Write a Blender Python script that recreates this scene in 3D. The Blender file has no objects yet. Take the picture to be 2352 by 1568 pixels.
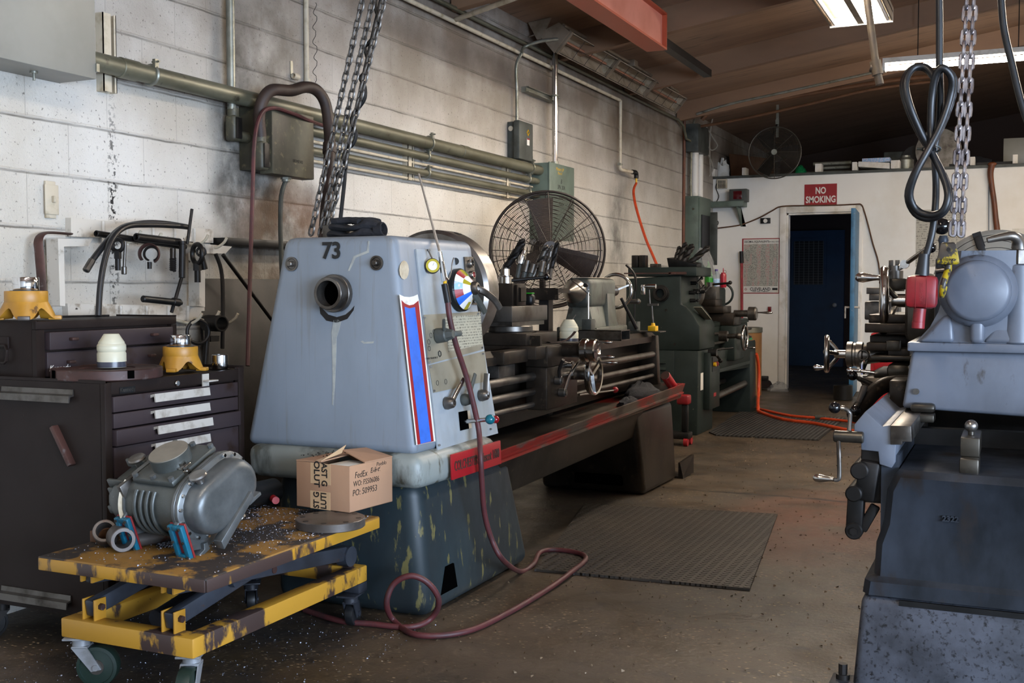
import bpy, bmesh, math, random
from mathutils import Vector as V, Matrix
rnd = random.Random(7)
S = bpy.context.scene
COL = S.collection
RAD = math.radians
# ---------- camera model (fitted to the block courses of the wall) ----------
FPX, YAW, PIT, ROL = 2553.2, .4252, .0479, -.001
CAM = V((3.342, 0, 1.19))
_F = V((-math.sin(YAW)*math.cos(PIT), math.cos(YAW)*math.cos(PIT), -math.sin(PIT)))
_R0 = V((math.cos(YAW), math.sin(YAW), 0)); _U0 = _R0.cross(_F)
_R = _R0*math.cos(ROL)+_U0*math.sin(ROL); _U = _U0*math.cos(ROL)-_R0*math.sin(ROL)
def ray(x, y): return _F+_R*((x-1176)/FPX)-_U*((y-784)/FPX)
def wx(x, y, X): d = ray(x, y); return CAM+d*((X-CAM.x)/d.x)
def wy(x, y, Y): d = ray(x, y); return CAM+d*((Y-CAM.y)/d.y)
def wz(x, y, Z=0.): d = ray(x, y); return CAM+d*((Z-CAM.z)/d.z)
# ---------- materials ----------
def lin(c):
    c = c.lstrip('#'); o = []
    for i in (0, 2, 4):
        v = int(c[i:i+2], 16)/255; o.append(v/12.92 if v <= .04045 else ((v+.055)/1.055)**2.4)
    return (*o, 1)
MATS = {}
class NT:
    def __init__(s, name):
        s.m = bpy.data.materials.new(name); s.m.use_nodes = True; s.t = s.m.node_tree
        s.b = s.t.nodes['Principled BSDF']; s.co = None; MATS[name] = s.m
    def n(s, ty, **k):
        x = s.t.nodes.new(ty)
        for a, v in k.items(): setattr(x, a, v)
        return x
    def l(s, a, b): s.t.links.new(a, b)
    def coord(s, st=(1, 1, 1), rot=(0, 0, 0), off=(0, 0, 0)):
        if not s.co: s.co = s.n('ShaderNodeTexCoord')
        m = s.n('ShaderNodeMapping'); s.l(s.co.outputs['Object'], m.inputs[0])
        m.inputs['Scale'].default_value = st; m.inputs['Rotation'].default_value = rot; m.inputs['Location'].default_value = off
        return m.outputs[0]
    def noise(s, sc, det=6, st=(1, 1, 1), off=(0, 0, 0), ro=.6):
        x = s.n('ShaderNodeTexNoise'); s.l(s.coord(st, off=off), x.inputs['Vector'])
        x.inputs['Scale'].default_value = sc; x.inputs['Detail'].default_value = det; x.inputs['Roughness'].default_value = ro
        return x.outputs[0]
    def ramp(s, a, lo, hi, v0=0., v1=1.):
        x = s.n('ShaderNodeMapRange'); x.clamp = True; s.l(a, x.inputs[0])
        for i, v in ((1, lo), (2, hi), (3, v0), (4, v1)): x.inputs[i].default_value = v
        return x.outputs[0]
    def math(s, op, a, b=None, clamp=False):
        x = s.n('ShaderNodeMath', operation=op); x.use_clamp = clamp
        for i, v in enumerate((a, b)):
            if v is None: continue
            if hasattr(v, 'is_linked') or hasattr(v, 'node'): s.l(v, x.inputs[i])
            else: x.inputs[i].default_value = v
        return x.outputs[0]
    def mix(s, f, a, b):
        x = s.n('ShaderNodeMix', data_type='RGBA')
        for i, v in ((0, f), (6, a), (7, b)):
            if hasattr(v, 'node'): s.l(v, x.inputs[i])
            else: x.inputs[i].default_value = v
        return x.outputs[2]
    def bump(s, h, st=.3, d=.01, prev=None):
        x = s.n('ShaderNodeBump'); x.inputs['Strength'].default_value = st; x.inputs['Distance'].default_value = d
        s.l(h, x.inputs['Height'])
        if prev: s.l(prev, x.inputs['Normal'])
        return x.outputs[0]
    def set(s, k, v):
        if hasattr(v, 'node'): s.l(v, s.b.inputs[k])
        else: s.b.inputs[k].default_value = v
def mat(name, c, c2=None, s=6, lo=.5, hi=.62, st=(1, 1, 1), c3=None, s3=40, lo3=.62, hi3=.68, st3=(1, 1, 1), rough=.5, r2=None, metal=0., m2=None, bump=0., bs=90, spec=None, emit=None, es=0):
    t = NT(name); col = lin(c); f = None
    if c2:
        f = t.ramp(t.noise(s, 8, st), lo, hi); col = t.mix(f, col, lin(c2))
    if c3:
        f3 = t.ramp(t.noise(s3, 6, st3, (3, 5, 1)), lo3, hi3); col = t.mix(f3, col, lin(c3))
    t.set('Base Color', col)
    t.set('Roughness', t.ramp(f, 0, 1, rough, r2) if (r2 is not None and f) else rough)
    t.set('Metallic', t.ramp(f, 0, 1, metal, m2) if (m2 is not None and f) else metal)
    if bump: t.set('Normal', t.bump(t.noise(bs, 4), bump, .004))
    if spec is not None: t.set('Specular IOR Level', spec)
    if emit: t.set('Emission Color', lin(emit)); t.set('Emission Strength', es)
    return t.m
# ---------- mesh builder ----------
class MB:
    def __init__(s): s.v = []; s.f = []; s.M = None; s.mi = []; s.cur = 0
    def add(s, vs, fs, M=None, bev=0, seg=2):
        if bev:
            bm = bmesh.new(); bv = [bm.verts.new(p) for p in vs]
            for f in fs:
                try: bm.faces.new([bv[i] for i in f])
                except ValueError: pass
            bmesh.ops.recalc_face_normals(bm, faces=bm.faces)
            es = [e for e in bm.edges if len(e.link_faces) == 2 and e.calc_face_angle(0) > .5]
            bmesh.ops.bevel(bm, geom=es, offset=bev, segments=seg, profile=.5, affect='EDGES', clamp_overlap=True)
            bm.verts.index_update(); vs = [v.co.copy() for v in bm.verts]; fs = [[v.index for v in f.verts] for f in bm.faces]; bm.free()
        o = len(s.v)
        for p in vs:
            p = V(p)
            if M: p = M @ p
            if s.M: p = s.M @ p
            s.v.append(p)
        for f in fs: s.f.append([i+o for i in f]); s.mi.append(s.cur)
        return s
    def box(s, x0, x1, y0, y1, z0, z1, bev=0, M=None, seg=2):
        return s.hexa([(x0, y0, z0), (x1, y0, z0), (x1, y1, z0), (x0, y1, z0), (x0, y0, z1), (x1, y0, z1), (x1, y1, z1), (x0, y1, z1)], bev, M, seg)
    def cbox(s, c, sz, bev=0, M=None, rz=0, rx=0, ry=0):
        T = Matrix.Translation(c) @ Matrix.Rotation(rz, 4, 'Z') @ Matrix.Rotation(ry, 4, 'Y') @ Matrix.Rotation(rx, 4, 'X')
        a, b, d = sz[0]/2, sz[1]/2, sz[2]/2
        return s.box(-a, a, -b, b, -d, d, bev, (M @ T) if M else T)
    def hexa(s, p, bev=0, M=None, seg=2):
        return s.add(p, [(0, 3, 2, 1), (4, 5, 6, 7), (0, 1, 5, 4), (1, 2, 6, 5), (2, 3, 7, 6), (3, 0, 4, 7)], M, bev, seg)
    def beam(s, a, b, w, h, bev=0, up=(0, 0, 1)):
        a, b = V(a), V(b); d = (b-a); L = d.length; d.normalize(); r = d.cross(V(up)).normalized(); u = r.cross(d)
        T = Matrix(((r.x, d.x, u.x, a.x), (r.y, d.y, u.y, a.y), (r.z, d.z, u.z, a.z), (0, 0, 0, 1)))
        return s.box(-w/2, w/2, 0, L, -h/2, h/2, bev, T)
    def prism(s, pts, ax, a, b, bev=0, M=None, seg=2):
        n = len(pts)
        def q(p, h): return (h, p[0], p[1]) if ax == 'x' else (p[0], h, p[1]) if ax == 'y' else (p[0], p[1], h)
        vs = [q(p, a) for p in pts]+[q(p, b) for p in pts]
        fs = [list(range(n)), list(range(2*n-1, n-1, -1))]+[(i, i+n, (i+1) % n+n, (i+1) % n) for i in range(n)]
        return s.add(vs, fs, M, bev, seg)
    def loft(s, secs, caps=True, M=None, bev=0):
        n = len(secs[0]); vs = [p for c in secs for p in c]; fs = []
        for k in range(len(secs)-1):
            for i in range(n): fs.append((k*n+i, k*n+(i+1) % n, (k+1)*n+(i+1) % n, (k+1)*n+i))
        if caps: fs += [list(range(n))[::-1], list(range((len(secs)-1)*n, len(secs)*n))]
        return s.add(vs, fs, M, bev)
    def rev(s, prof, base=(0, 0, 0), ax=(0, 0, 1), n=28, M=None, close=False):
        base = V(base); ax = V(ax).normalized(); t = V((1, 0, 0)) if abs(ax.x) < .8 else V((0, 1, 0)); u = ax.cross(t).normalized(); w = ax.cross(u)
        vs = []; fs = []
        for r, h in prof:
            for i in range(n):
                a = 2*math.pi*i/n; vs.append(base+ax*h+u*(r*math.cos(a))+w*(r*math.sin(a)))
        m = len(prof)
        for k in range(m-1+(1 if close else 0)):
            k2 = (k+1) % m
            for i in range(n): fs.append((k*n+i, k*n+(i+1) % n, k2*n+(i+1) % n, k2*n+i))
        if not close:
            if prof[0][0] > 1e-6: fs.append(list(range(n))[::-1])
            if prof[-1][0] > 1e-6: fs.append(list(range((m-1)*n, m*n)))
        return s.add(vs, fs, M)
    def cyl(s, a, b, r, r1=None, n=24, bev=0, M=None):
        a, b = V(a), V(b); L = (b-a).length; r1 = r if r1 is None else r1
        if bev: pr = [(r-bev, 0), (r, bev), (r1, L-bev), (r1-bev, L)]
        else: pr = [(r, 0), (r1, L)]
        return s.rev(pr, a, b-a, n, M)
    def pipe(s, a, b, ro, ri, n=32, M=None):
        a, b = V(a), V(b); L = (b-a).length; e = min(.002, L*.1)
        return s.rev([(ri, 0), (ro-e, 0), (ro, e), (ro, L-e), (ro-e, L), (ri, L)], a, b-a, n, M, close=True)
    def ball(s, c, r, n=20, sc=(1, 1, 1), M=None):
        pr = [(r*math.sin(math.pi*i/12), -r*math.cos(math.pi*i/12)) for i in range(13)]
        T = Matrix.Translation(c) @ Matrix.Diagonal((*sc, 1))
        return s.rev(pr, n=n, M=(M @ T) if M else T)
    def tube(s, pts, r, n=8, sm=0, closed=False, M=None, ry=None):
        pts = [V(p) for p in pts]
        if sm: pts = crom(pts, sm, closed)
        m = len(pts); vs = []; fs = []; up = None
        for k, p in enumerate(pts):
            if closed: d = pts[(k+1) % m]-pts[k-1]
            else: d = pts[min(k+1, m-1)]-pts[max(k-1, 0)]
            if d.length < 1e-9: d = V((0, 0, 1))
            d.normalize()
            if up is None:
                t = V((0, 0, 1)) if abs(d.z) < .9 else V((1, 0, 0)); up = (t-d*t.dot(d)).normalized()
            else:
                up = up-d*up.dot(d)
                if up.length < 1e-6: up = d.orthogonal()
                up.normalize()
            w = d.cross(up); rr = r(k/(m-1)) if callable(r) else r; r2 = ry if ry else rr
            for i in range(n):
                a = 2*math.pi*i/n; vs.append(p+up*(rr*math.cos(a))+w*(r2*math.sin(a)))
        for k in range(m if closed else m-1):
            k2 = (k+1) % m
            for i in range(n): fs.append((k*n+i, k*n+(i+1) % n, k2*n+(i+1) % n, k2*n+i))
        if not closed: fs += [list(range(n))[::-1], list(range((m-1)*n, m*n))]
        return s.add(vs, fs, M)
    def ring(s, c, ax, R, r, n=32, m=8, a0=0, a1=360, M=None, ry=None):
        c = V(c); ax = V(ax).normalized(); t = V((0, 0, 1)) if abs(ax.z) < .8 else V((1, 0, 0)); u = (t-ax*t.dot(ax)).normalized(); w = ax.cross(u)
        full = a1-a0 >= 360; k = n if full else n+1
        pts = [c+u*(R*math.cos(RAD(a0+(a1-a0)*i/n)))+w*(R*math.sin(RAD(a0+(a1-a0)*i/n))) for i in range(k)]
        return s.tube(pts, r, m, closed=full, M=M, ry=ry)
    def hexnut(s, c, ax, r, h, n=6): return s.cyl(V(c), V(c)+V(ax).normalized()*h, r, n=n)
    def text(s, st, size, M, ext=.0008, bold=0., shear=0., al='CENTER', sx=1.):
        cu = bpy.data.curves.new('t', 'FONT'); cu.body = st; cu.size = size; cu.extrude = ext; cu.offset = bold; cu.shear = shear; cu.align_x = al; cu.align_y = 'CENTER'; cu.resolution_u = 3
        o = bpy.data.objects.new('t', cu); COL.objects.link(o); bpy.context.view_layer.update()
        me = bpy.data.meshes.new_from_object(o.evaluated_get(bpy.context.evaluated_depsgraph_get()))
        T = M @ Matrix.Diagonal((sx, 1, 1, 1))
        s.add([v.co for v in me.vertices], [list(p.vertices) for p in me.polygons], T)
        bpy.data.objects.remove(o); bpy.data.curves.remove(cu); bpy.data.meshes.remove(me); return s
def crom(p, k, closed=False):
    o = []; n = len(p)
    for i in range(n if closed else n-1):
        if closed: a, b, c, d = p[i-1], p[i], p[(i+1) % n], p[(i+2) % n]
        else: a, b, c, d = p[max(i-1, 0)], p[i], p[i+1], p[min(i+2, n-1)]
        for j in range(k):
            t = j/k; o.append(.5*((2*b)+(c-a)*t+(2*a-5*b+4*c-d)*t*t+(3*b-a-3*c+d)*t**3))
    if not closed: o.append(p[-1])
    return o
def frame(o, ux, uy):  # matrix with local x -> ux, y -> uy
    ux = V(ux).normalized(); uy = V(uy); uy = (uy-ux*uy.dot(ux)).normalized(); uz = ux.cross(uy); o = V(o)
    return Matrix(((ux.x, uy.x, uz.x, o.x), (ux.y, uy.y, uz.y, o.y), (ux.z, uy.z, uz.z, o.z), (0, 0, 0, 1)))
ROOT = {}
def _mesh(mb, name, mats, off):
    me = bpy.data.meshes.new(name); me.from_pydata([p-off for p in mb.v], [], mb.f); me.validate()
    bm = bmesh.new(); bm.from_mesh(me); bmesh.ops.recalc_face_normals(bm, faces=bm.faces); bm.to_mesh(me); bm.free()
    for m in (mats if isinstance(mats, (list, tuple)) else [mats]): me.materials.append(MATS[m])
    if any(mb.mi) and len(me.polygons) == len(mb.mi): me.polygons.foreach_set('material_index', mb.mi)
    me.shade_smooth(); me.set_sharp_from_angle(angle=RAD(38)); return me
def T(name, label, cat, loc, group=None):
    o = bpy.data.objects.new(name, None); COL.objects.link(o); o.location = loc; o['label'] = label; o['category'] = cat; o.empty_display_size = .05
    if group: o['group'] = group
    ROOT[o.name] = V(loc); return o
def P(mb, name, m, parent, label=None):
    off = ROOT[parent.name]; o = bpy.data.objects.new(name, _mesh(mb, name, m, off)); COL.objects.link(o); o.parent = parent; ROOT[o.name] = off
    if label: o['label'] = label
    return o
def O(mb, name, m, label, cat, group=None, kind=None):
    xs = [p.x for p in mb.v]; ys = [p.y for p in mb.v]; zs = [p.z for p in mb.v]
    loc = V(((min(xs)+max(xs))/2, (min(ys)+max(ys))/2, min(zs)))
    o = bpy.data.objects.new(name, _mesh(mb, name, m, loc)); COL.objects.link(o); o.location = loc; ROOT[o.name] = loc
    if label: o['label'] = label; o['category'] = cat
    if group: o['group'] = group
    if kind: o['kind'] = kind
    return o
def ST(mb, name, m, parent=None):
    if parent: return P(mb, name, m, parent)
    off = V((0, 0, 0)); o = bpy.data.objects.new(name, _mesh(mb, name, m, off)); COL.objects.link(o); o['kind'] = 'structure'; ROOT[o.name] = off; return o
def dup(src, delta, label, rz=0):
    c = src.copy(); COL.objects.link(c); c.location = src.location+V(delta); c.rotation_euler.z += rz; c['label'] = label
    def rec(a, b):
        for ch in [x for x in COL.objects if x.parent == a]:
            d = ch.copy(); COL.objects.link(d); d.parent = b; rec(ch, d)
    rec(src, c); ROOT[c.name] = c.location.copy(); return c
def handle_prof(L, r): return [(0, 0), (r*.55, .002), (r*.5, L*.12), (r*.62, L*.3), (r, L*.68), (r*.86, L*.88), (r*.45, L*.98), (0, L)]
# ---------- palette ----------
mat('grey_paint', '#78818b', '#6f777f', 4, .4, .7, (1, 1, .35), '#686660', 34, .56, .78, (1, 1, .04), rough=.38, r2=.5)
mat('grey_plate', '#929aa0', '#80847f', 5, .45, .7, (1, 1, .5), '#6b6658', 30, .7, .76, (1, 1, .3), rough=.4)
mat('alu_plate', '#8c8878', '#777262', 6, .45, .7, rough=.42, metal=.35)
mat('skirt_paint', '#7d837f', '#2f2f28', 5, .49, .6, (1, 1, .3), '#4b4a40', 18, .6, .68, (1, 1, .3), rough=.45)
mat('base_green', '#253034', '#1d2427', 3, .4, .6, (1, 1, .5), '#5f5a38', 17, .6, .65, (1.6, 1.6, .5), rough=.4, r2=.55, spec=0.35)
mat('tray_steel', '#574e45', '#3a332b', 7, .42, .62, c3='#7d211b', s3=3.5, lo3=.5, hi3=.56, st3=(1, .5, 2.2), rough=.42, metal=.35)
mat('oily_iron', '#352e27', '#1e1915', 6, .4, .66, (1, 1, .5), '#453b2f', 30, .6, .7, rough=.38, metal=.55, spec=0.3)
mat('dark_iron', '#262321', '#171513', 8, .4, .65, rough=.45, metal=.4, spec=0.3)
mat('chuck_face', '#8a8478', '#777166', 8, .4, .65, rough=.5, metal=.3)
mat('machined', '#8d8a86', '#6d665d', 10, .45, .7, rough=.28, r2=.4, metal=.9)
mat('polished', '#c9c6c2', '#a39f98', 14, .5, .7, rough=.14, r2=.25, metal=1.)
mat('chrome', '#d8d8d8', rough=.1, metal=1.)
mat('bright_alu', '#bdb6ab', '#958a7b', 16, .5, .7, rough=.42, metal=.25)
mat('steel_grey', '#64605b', '#3e3832', 9, .45, .65, rough=.36, metal=.8)
mat('galv', '#8a8a80', '#6a6858', 9, .42, .66, (1, .4, 1), '#3b382c', 16, .62, .72, rough=.4, metal=.55)
mat('conduit_green', '#6d6b5a', '#545140', 8, .42, .65, (1, .35, 1), '#2d2a22', 12, .63, .72, rough=.42, metal=.35)
mat('cream_paint', '#b9ae99', '#97896f', 12, .5, .68, rough=.55)
mat('rack_white', '#bdb6aa', '#8d8272', 10, .55, .66, c3='#3a322b', s3=45, lo3=.66, hi3=.7, rough=.5)
mat('grimy_box', '#4d4a3a', '#2c2820', 5, .4, .66, (1, 1, .7), '#6a6248', 24, .58, .7, rough=.55)
mat('rust_hose', '#35251d', '#231712', 10, .4, .6, rough=.6)
mat('box_grey', '#86847b', '#7b7970', 2, .4, .6, rough=.42)
mat('elec_green', '#5d6a60', '#4f5a51', 6, .45, .65, rough=.45)
mat('elec_dark', '#474a46', '#353733', 8, .45, .65, rough=.45, spec=0.3)
mat('black_paint', '#161616', '#0e0e0e', 12, .4, .6, rough=.4, spec=0.3)
mat('black_rubber', '#17181a', '#0f0f10', 20, .4, .6, rough=.42)
mat('void_black', '#030303', rough=1., spec=0)
mat('black_gloss', '#0b0b0d', rough=.08)
mat('black_cloth', '#121216', '#1d1d22', 30, .4, .6, rough=.95, bump=.6, bs=120)
mat('cabinet_brown', '#352c2d', '#2e2527', 3, .4, .65, (1, 1, .5), '#2a1d16', 8, .6, .72, rough=.42, bump=.04, bs=600, spec=0.3)
mat('cabinet_side', '#241d1a', '#1d1512', 2.6, .42, .62, c3='#3d362f', s3=60, lo3=.7, hi3=.74, rough=.48, bump=.04, bs=600, spec=0.15)
mat('yellow_paint', '#ad7c26', '#9b6d20', 7, .42, .62, c3='#5a3c18', s3=24, lo3=.66, hi3=.72, rough=.42)
mat('cart_top', '#7d5c29', '#2b2522', 5.5, .47, .52, (1, 1, 1), '#6d5638', 26, .6, .68, rough=.5, r2=.6, spec=0.3)
mat('cart_edge', '#a87c24', '#3a2c28', 4.2, .48, .51, (1, 1, .4), '#4a3a20', 50, .7, .74, rough=.42)
mat('frame_yellow', '#b0822a', '#3a2c28', 3.4, .55, .58, (1, 1, .5), '#4a3a20', 40, .68, .73, rough=.45)
mat('drip_grey', '#9c9e98', '#8a8e8c', 20, .45, .6, rough=.5)
mat('pipe_brown', '#4a4033', '#39312a', 9, .4, .6, rough=.5, metal=.3)
mat('cart_steel', '#3c4048', '#2d2e33', 6, .4, .66, (1, 1, 1), '#4d3b33', 30, .66, .72, rough=.36, metal=.35)
mat('caster_grey', '#8b8d90', '#6d6c6a', 12, .45, .65, rough=.4, metal=.3)
mat('caster_tread', '#14261f', rough=.5)
mat('blower_grey', '#4d514f', '#424542', 12, .4, .62, c3='#666a69', s3=50, lo3=.66, hi3=.72, rough=.36, metal=.25, bump=.12, bs=260)
mat('blower_bright', '#666969', '#505353', 10, .4, .65, rough=.36, metal=.45)
mat('teal_paint', '#125d75', '#0f4c60', 12, .5, .7, rough=.35)
mat('red_gasket', '#7a1f20', rough=.5)
mat('rust_iron', '#4a302a', '#362622', 7, .4, .62, c3='#5e5554', s3=22, lo3=.6, hi3=.7, rough=.5, metal=.3)
mat('plain_iron', '#66605c', '#4c4641', 7, .42, .65, c3='#5a3d34', s3=16, lo3=.62, hi3=.7, rough=.42, metal=.55)
mat('cardboard', '#a07c60', '#957156', 3, .4, .65, (1, 1, .3), rough=.85, bump=.05, bs=200)
mat('carton_tape', '#b99a76', rough=.4)
mat('paper_white', '#cfcdc6', '#bdb8a8', 8, .5, .7, rough=.7)
mat('ink_black', '#101010', rough=.6)
mat('hose_red', '#4d2022', '#3d1e20', 14, .45, .6, rough=.55)
mat('hose_orange', '#c4441d', '#a83816', 14, .45, .65, rough=.45)
mat('rope_orange', '#b8401f', rough=.5)
mat('signal_red', '#8f151c', '#7a1117', 8, .5, .7, rough=.4)
mat('plug_red', '#7a1118', '#560d12', 16, .5, .68, rough=.42)
mat('lever_red', '#7a1118', rough=.12)
mat('lever_teal', '#0f5a68', rough=.12)
mat('white_decal', '#d6d3cc', '#b8b4a8', 30, .6, .66, rough=.45)
mat('blue_decal', '#2a63c4', '#2456b0', 20, .5, .7, rough=.4)
mat('red_decal', '#8a121a', rough=.4)
mat('old_grey', '#626873', '#535861', 4, .42, .64, (1, 1, .6), '#3c3a3a', 16, .62, .7, (1, 1, .45), rough=.35, r2=.46)
mat('old_dirty_shaded', '#343941', '#1d2024', 3, .42, .62, (1, 1, .5), '#2c2826', 9, .55, .68, (1, 1, .4), rough=.36, r2=.5, metal=.15, spec=0.2)  # dirty paint, darkened further to stand in for dim light low down
mat('old_base', '#484b53', '#2f3136', 5, .42, .62, c3='#1b1b1d', s3=70, lo3=.54, hi3=.66, rough=.5, spec=0.25)
mat('old_iron', '#48433b', '#2d2924', 8, .42, .66, rough=.34, metal=.7)
mat('yellow_hook', '#97820f', '#2f2a26', 34, .46, .52, rough=.4)
mat('chain_steel', '#b9b4b6', '#7f787b', 20, .4, .65, rough=.24, metal=.9)
mat('chain_dark', '#85807a', '#59544f', 20, .4, .65, rough=.36, metal=.8)
mat('green_lathe', '#232b29', '#1c2321', 5, .42, .64, c3='#6a6c58', s3=26, lo3=.7, hi3=.74, rough=.4, spec=0.2)
mat('tail_grey', '#565a52', '#3b3c37', 6, .45, .65, c3='#2f2b25', s3=30, lo3=.6, hi3=.66, st3=(1, 1, .4), rough=.45)
mat('white_wall', '#e3e1dc', '#d9d5cc', 2, .42, .66, c3='#6d6154', s3=70, lo3=.71, hi3=.75, rough=.62)
mat('trim_white', '#dcd8d1', '#bdb5a5', 5, .5, .68, rough=.5)
mat('blue_door', '#1c3c58', '#173149', 3, .45, .65, rough=.45)
mat('blue_edge', '#33668a', '#28516e', 8, .5, .66, c3='#b7ad9a', s3=30, lo3=.68, hi3=.71, rough=.5)
mat('inner_wall', '#3a2a22', rough=.8)
mat('wood_handle', '#6d3a1d', '#4d2814', 6, .4, .6, (4, 4, 1), rough=.5)
mat('wood_brown', '#5a3a20', '#47290f', 4, .4, .6, rough=.7)
mat('ceiling_wood', '#8f725c', '#7c624f', 1.6, .4, .65, (.3, 3, 1), '#574438', 9, .58, .7, (.3, 3, 1), rough=.7)
mat('purlin', '#7f6047', '#6f533e', 2, .4, .65, (.3, 2, 1), rough=.6)
mat('beam_red_lit', '#d98772', '#c97660', 3, .4, .65, rough=.42)  # web colour lightened to carry the light falling on that side
mat('beam_side', '#a84a2e', rough=.45)
mat('heater_body', '#7b6c5b', '#655644', 8, .45, .65, rough=.5, metal=.25)
mat('reflector', '#a89a86', '#85775f', 12, .45, .65, rough=.4, metal=.3)
mat('quartz', '#8d5c44', rough=.35)
mat('lamp_white', '#c9c6be', '#a29a8a', 10, .5, .7, rough=.5)
mat('tube_glow', '#ffffff', emit='#fff1de', es=90)
mat('mat_rubber', '#2b2825', '#24211e', 8, .4, .65, rough=.6)
mat('fan_wire', '#2e2621', '#241d19', 12, .4, .6, rough=.45, metal=.3)
mat('fan_blade', '#33241c', '#291c16', 8, .4, .6, rough=.5)
mat('fan_far', '#4a453d', rough=.4, metal=.5)
mat('jar_dark', '#3a3b45', rough=.25)
mat('green_plastic', '#238018', rough=.35)
mat('yellow_plastic', '#c79b07', rough=.4)
mat('bottle_red', '#8f1024', rough=.3)
mat('purple_cap', '#3d2470', rough=.35)
mat('label_blue', '#8fb3d6', '#c9c3d8', 60, .5, .55, rough=.5)
mat('abrasive', '#4c3a38', '#3f302f', 40, .45, .6, rough=.8)
mat('barrel_brown', '#8a6238', '#7a5530', 4, .45, .65, rough=.7)
mat('tile_red', '#6b1016', rough=.2)
mat('lens_dark', '#4a0d12', rough=.12)
mat('bristle', '#141010', '#2a0e0e', 40, .5, .6, rough=.95)
mat('chip_metal', '#9aa0ae', rough=.3, metal=.6)
mat('chip_brown', '#6b5a45', rough=.5, metal=.4)
mat('green_foil', '#0d6b3c', rough=.3)
mat('cable_white', '#8f887c', rough=.5)
def clearmat(name, c, rough, tr, alpha=1.):
    t = NT(name); t.set('Base Color', lin(c)); t.set('Roughness', rough); t.set('Transmission Weight', tr); t.set('IOR', 1.4); t.set('Alpha', alpha); return t
clearmat('jar_plastic', '#d6d1b8', .35, .25)
clearmat('green_bottle', '#2c8a34', .15, .45)
clearmat('clear_bottle', '#b9c4cc', .12, .6)
clearmat('film', '#b9bcc0', .25, .5, .45)
clearmat('dial_glass', '#a8992c', .2, .1)
clearmat('dark_glass', '#0d1014', .15, 0)
# painted block wall
t = NT('block_wall')
sp = t.n('ShaderNodeSeparateXYZ'); t.l(t.coord(), sp.inputs[0]); y, z = sp.outputs[1], sp.outputs[2]
wob = t.math('MULTIPLY', t.math('SUBTRACT', t.noise(4, 3), .5), .012)
zz = t.math('ADD', z, wob)
cb = t.n('ShaderNodeCombineXYZ'); t.l(t.math('SUBTRACT', y, 3.0308-.002), cb.inputs[0]); t.l(t.math('ADD', z, .002), cb.inputs[1])
br = t.n('ShaderNodeTexBrick', offset=.5, offset_frequency=2, squash=1.); t.l(cb.outputs[0], br.inputs['Vector'])
for k, v in (('Scale', 1.), ('Mortar Size', .0028), ('Mortar Smooth', .6), ('Brick Width', .4064), ('Row Height', .2032)): br.inputs[k].default_value = v
br.inputs['Color1'].default_value = (0, 0, 0, 1); br.inputs['Color2'].default_value = (1, 1, 1, 1)
fr = t.math('ABSOLUTE', t.math('SUBTRACT', t.math('FRACT', t.math('ADD', t.math('DIVIDE', zz, .2032), .5)), .5))
hl = t.ramp(fr, .012, .034, 1, 0)          # horizontal bead
hs = t.ramp(t.math('ABSOLUTE', t.math('SUBTRACT', t.math('FRACT', t.math('ADD', t.math('DIVIDE', zz, .2032), .535)), .5)), .008, .026, 1, 0)
col = t.mix(t.math('MULTIPLY', br.outputs['Color'], .35), lin('#d9d5cd'), lin('#cec7ba'))
col = t.mix(t.math('MULTIPLY', t.ramp(t.noise(1.1, 5), .42, .66), .45), col, lin('#a3967e'))
up = t.ramp(z, 1.75, 2.8)  # soot upward, deepened to stand in for dimmer light near the ceiling
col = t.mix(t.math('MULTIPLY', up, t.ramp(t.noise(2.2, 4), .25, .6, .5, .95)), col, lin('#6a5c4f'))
spk = t.ramp(t.noise(70, 5), .61, .69)
col = t.mix(t.math('MULTIPLY', spk, .75), col, lin('#3f372c'))
col = t.mix(t.math('MULTIPLY', hs, t.ramp(t.noise(3, 3), .35, .6, .2, .75)), col, lin('#40382c'))
col = t.mix(t.math('MULTIPLY', br.outputs['Fac'], .22), col, lin('#4a4234'))
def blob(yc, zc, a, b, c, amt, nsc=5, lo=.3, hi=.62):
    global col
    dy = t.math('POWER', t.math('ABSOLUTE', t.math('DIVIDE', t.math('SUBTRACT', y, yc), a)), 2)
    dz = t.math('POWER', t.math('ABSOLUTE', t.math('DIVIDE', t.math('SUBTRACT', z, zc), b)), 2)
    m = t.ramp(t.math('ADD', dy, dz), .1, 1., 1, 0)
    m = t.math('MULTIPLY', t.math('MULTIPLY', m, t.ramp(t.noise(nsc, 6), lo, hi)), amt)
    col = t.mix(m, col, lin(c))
blob(4.25, 1.9, .22, .75, '#2a241c', .9)
blob(4.55, 1.6, .6, .2, '#1f1a14', .9)
blob(4.65, 1.42, .55, .36, '#6b4526', .9, 4, .35, .55)
blob(4.5, 2.35, .35, .4, '#4a4033', .7)
blob(4.45, 1.42, .5, .3, '#38301f', .6)
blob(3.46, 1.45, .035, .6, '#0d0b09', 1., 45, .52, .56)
blob(9.75, 1.75, .35, .65, '#3d3a33', .75, 4)
blob(10.2, 2.75, 1.2, .3, '#5a4a38', .7)
blob(7.2, 2.72, 1.9, .14, '#4c423c', .85, 1.2, .2, .5)  # heater's cast shadow painted into the wall colour as a dark band
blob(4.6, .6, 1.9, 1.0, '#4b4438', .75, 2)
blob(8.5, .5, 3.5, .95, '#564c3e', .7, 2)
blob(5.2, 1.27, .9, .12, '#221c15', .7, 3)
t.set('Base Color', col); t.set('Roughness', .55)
pit = t.bump(t.noise(80, 6, ro=.7), .8, .008)
t.set('Normal', t.bump(t.math('SUBTRACT', hl, t.math('MULTIPLY', br.outputs['Fac'], .35)), .6, .006, pit))
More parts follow.
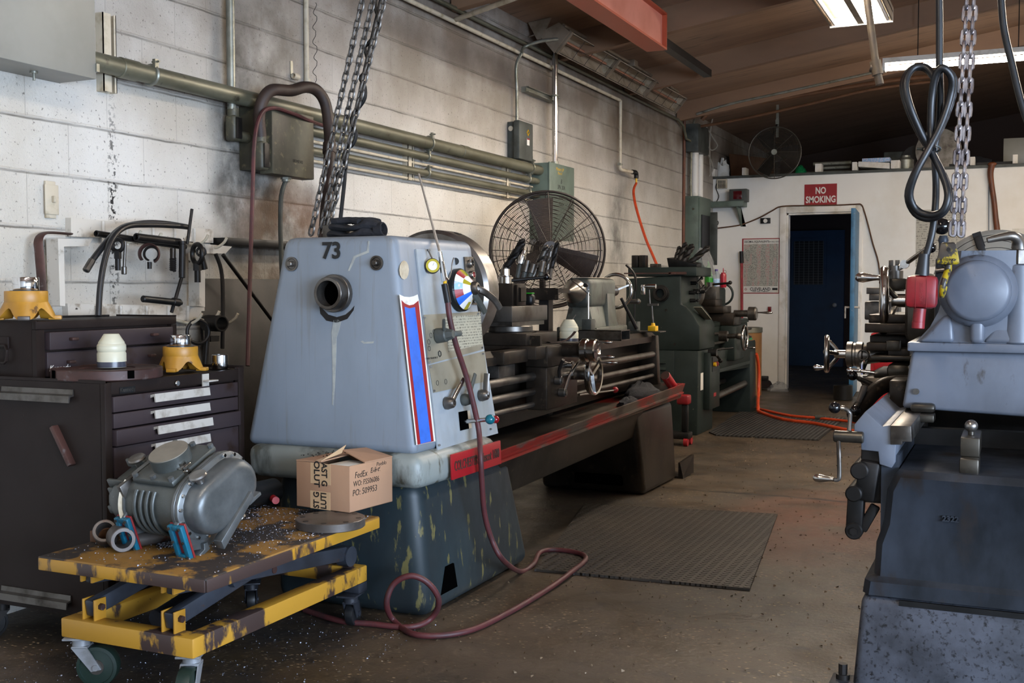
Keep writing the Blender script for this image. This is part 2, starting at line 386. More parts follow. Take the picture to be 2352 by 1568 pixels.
# shop floor
t = NT('shop_floor')
sp = t.n('ShaderNodeSeparateXYZ'); t.l(t.coord(), sp.inputs[0]); x, y = sp.outputs[0], sp.outputs[1]
col = t.mix(t.ramp(t.noise(1.3, 8), .36, .66), lin('#2b241b'), lin('#483b2b'))
col = t.mix(t.ramp(t.noise(9, 8), .55, .7), col, lin('#1b1816'))
vo = t.n('ShaderNodeTexVoronoi'); t.l(t.coord((1, 1.6, 1)), vo.inputs['Vector']); vo.inputs['Scale'].default_value = 34
ag = t.math('MULTIPLY', t.ramp(vo.outputs['Distance'], .12, .24, 1, 0), t.ramp(t.noise(2.1, 5), .42, .6))
col = t.mix(t.math('MULTIPLY', ag, .9), col, lin('#a38c6d'))
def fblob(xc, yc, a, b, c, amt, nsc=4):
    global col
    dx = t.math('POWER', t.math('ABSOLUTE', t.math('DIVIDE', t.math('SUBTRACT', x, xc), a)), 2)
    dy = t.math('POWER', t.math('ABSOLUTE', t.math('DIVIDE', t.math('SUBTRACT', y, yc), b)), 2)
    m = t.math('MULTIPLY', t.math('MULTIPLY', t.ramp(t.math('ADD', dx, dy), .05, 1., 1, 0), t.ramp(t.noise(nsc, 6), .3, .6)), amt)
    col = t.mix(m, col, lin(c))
fblob(2.45, 5.75, .6, 1.05, '#5e2c10', 1.)
fblob(2.2, 5.2, .5, .6, '#4c2b16', .6)
fblob(.45, 2.4, .35, .3, '#6d5d4e', .8)
fblob(1.9, 3.3, .9, .6, '#57493a', .55)
fblob(2.4, 8, 1., 4, '#4d4236', .4)
fblob(1.0, 5.1, .75, 1.6, '#171412', .8)  # shade under the big lathe painted into the floor colour
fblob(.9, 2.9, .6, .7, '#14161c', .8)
wy_ = t.math('ABSOLUTE', t.math('SUBTRACT', t.math('ADD', y, t.math('MULTIPLY', t.math('SUBTRACT', t.noise(2.5, 5), .5), .18)), 6.38))
col = t.mix(t.ramp(wy_, .006, .02, .9, 0), col, lin('#0f0d0c'))
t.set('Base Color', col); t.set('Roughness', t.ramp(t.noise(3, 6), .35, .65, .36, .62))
t.set('Normal', t.bump(t.noise(42, 6), .5, .006))
# diamond-dot rubber mats and expanded metal are real bumps on real sheets
t = NT('dot_mat'); c = t.coord((1, 1, 1))
w1 = t.n('ShaderNodeTexVoronoi', feature='F1'); w1.inputs['Randomness'].default_value = 0.; t.l(t.coord((24, 34, 1)), w1.inputs['Vector']); w1.inputs['Scale'].default_value = 1
h = t.ramp(w1.outputs['Distance'], .2, .36, 1, 0)
t.set('Base Color', t.mix(t.ramp(t.noise(3, 6), .4, .65), lin('#2c2722'), lin('#39322a'))); t.set('Roughness', .5); t.set('Normal', t.bump(h, 1., .02))
t = NT('rib_mat'); c = t.coord((1, 1, 1)); w2 = t.n('ShaderNodeTexWave', bands_direction='X'); t.l(c, w2.inputs['Vector']); w2.inputs['Scale'].default_value = 9
t.set('Base Color', t.mix(t.ramp(t.noise(3, 6), .4, .65), lin('#1e1c1a'), lin('#282521'))); t.set('Roughness', .55); t.set('Normal', t.bump(w2.outputs[1], .7, .01))
# chart sheet with fine printed columns
def chartmat(name, paper, ink, ink2, sx, sz):
    t = NT(name); sp = t.n('ShaderNodeSeparateXYZ'); t.l(t.coord(), sp.inputs[0])
    rows = t.ramp(t.math('FRACT', t.math('MULTIPLY', sp.outputs[2], sz)), .45, .55)
    cells = t.ramp(t.noise(1, 2, (sx, sx, sz)), .5, .54)
    red = t.ramp(t.noise(1, 0, (sx*.12, sx*.12, sz*.06), (4, 2, 1)), .52, .54)
    col = t.mix(t.math('MULTIPLY', rows, cells), lin(paper), t.mix(red, lin(ink), lin(ink2))); t.set('Base Color', col); t.set('Roughness', .5)
chartmat('decimal_chart', '#a9a79b', '#3c3b38', '#b0535a', 160, 80)
chartmat('gear_chart', '#9c9987', '#45443c', '#45443c', 260, 95)
chartmat('wall_chart', '#aaa69a', '#77756d', '#77756d', 50, 40)
# mesh window: expanded metal pattern
t = NT('mesh_glass'); vo = t.n('ShaderNodeTexVoronoi', feature='DISTANCE_TO_EDGE'); vo.inputs['Randomness'].default_value = 0
t.l(t.coord((14, 1, 26)), vo.inputs['Vector']); vo.inputs['Scale'].default_value = 1
t.set('Base Color', t.mix(t.ramp(vo.outputs['Distance'], .05, .1, 1, 0), lin('#050507'), lin('#5a5a58'))); t.set('Roughness', .5)
# ================= ROOM =================
YP = 13.25
def zc(x): return 3.15+.15*x
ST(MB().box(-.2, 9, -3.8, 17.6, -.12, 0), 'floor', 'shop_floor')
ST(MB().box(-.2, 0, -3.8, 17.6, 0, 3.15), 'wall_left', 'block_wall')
m = MB()   # right wall with the wide roll-up door opening beside the camera that lets the daylight in
m.box(7, 7.2, -3.8, -2.6, 0, 4.2); m.box(7, 7.2, 2.4, 17.6, 0, 4.2); m.box(7, 7.2, -2.6, 2.4, 2.3, 4.2)
ST(m, 'wall_right', 'white_wall')
m = MB().hexa([(0, -3.8, 0), (7, -3.8, 0), (7, -3.6, 0), (0, -3.6, 0), (0, -3.8, zc(0)), (7, -3.8, zc(7)), (7, -3.6, zc(7)), (0, -3.6, zc(0))])
ST(m, 'wall_rear', 'white_wall')
def slab(y0, y1, z0, z1, x0=-.2, x1=9.2): return MB().hexa([(x0, y0, zc(x0)+z0), (x1, y0, zc(x1)+z0), (x1, y1, zc(x1)+z0), (x0, y1, zc(x0)+z0), (x0, y0, zc(x0)+z1), (x1, y0, zc(x1)+z1), (x1, y1, zc(x1)+z1), (x0, y1, zc(x0)+z1)])
ST(slab(-3.8, 17.6, 0, .1), 'ceiling', 'ceiling_wood')
k = 1
for y in (-2.4, 0, 2.4, 4.6, 6.4, 8.15, 9.85, 11.6):
    m = MB(); x0 = .02; y1 = y+.07
    m.hexa([(x0, y, zc(x0)-.19), (9, y, zc(9)-.19), (9, y1, zc(9)-.19), (x0, y1, zc(x0)-.19), (x0, y, zc(x0)), (9, y, zc(9)), (9, y1, zc(9)), (x0, y1, zc(x0))])
    ST(m, 'trim_%d' % k, 'purlin'); k += 1
m = MB()   # white partition with the doorway
xl, xr, zd, zt = .879, 1.66, 2.062, 2.495
m.box(0, xl, YP, YP+.12, 0, zt); m.box(xr, 9, YP, YP+.12, 0, zt); m.box(xl, xr, YP, YP+.12, zd, zt)
ST(m, 'wall_back', 'white_wall')
m = MB().box(-.01, 9, YP-.02, YP+.02, zt, zt+.03).box(0, 9, YP+.125, 17.38, zt-.14, zt-.02)
ST(m, 'trim_%d' % k, 'elec_dark'); k += 1
m = MB(); w = .075
m.box(xl-w, xl, YP-.025, YP, 0, zd+w, .004); m.box(xr, xr+w, YP-.025, YP, 0, zd+w, .004); m.box(xl, xr, YP-.025, YP, zd, zd+w, .004)
m.box(xl, xl+.02, YP, YP+.12, 0, zd); m.box(xr-.02, xr, YP, YP+.12, 0, zd); m.box(xl, xr, YP, YP+.12, zd-.02, zd)
ST(m, 'trim_%d' % k, 'trim_white'); k += 1
ST(MB().box(0, 9, 17.4, 17.6, 0, 5), 'wall_far', 'inner_wall')
ST(MB().box(2.6, 2.7, YP+.12, 17.4, 0, 2.35), 'wall_inner', 'inner_wall')
# inner blue door with mesh window
m = MB().box(.12, .98, 17.33, 17.4, 0, 2.06)
d = ST(m, 'door_1', 'blue_door')
q = MB(); q.box(.2, .72, 17.31, 17.335, 1.19, 1.95); P(q, 'window_frame', 'blue_door', d)
q = MB(); q.box(.24, .68, 17.302, 17.312, 1.24, 1.9); P(q, 'mesh_pane', 'mesh_glass', d)
q = MB(); q.cyl((.86, 17.33, .93), (.86, 17.27, .93), .02).ball((.86, 17.26, .93), .035); P(q, 'door_knob', 'bright_alu', d)
# open blue door leaf, edge on
m = MB(); a = V((xr-.005, YP-.01, 0)); b = V((1.715, 12.42, 0)); dv = (b-a).normalized(); nv = V((-dv.y, dv.x, 0))
def leaf(p, th, z0, z1, s0, s1, o=0):
    A = a+dv*s0+nv*o; B = a+dv*s1+nv*o; C2 = B+nv*th; D2 = A+nv*th
    return [(A.x, A.y, z0), (B.x, B.y, z0), (C2.x, C2.y, z0), (D2.x, D2.y, z0), (A.x, A.y, z1), (B.x, B.y, z1), (C2.x, C2.y, z1), (D2.x, D2.y, z1)]
L = (b-a).length
m.hexa(leaf(0, .045, .01, 2.045, 0, L), .003)
d = ST(m, 'door_2', 'blue_edge')
q = MB(); q.hexa(leaf(0, .012, 1.02, 1.55, .12, L-.12, -.012)); P(q, 'wood_panel', 'wood_brown', d)
q = MB(); p0 = a+dv*(L-.06); q.cyl(p0+nv*-.05+V((0, 0, .98)), p0+nv*.1+V((0, 0, .98)), .012); q.cyl(p0+nv*-.05+V((0, 0, .99)), p0+nv*-.05+V((0, 0, .86)), .009); P(q, 'door_handle', 'bright_alu', d)
ST(MB().box(0, xl-w, YP-.012, YP, 0, .05), 'baseboard_back', 'trim_white')
# ================= WALL FIXTURES =================
def strut(y0, y1, z0, z1, label):
    m = MB(); t = .004
    m.box(0, t, y0, y1, z0, z1); m.box(t, .04, y0, y0+t, z0, z1); m.box(t, .04, y1-t, y1, z0, z1)
    m.box(.036, .04, y0, y0+.042, z0, z1); m.box(.036, .04, y1-.012, y1, z0, z1)
    return O(m, 'strut_channel', 'cream_paint', label, 'wall bracket', 'cream strut channels holding the conduits')
strut(3.381, 3.452, 1.972, 2.28, 'cream strut channel upright right of the big grey enclosure')
strut(5.80, 5.875, 1.835, 2.118, 'cream strut channel upright behind the middle of the three long conduits')
strut(7.2, 7.27, 1.83, 2.11, 'cream strut channel under the dark switch box by the junction box')
m = MB().box(.001, .19, 2.35, 3.19, 1.972, 2.9, .004)
e = T('electrical_enclosure', 'large pale grey steel enclosure high on the wall, top left corner', 'enclosure', (0, 2.8, 1.972)); P(m, 'housing', 'box_grey', e)
q = MB(); p = wx(122, 180, .1); q.cyl((.1, 2.98, 1.972), (.1, 2.98, 1.965), .014).cyl((.1, 2.98, 1.965), (.1, 2.98, 1.94), .005); P(q, 'bolt', 'galv', e)
q = MB().box(.17, .197, 3.185, 3.2, 2.0, 2.03); P(q, 'latch', 'galv', e)
def conduit(z, r, x, y0, y1, name, label, coup, matn='conduit_green'):
    e = T(name, label, 'conduit', (x, y0, z), 'long horizontal conduits along the wall')
    P(MB().cyl((x, y0, z), (x, y1, z), r, n=24), 'pipe_run', matn, e)
    for yc in coup:
        P(MB().cyl((x, yc, z), (x, yc+.1, z), r+.004, n=24, bev=.003), 'coupling', matn, e)
    for yc in (3.6, 5.98, 7.52):
        if yc < y0: continue
        q = MB().ring((x, yc, z), (0, 1, 0), r+.002, .008, 24, 6); q.box(x+r*.5, x+r*.5+.015, yc-.01, yc+.01, z+r-.01, z+r+.025); q.cyl((x+r*.5-.01, yc, z+r+.015), (x+r*.5+.03, yc, z+r+.015), .004); P(q, 'pipe_clamp', 'galv', e)
conduit(2.068, .037, .08, 3.19, 7.7, 'wide_conduit', 'widest grey green conduit running along the wall above two thinner ones', (3.42, 6.4))
conduit(1.988, .022, .065, 4.6, 7.7, 'narrow_conduit', 'middle conduit directly under the widest conduit, leaving the grimy box', ())
conduit(1.888, .022, .065, 4.6, 7.7, 'narrow_conduit', 'lowest of the three long conduits, where the thin white rod touches', ())
for z, lb in ((1.945, 'thin cream pipe just under the middle long conduit'), (1.845, 'thin cream pipe just under the lowest long conduit')):
    O(MB().cyl((.03, 4.6, z), (.03, 7.68, z), .009, n=12), 'thin_pipe', 'cream_paint', lb, 'pipe', 'thin pipes under the long conduits')
# grimy junction box with conduit bodies
e = T('junction_box', 'grimy green grey junction box with soot, arched conduit plugged in its side', 'electrical box', (0, 4.45, 1.72))
P(MB().box(0, .1, 4.27, 4.6, 1.745, 2.045, .004), 'housing', 'grimy_box', e)
P(MB().box(.1, .175, 4.29, 4.63, 1.725, 2.035, .006), 'cover', 'grimy_box', e)
P(MB().text('SIEMENS', .022, frame((.1765, 4.49, 1.80), (0, 1, 0), (0, 0, 1)), .0004, .0), 'embossed_name', 'dark_iron', e)
q = MB().cyl((.12, 4.47, 1.725), (.12, 4.47, 1.705), .02).cyl((.12, 4.47, 1.725), (.12, 4.47, 1.715), .026, n=6); P(q, 'gland', 'galv', e)
def lbody(x, y, z0, z1, side, name, label):
    e = T(name, label, 'conduit fitting', (x, y, z0))
    m = MB().box(x-.028, x+.03, y-.03, y+.03, z0, z1, .016, seg=3); m.cyl((x, y, z1-.01), (x, y, z1+.03), .027); m.cyl((x, y, z0+.03), (x, y+side, z0+.03), .025)
    P(m, 'body', 'grimy_box', e)
    q = MB().box(x+.03, x+.037, y-.02, y+.02, z0+.012, z1-.012, .003); P(q, 'cover_plate', 'dark_iron', e)
lbody(.05, 4.165, 1.865, 1.985, .11, 'conduit_elbow', 'dark conduit elbow body left of the grimy junction box')
O(MB().cyl((.05, 4.155, 2.01), (.05, 4.155, 3.14), .02, n=16), 'upright_conduit', 'galv', 'upright conduit dropping from the ceiling to the elbow left of the grimy box', 'conduit')
lbody(.15, 4.235, 1.735, 1.87, .04, 'conduit_elbow', 'rusty conduit elbow body on the side of the grimy box under the arched hose')
pts = [(.15, 4.235, 1.89), (.155, 4.22, 1.98), (.17, 4.225, 2.05), (.19, 4.27, 2.105)]+[wx(*p) for p in ((668, 208, .22), (700, 200, .24), (728, 208, .26), (748, 240, .28), (756, 300, .3), (757, 345, .33), (753, 430, .4), (748, 500, .48), (744, 560, .56))]
e = T('arched_hose', 'thick rusty brown flexible hose arching from the grimy box down behind the lathe', 'hose', (.15, 4.235, 1.3))
P(MB().tube(pts, .028, 12, 5), 'hose_body', 'rust_hose', e)
P(MB().cyl(wx(757, 330, .325), wx(756, 352, .335), .0315), 'collar', 'rust_hose', e)
# red hose and grey cable dropping beside the box
pts = [wx(*p) for p in ((714, 276, .17), (740, 290, .13), (760, 270, .06))]
O(MB().tube([wx(745, 289, .1), wx(716, 279, .17), wx(665, 258, .19), wx(628, 248, .19), wx(600, 262, .2), wx(585, 320, .22), wx(580, 450, .25), wx(574, 650, .3), wx(569, 840, .35)], .0095, 8, 4), 'drop_hose', 'hose_red', 'faded red hose looping over the grimy box and dropping behind the tool cabinet', 'hose')
O(MB().tube([(.12, 4.47, 1.712), wx(646, 450, .12), wx(644, 520, .14), wx(646, 580, .2), wx(650, 700, .3)], .011, 8, 4), 'drop_cable', 'elec_dark', 'grey cable dropping straight from the bottom of the grimy box', 'cable')
# wall switch
e = T('light_switch', 'cream toggle switch plate on the block wall, far left', 'light switch', (0, 3.13, 1.455))
P(MB().box(0, .012, 3.106, 3.154, 1.456, 1.596, .003), 'back_box', 'cream_paint', e); P(MB().box(.012, .017, 3.098, 3.163, 1.47, 1.582, .006), 'cover_plate', 'cream_paint', e)
P(MB().box(.017, .032, 3.127, 3.137, 1.515, 1.54, .003), 'toggle', 'cream_paint', e)
# cream pipe with coil of wire
e = T('cream_pipe', 'cream pipe dropping from the ceiling to a capped end above the arched hose', 'pipe', (.05, 4.8, 2.24)); P(MB().cyl((.0135, 4.805, 2.245), (.0135, 4.805, 3.14), .013, n=16), 'pipe_run', 'cream_paint', e); P(MB().cyl((.017, 4.805, 2.235), (.017, 4.805, 2.26), .017, n=16), 'end_cap', 'cream_paint', e)
pts = [(.03+.02*math.cos(i*.55), 4.84+.006*math.sin(i*.2)+.03*abs(math.sin(i*.275)), 2.65-.4*i/60) for i in range(61)]
O(MB().tube(pts, .0016, 5), 'coiled_wire', 'dark_iron', 'thin coiled wire hanging beside the cream ceiling pipe', 'wire')
e = T('pipe_bracket', 'small old pipe clamp bracket left of the cream pipe', 'bracket', (.0, 4.69, 2.25)); P(MB().box(0, .004, 4.68, 4.70, 2.25, 2.33), 'strap', 'galv', e); P(MB().pipe((.02, 4.68, 2.255), (.02, 4.72, 2.255), .016, .012), 'clip', 'cream_paint', e)
# ---- tool rack ----
e = T('tool_rack', 'white steel tool rack with rows of hooks on the left wall', 'tool rack', (.0, 3.7, 1.05))
def R_(x, y, X=.03): return wx(x, y, X)
def poly(pts, X0, X1):
    q = [wx(px, py, X1) for px, py in pts]; return MB().prism([(v.y, v.z) for v in q], 'x', X0, X1)
P(poly([(163, 500), (232, 506), (330, 512), (490, 527), (490, 558), (330, 548), (163, 543)], .001, .03), 'back_plate', 'rack_white', e)
P(poly([(155, 697), (470, 702), (470, 735), (158, 740)], .001, .03), 'lower_plate', 'rack_white', e)
P(poly([(133, 548), (213, 548), (203, 565), (147, 566), (150, 703), (138, 702)], .03, .09), 'side_bracket', 'rack_white', e)
P(poly([(470, 560), (533, 566), (518, 582), (476, 582)], .03, .09), 'side_bracket', 'rack_white', e)
P(poly([(458, 580), (471, 580), (471, 705), (458, 703)], .03, .09), 'upright', 'rack_white', e)
def hook(px, py, X=.03, out=.085):
    b = wx(px, py, X); p = [b, b+V((out*.5, .01, -.01)), b+V((out*.85, .015, -.012)), b+V((out+.02, .02, .008)), b+V((out+.035, .022, .03))]
    return MB().tube(p, .0065, 8, 4)
for px, py in ((262, 548), (310, 553), (372, 560), (420, 556), (464, 562)): P(hook(px, py), 'hook', 'cream_paint', e)
for px, py in ((405, 735), (446, 730), (490, 735)): P(hook(px, py, .06), 'hook', 'cream_paint', e)
for px in (235, 290, 350, 400, 445):
    for a_ in (wx(px, 508+(px-235)*.08, .03), wx(px-15, 702, .03)): P(MB().cyl(a_+V((.004, 0, 0)), a_+V((.004, 0, -.09)), .008, n=10), 'hook_socket', 'rack_white', e)
# things on and round the rack
m = MB(); p = [wx(*c) for c in ((160, 537, .04), (120, 534, .05), (98, 537, .06), (88, 552, .07), (90, 580, .08), (95, 640, .1), (97, 690, .12))]
m.tube(p, .005, 8, 5, ry=.018); O(m, 'bent_bar', 'rust_iron', 'rusty flat steel bar bent at a right angle, hanging left of the tool rack', 'steel bar')
O(MB().pipe(wx(220, 536, .12), wx(425, 567, .10), .0125, .009), 'steel_pipe', 'dark_iron', 'long dark steel pipe laid across the upper hooks of the rack', 'pipe')
O(MB().pipe(wx(312, 544, .15), wx(412, 556, .14), .016, .011), 'steel_pipe', 'dark_iron', 'shorter thicker steel pipe laid across the rack hooks at middle', 'pipe')
e = T('rubber_hose', 'black rubber hose looped over the tool rack, crimped end hanging left', 'hose', wx(225, 720, .2))
P(MB().tube([wx(*c) for c in ((207, 604, .22), (225, 580, .22), (247, 553, .21), (280, 523, .18), (330, 512, .16), (380, 513, .15), (430, 521, .14), (400, 518, .16), (340, 516, .19), (290, 520, .22), (258, 548, .24), (240, 600, .25), (230, 660, .26), (226, 725, .27))], .0115, 10, 5), 'hose_body', 'black_rubber', e)
P(MB().pipe(wx(212, 597, .22), wx(197, 622, .22), .0135, .008), 'crimped_end', 'steel_grey', e)
def eyebolt(c, R, r, L, ry, label, mt='dark_iron', X=.15):
    e = T('eye_bolt', label, 'eye bolt', c); P(MB().ring(c, (math.sin(ry), -math.cos(ry), 0), R, r, 28, 8), 'eye', mt, e)
    z = c.z-R; P(MB().cyl((c.x, c.y, z-.03), (c.x, c.y, z), r*1.7, n=6), 'hex_collar', mt, e); P(MB().cyl((c.x, c.y, z-.03-L), (c.x, c.y, z-.03), r*1.25), 'threaded_shank', mt, e)
eyebolt(wx(270, 563, .15), .023, .0085, .045, .3, 'small dark eye bolt hanging at the left end of the rack')
e = T('socket_bar', 'slim socket extension bar hanging beside the small eye bolt', 'socket bar', wx(285, 628, .15)); a_, b_ = wx(288, 555, .15), wx(285, 612, .15); P(MB().cyl(a_, b_, .006), 'shaft', 'steel_grey', e); P(MB().pipe(b_, wx(285, 630, .15), .0105, .006), 'socket_end', 'steel_grey', e)
c = wx(343, 583, .16); e = T('band_clamp', 'rusty red split band clamp hanging from a rack hook', 'band clamp', c)
P(MB().ring(c, (.5, -.8, .1), .038, .005, 28, 8, -150, 130, ry=.016), 'band', 'rust_iron', e); P(MB().ring(c+V((.01, .0, 0)), (.5, -.8, .1), .028, .004, 24, 8, -160, 160, ry=.01), 'inner_band', 'dark_iron', e); P(MB().cyl(c+V((0, 0, -.032)), c+V((0, 0, -.06)), .009), 'stud', 'dark_iron', e)
c = wx(397, 570, .14); e = T('screw_tool', 'dark coarse threaded screw hanging from the rack', 'screw', wx(397, 622, .14)); P(MB().cyl(c, wx(397, 593, .14), .012), 'shank', 'oily_iron', e)
q = MB(); a_ = wx(397, 593, .14); b_ = wx(397, 622, .14); n = 44; q.tube([a_.lerp(b_, i/n)+V((.009*math.cos(i*.9), .009*math.sin(i*.9), 0)) for i in range(n+1)], .006, 6); P(q, 'thread', 'dark_iron', e)
c = wx(419, 560, .17); e = T('chuck_key', 'heavy tee handled chuck key with the bar standing upright, hanging on the rack', 'chuck key', wx(419, 640, .17))
P(MB().cyl(c, wx(418, 638, .17), .0135, n=20, bev=.002), 'barrel', 'dark_iron', e); P(MB().cyl(wx(430, 560, .18), wx(441, 480, .18), .0065), 'cross_bar', 'dark_iron', e); P(MB().cyl(wx(417, 638, .17), wx(394, 717, .17), .0075), 'lower_bar', 'dark_iron', e); P(MB().cyl(c, c+V((0, 0, .012)), .014), 'collar', 'dark_iron', e)
eyebolt(wx(453, 583, .16), .041, .0105, .05, -.35, 'large dark eye bolt hanging at the right of the tool rack')
c = wx(462, 578, .17); e = T('eye_rod', 'thin ring ended rod leaning through the large eye bolt', 'rod', c); P(MB().ring(c, (.6, -.8, 0), .018, .005, 20, 6), 'eye', 'dark_iron', e); P(MB().cyl(c, wx(470, 618, .17), .009, .014), 'shank', 'dark_iron', e)
e = T('sledge_mallet', 'short dark cylinder headed mallet hanging below the rack', 'mallet', wx(385, 690, .2)); P(MB().cyl(wx(327, 686, .2), wx(405, 694, .2), .0135, n=20, bev=.004), 'handle', 'black_paint', e); P(MB().cyl(wx(396, 692, .2), wx(412, 695, .2), .0165, n=20, bev=.003), 'head', 'dark_iron', e); P(MB().cyl(wx(412, 695, .2), wx(417, 696, .2), .008), 'tip', 'dark_iron', e)
c = wx(480, 742, .12); O(MB().pipe(c+V((-.03, .02, 0)), c+V((.08, -.01, 0)), .036, .028), 'pipe_ring', 'dark_iron', 'dark pipe sleeve hanging on a low rack hook', 'pipe sleeve')
c = wx(455, 762, .14); O(MB().ring(c, (.9, -.4, 0), .05, .008, 32, 8), 'iron_hoop', 'dark_iron', 'dark iron hoop hanging under the pipe sleeve by the top chest', 'hoop')
e = T('hook_spanner', 'dark pipe spanner hanging low behind the top chest', 'spanner', wx(500, 790, .12)); P(MB().cyl(wx(478, 745, .14), wx(470, 850, .14), .012), 'shaft', 'dark_iron', e); P(MB().box(.12, .15, wx(480, 780, .14).y, wx(500, 780, .14).y, wx(480, 785, .14).z, wx(480, 772, .14).z), 'jaw', 'dark_iron', e)
O(MB().hexa([(.12, 3.95, 0), (.135, 3.95, 0), (.135, 5.3, 0), (.12, 5.3, 0), (.001, 3.95, 1.235), (.016, 3.95, 1.235), (.016, 5.3, 1.235), (.001, 5.3, 1.235)], .002), 'steel_plate', 'dark_iron', 'dark steel sheet leaning on the wall behind the gray headstock', 'steel sheet')
O(MB().box(.002, .1, 4.05, 5.6, 1.385, 1.42, .004), 'wall_ledge', 'black_paint', 'black steel ledge along the wall behind the headstock', 'ledge')
O(MB().tube([wx(*c) for c in ((495, 583, .09), (508, 620, .1), (512, 680, .12), (511, 800, .15))], .009, 8, 4), 'bent_rod', 'dark_iron', 'curved dark rod hanging right of the tool rack', 'rod')
O(MB().cyl(wx(512, 585, .1), wx(625, 735, .12), .009), 'straight_rod', 'dark_iron', 'straight dark rod leaning diagonally right of the tool rack', 'rod')
# ---- disconnect switch, wiring box, pipes further along the wall ----
e = T('disconnect_switch', 'dark grey switch box with yellow square emblem on the wall', 'switch box', (0, 7.42, 2.11))
P(MB().box(0, .06, 7.3, 7.5, 2.12, 2.38, .004), 'back_box', 'elec_dark', e); P(MB().box(.06, .11, 7.27, 7.52, 2.11, 2.385, .012), 'cover', 'elec_dark', e)
q = MB(); q.ring((.112, 7.42, 2.31), (1, 0, 0), .02, .004, 4, 4); P(q, 'square_emblem', 'yellow_plastic', e)
P(MB().box(.11, .112, 7.4, 7.445, 2.22, 2.27), 'warning_label', 'white_decal', e); P(MB().box(.112, .1125, 7.4, 7.445, 2.26, 2.27), 'label_band', 'signal_red', e); P(MB().cyl((.03, 7.3, 2.33), (.03, 7.292, 2.33), .018), 'knockout', 'cream_paint', e)
e = T('wiring_box', 'grey green wiring box with pen notes behind the pedestal fan', 'electrical box', (0, 7.95, 1.6))
P(MB().box(0, .155, 7.7, 8.2, 1.56, 2.125, .003), 'housing', 'elec_green', e); P(MB().box(.155, .165, 7.695, 8.205, 1.555, 2.13, .003), 'cover', 'elec_green', e)
q = MB()
for s_, z_, h_ in (('8', 2.0, .05), ('3Ph 20A', 1.955, .045), ('L', 1.92, .04), ('VNT', 1.88, .045), ('Parts', 1.83, .045)): q.text(s_, h_, frame((.1655, 7.93, z_), (0, 1, 0), (0, 0, 1)), .0003, 0, .2)
P(q, 'pen_note', 'ink_black', e)
q = MB().text('Motors UP', .035, frame((.1655, 7.9, 2.09), (0, 1, .0), (0, 0, 1)), .0003, 0, .3).text('Parts 8', .03, frame((.1655, 7.9, 2.06), (0, 1, 0), (0, 0, 1)), .0003, 0, .3); P(q, 'yellow_note', 'yellow_plastic', e)
e = T('upright_pipe', 'bright galvanized pipe rising from the wiring box to the ceiling', 'pipe', (.1, 7.96, 2.13)); P(MB().cyl((.1, 7.96, 2.13), (.1, 7.96, 3.13), .022), 'pipe_run', 'polished', e); P(MB().cyl((.1, 7.96, 2.13), (.1, 7.96, 2.16), .03), 'fitting', 'galv', e)
q = MB().ring((.1, 7.96, 2.66), (0, 0, 1), .022, .008, 20, 6).cyl((.1, 7.99, 2.66), (.1, 8.04, 2.66), .012); P(q, 'pipe_clamp', 'galv', e)
O(MB().box(0, .04, 7.55, 8.1, 2.63, 2.67).box(.036, .06, 7.55, 8.1, 2.63, 2.635).box(.036, .06, 7.55, 8.1, 2.665, 2.67), 'strut_channel', 'galv', 'short level strut channel behind the bright pipe', 'wall bracket')
O(MB().tube([(.04, 7.38, 2.38), (.04, 7.38, 2.6), (.05, 7.35, 2.78), (.07, 7.4, 2.88)]+[wx(*c) for c in ((1205, 108, .12), (1240, 95, .2), (1280, 90, .26))], .012, 10, 5), 'bent_conduit', 'galv', 'curved conduit rising from the dark switch box to the heaters', 'conduit')
O(MB().cyl((.05, 5.0, 2.885), (.05, 9.64, 2.885), .014), 'wall_pipe', 'cream_paint', 'cream pipe running along the wall below the ceiling', 'pipe')
O(MB().tube([(.05, 5.2, 2.97), (.05, 11.55, 2.97), (.05, 11.75, 2.93)]+[wx(*c) for c in ((1576, 318, .06), (1600, 332, .09))], .015, 10, 1), 'wall_conduit', 'conduit_green', 'grey conduit along the top of the wall bending down to the corner box', 'conduit')
O(MB().cyl(wx(1046, 45, .06), wx(1240, -25, .9), .016), 'branch_pipe', 'cream_paint', 'cream branch pipe leaving the wall pipe toward the ceiling', 'pipe')
e = T('air_drop', 'cream air line dropping down the wall to a black elbow', 'air pipe', (.05, 9.655, 2.25)); P(MB().cyl((.05, 9.655, 2.29), (.05, 9.655, 2.885), .014), 'pipe_run', 'cream_paint', e)
q = MB().tube([(.05, 9.655, 2.3), (.05, 9.655, 2.275), (.06, 9.68, 2.262), (.07, 9.72, 2.262), (.09, 9.9, 2.262)], .015, 10, 3); P(q, 'elbow_run', 'cream_paint', e)
P(MB().tube([(.09, 9.88, 2.262), (.1, 9.95, 2.262), (.1, 9.97, 2.24), (.1, 9.97, 2.21)], .022, 10, 3), 'black_elbow', 'black_paint', e); P(MB().cyl((.1, 9.97, 2.21), (.1, 9.97, 2.16), .009), 'brass_nipple', 'yellow_plastic', e); P(MB().ring((.05, 9.655, 2.31), (0, 0, 1), .018, .006, 16, 6).box(.04, .06, 9.6, 9.65, 2.3, 2.32), 'pipe_clamp', 'galv', e)
O(MB().tube([(.1, 9.97, 2.165)]+[wx(*c) for c in ((1455, 440, .14), (1462, 480, .22), (1482, 545, .4), (1500, 588, .55), (1509, 609, .62))], .012, 8, 5), 'air_hose', 'hose_orange', 'orange air hose dropping from the wall onto the green lathe', 'hose')
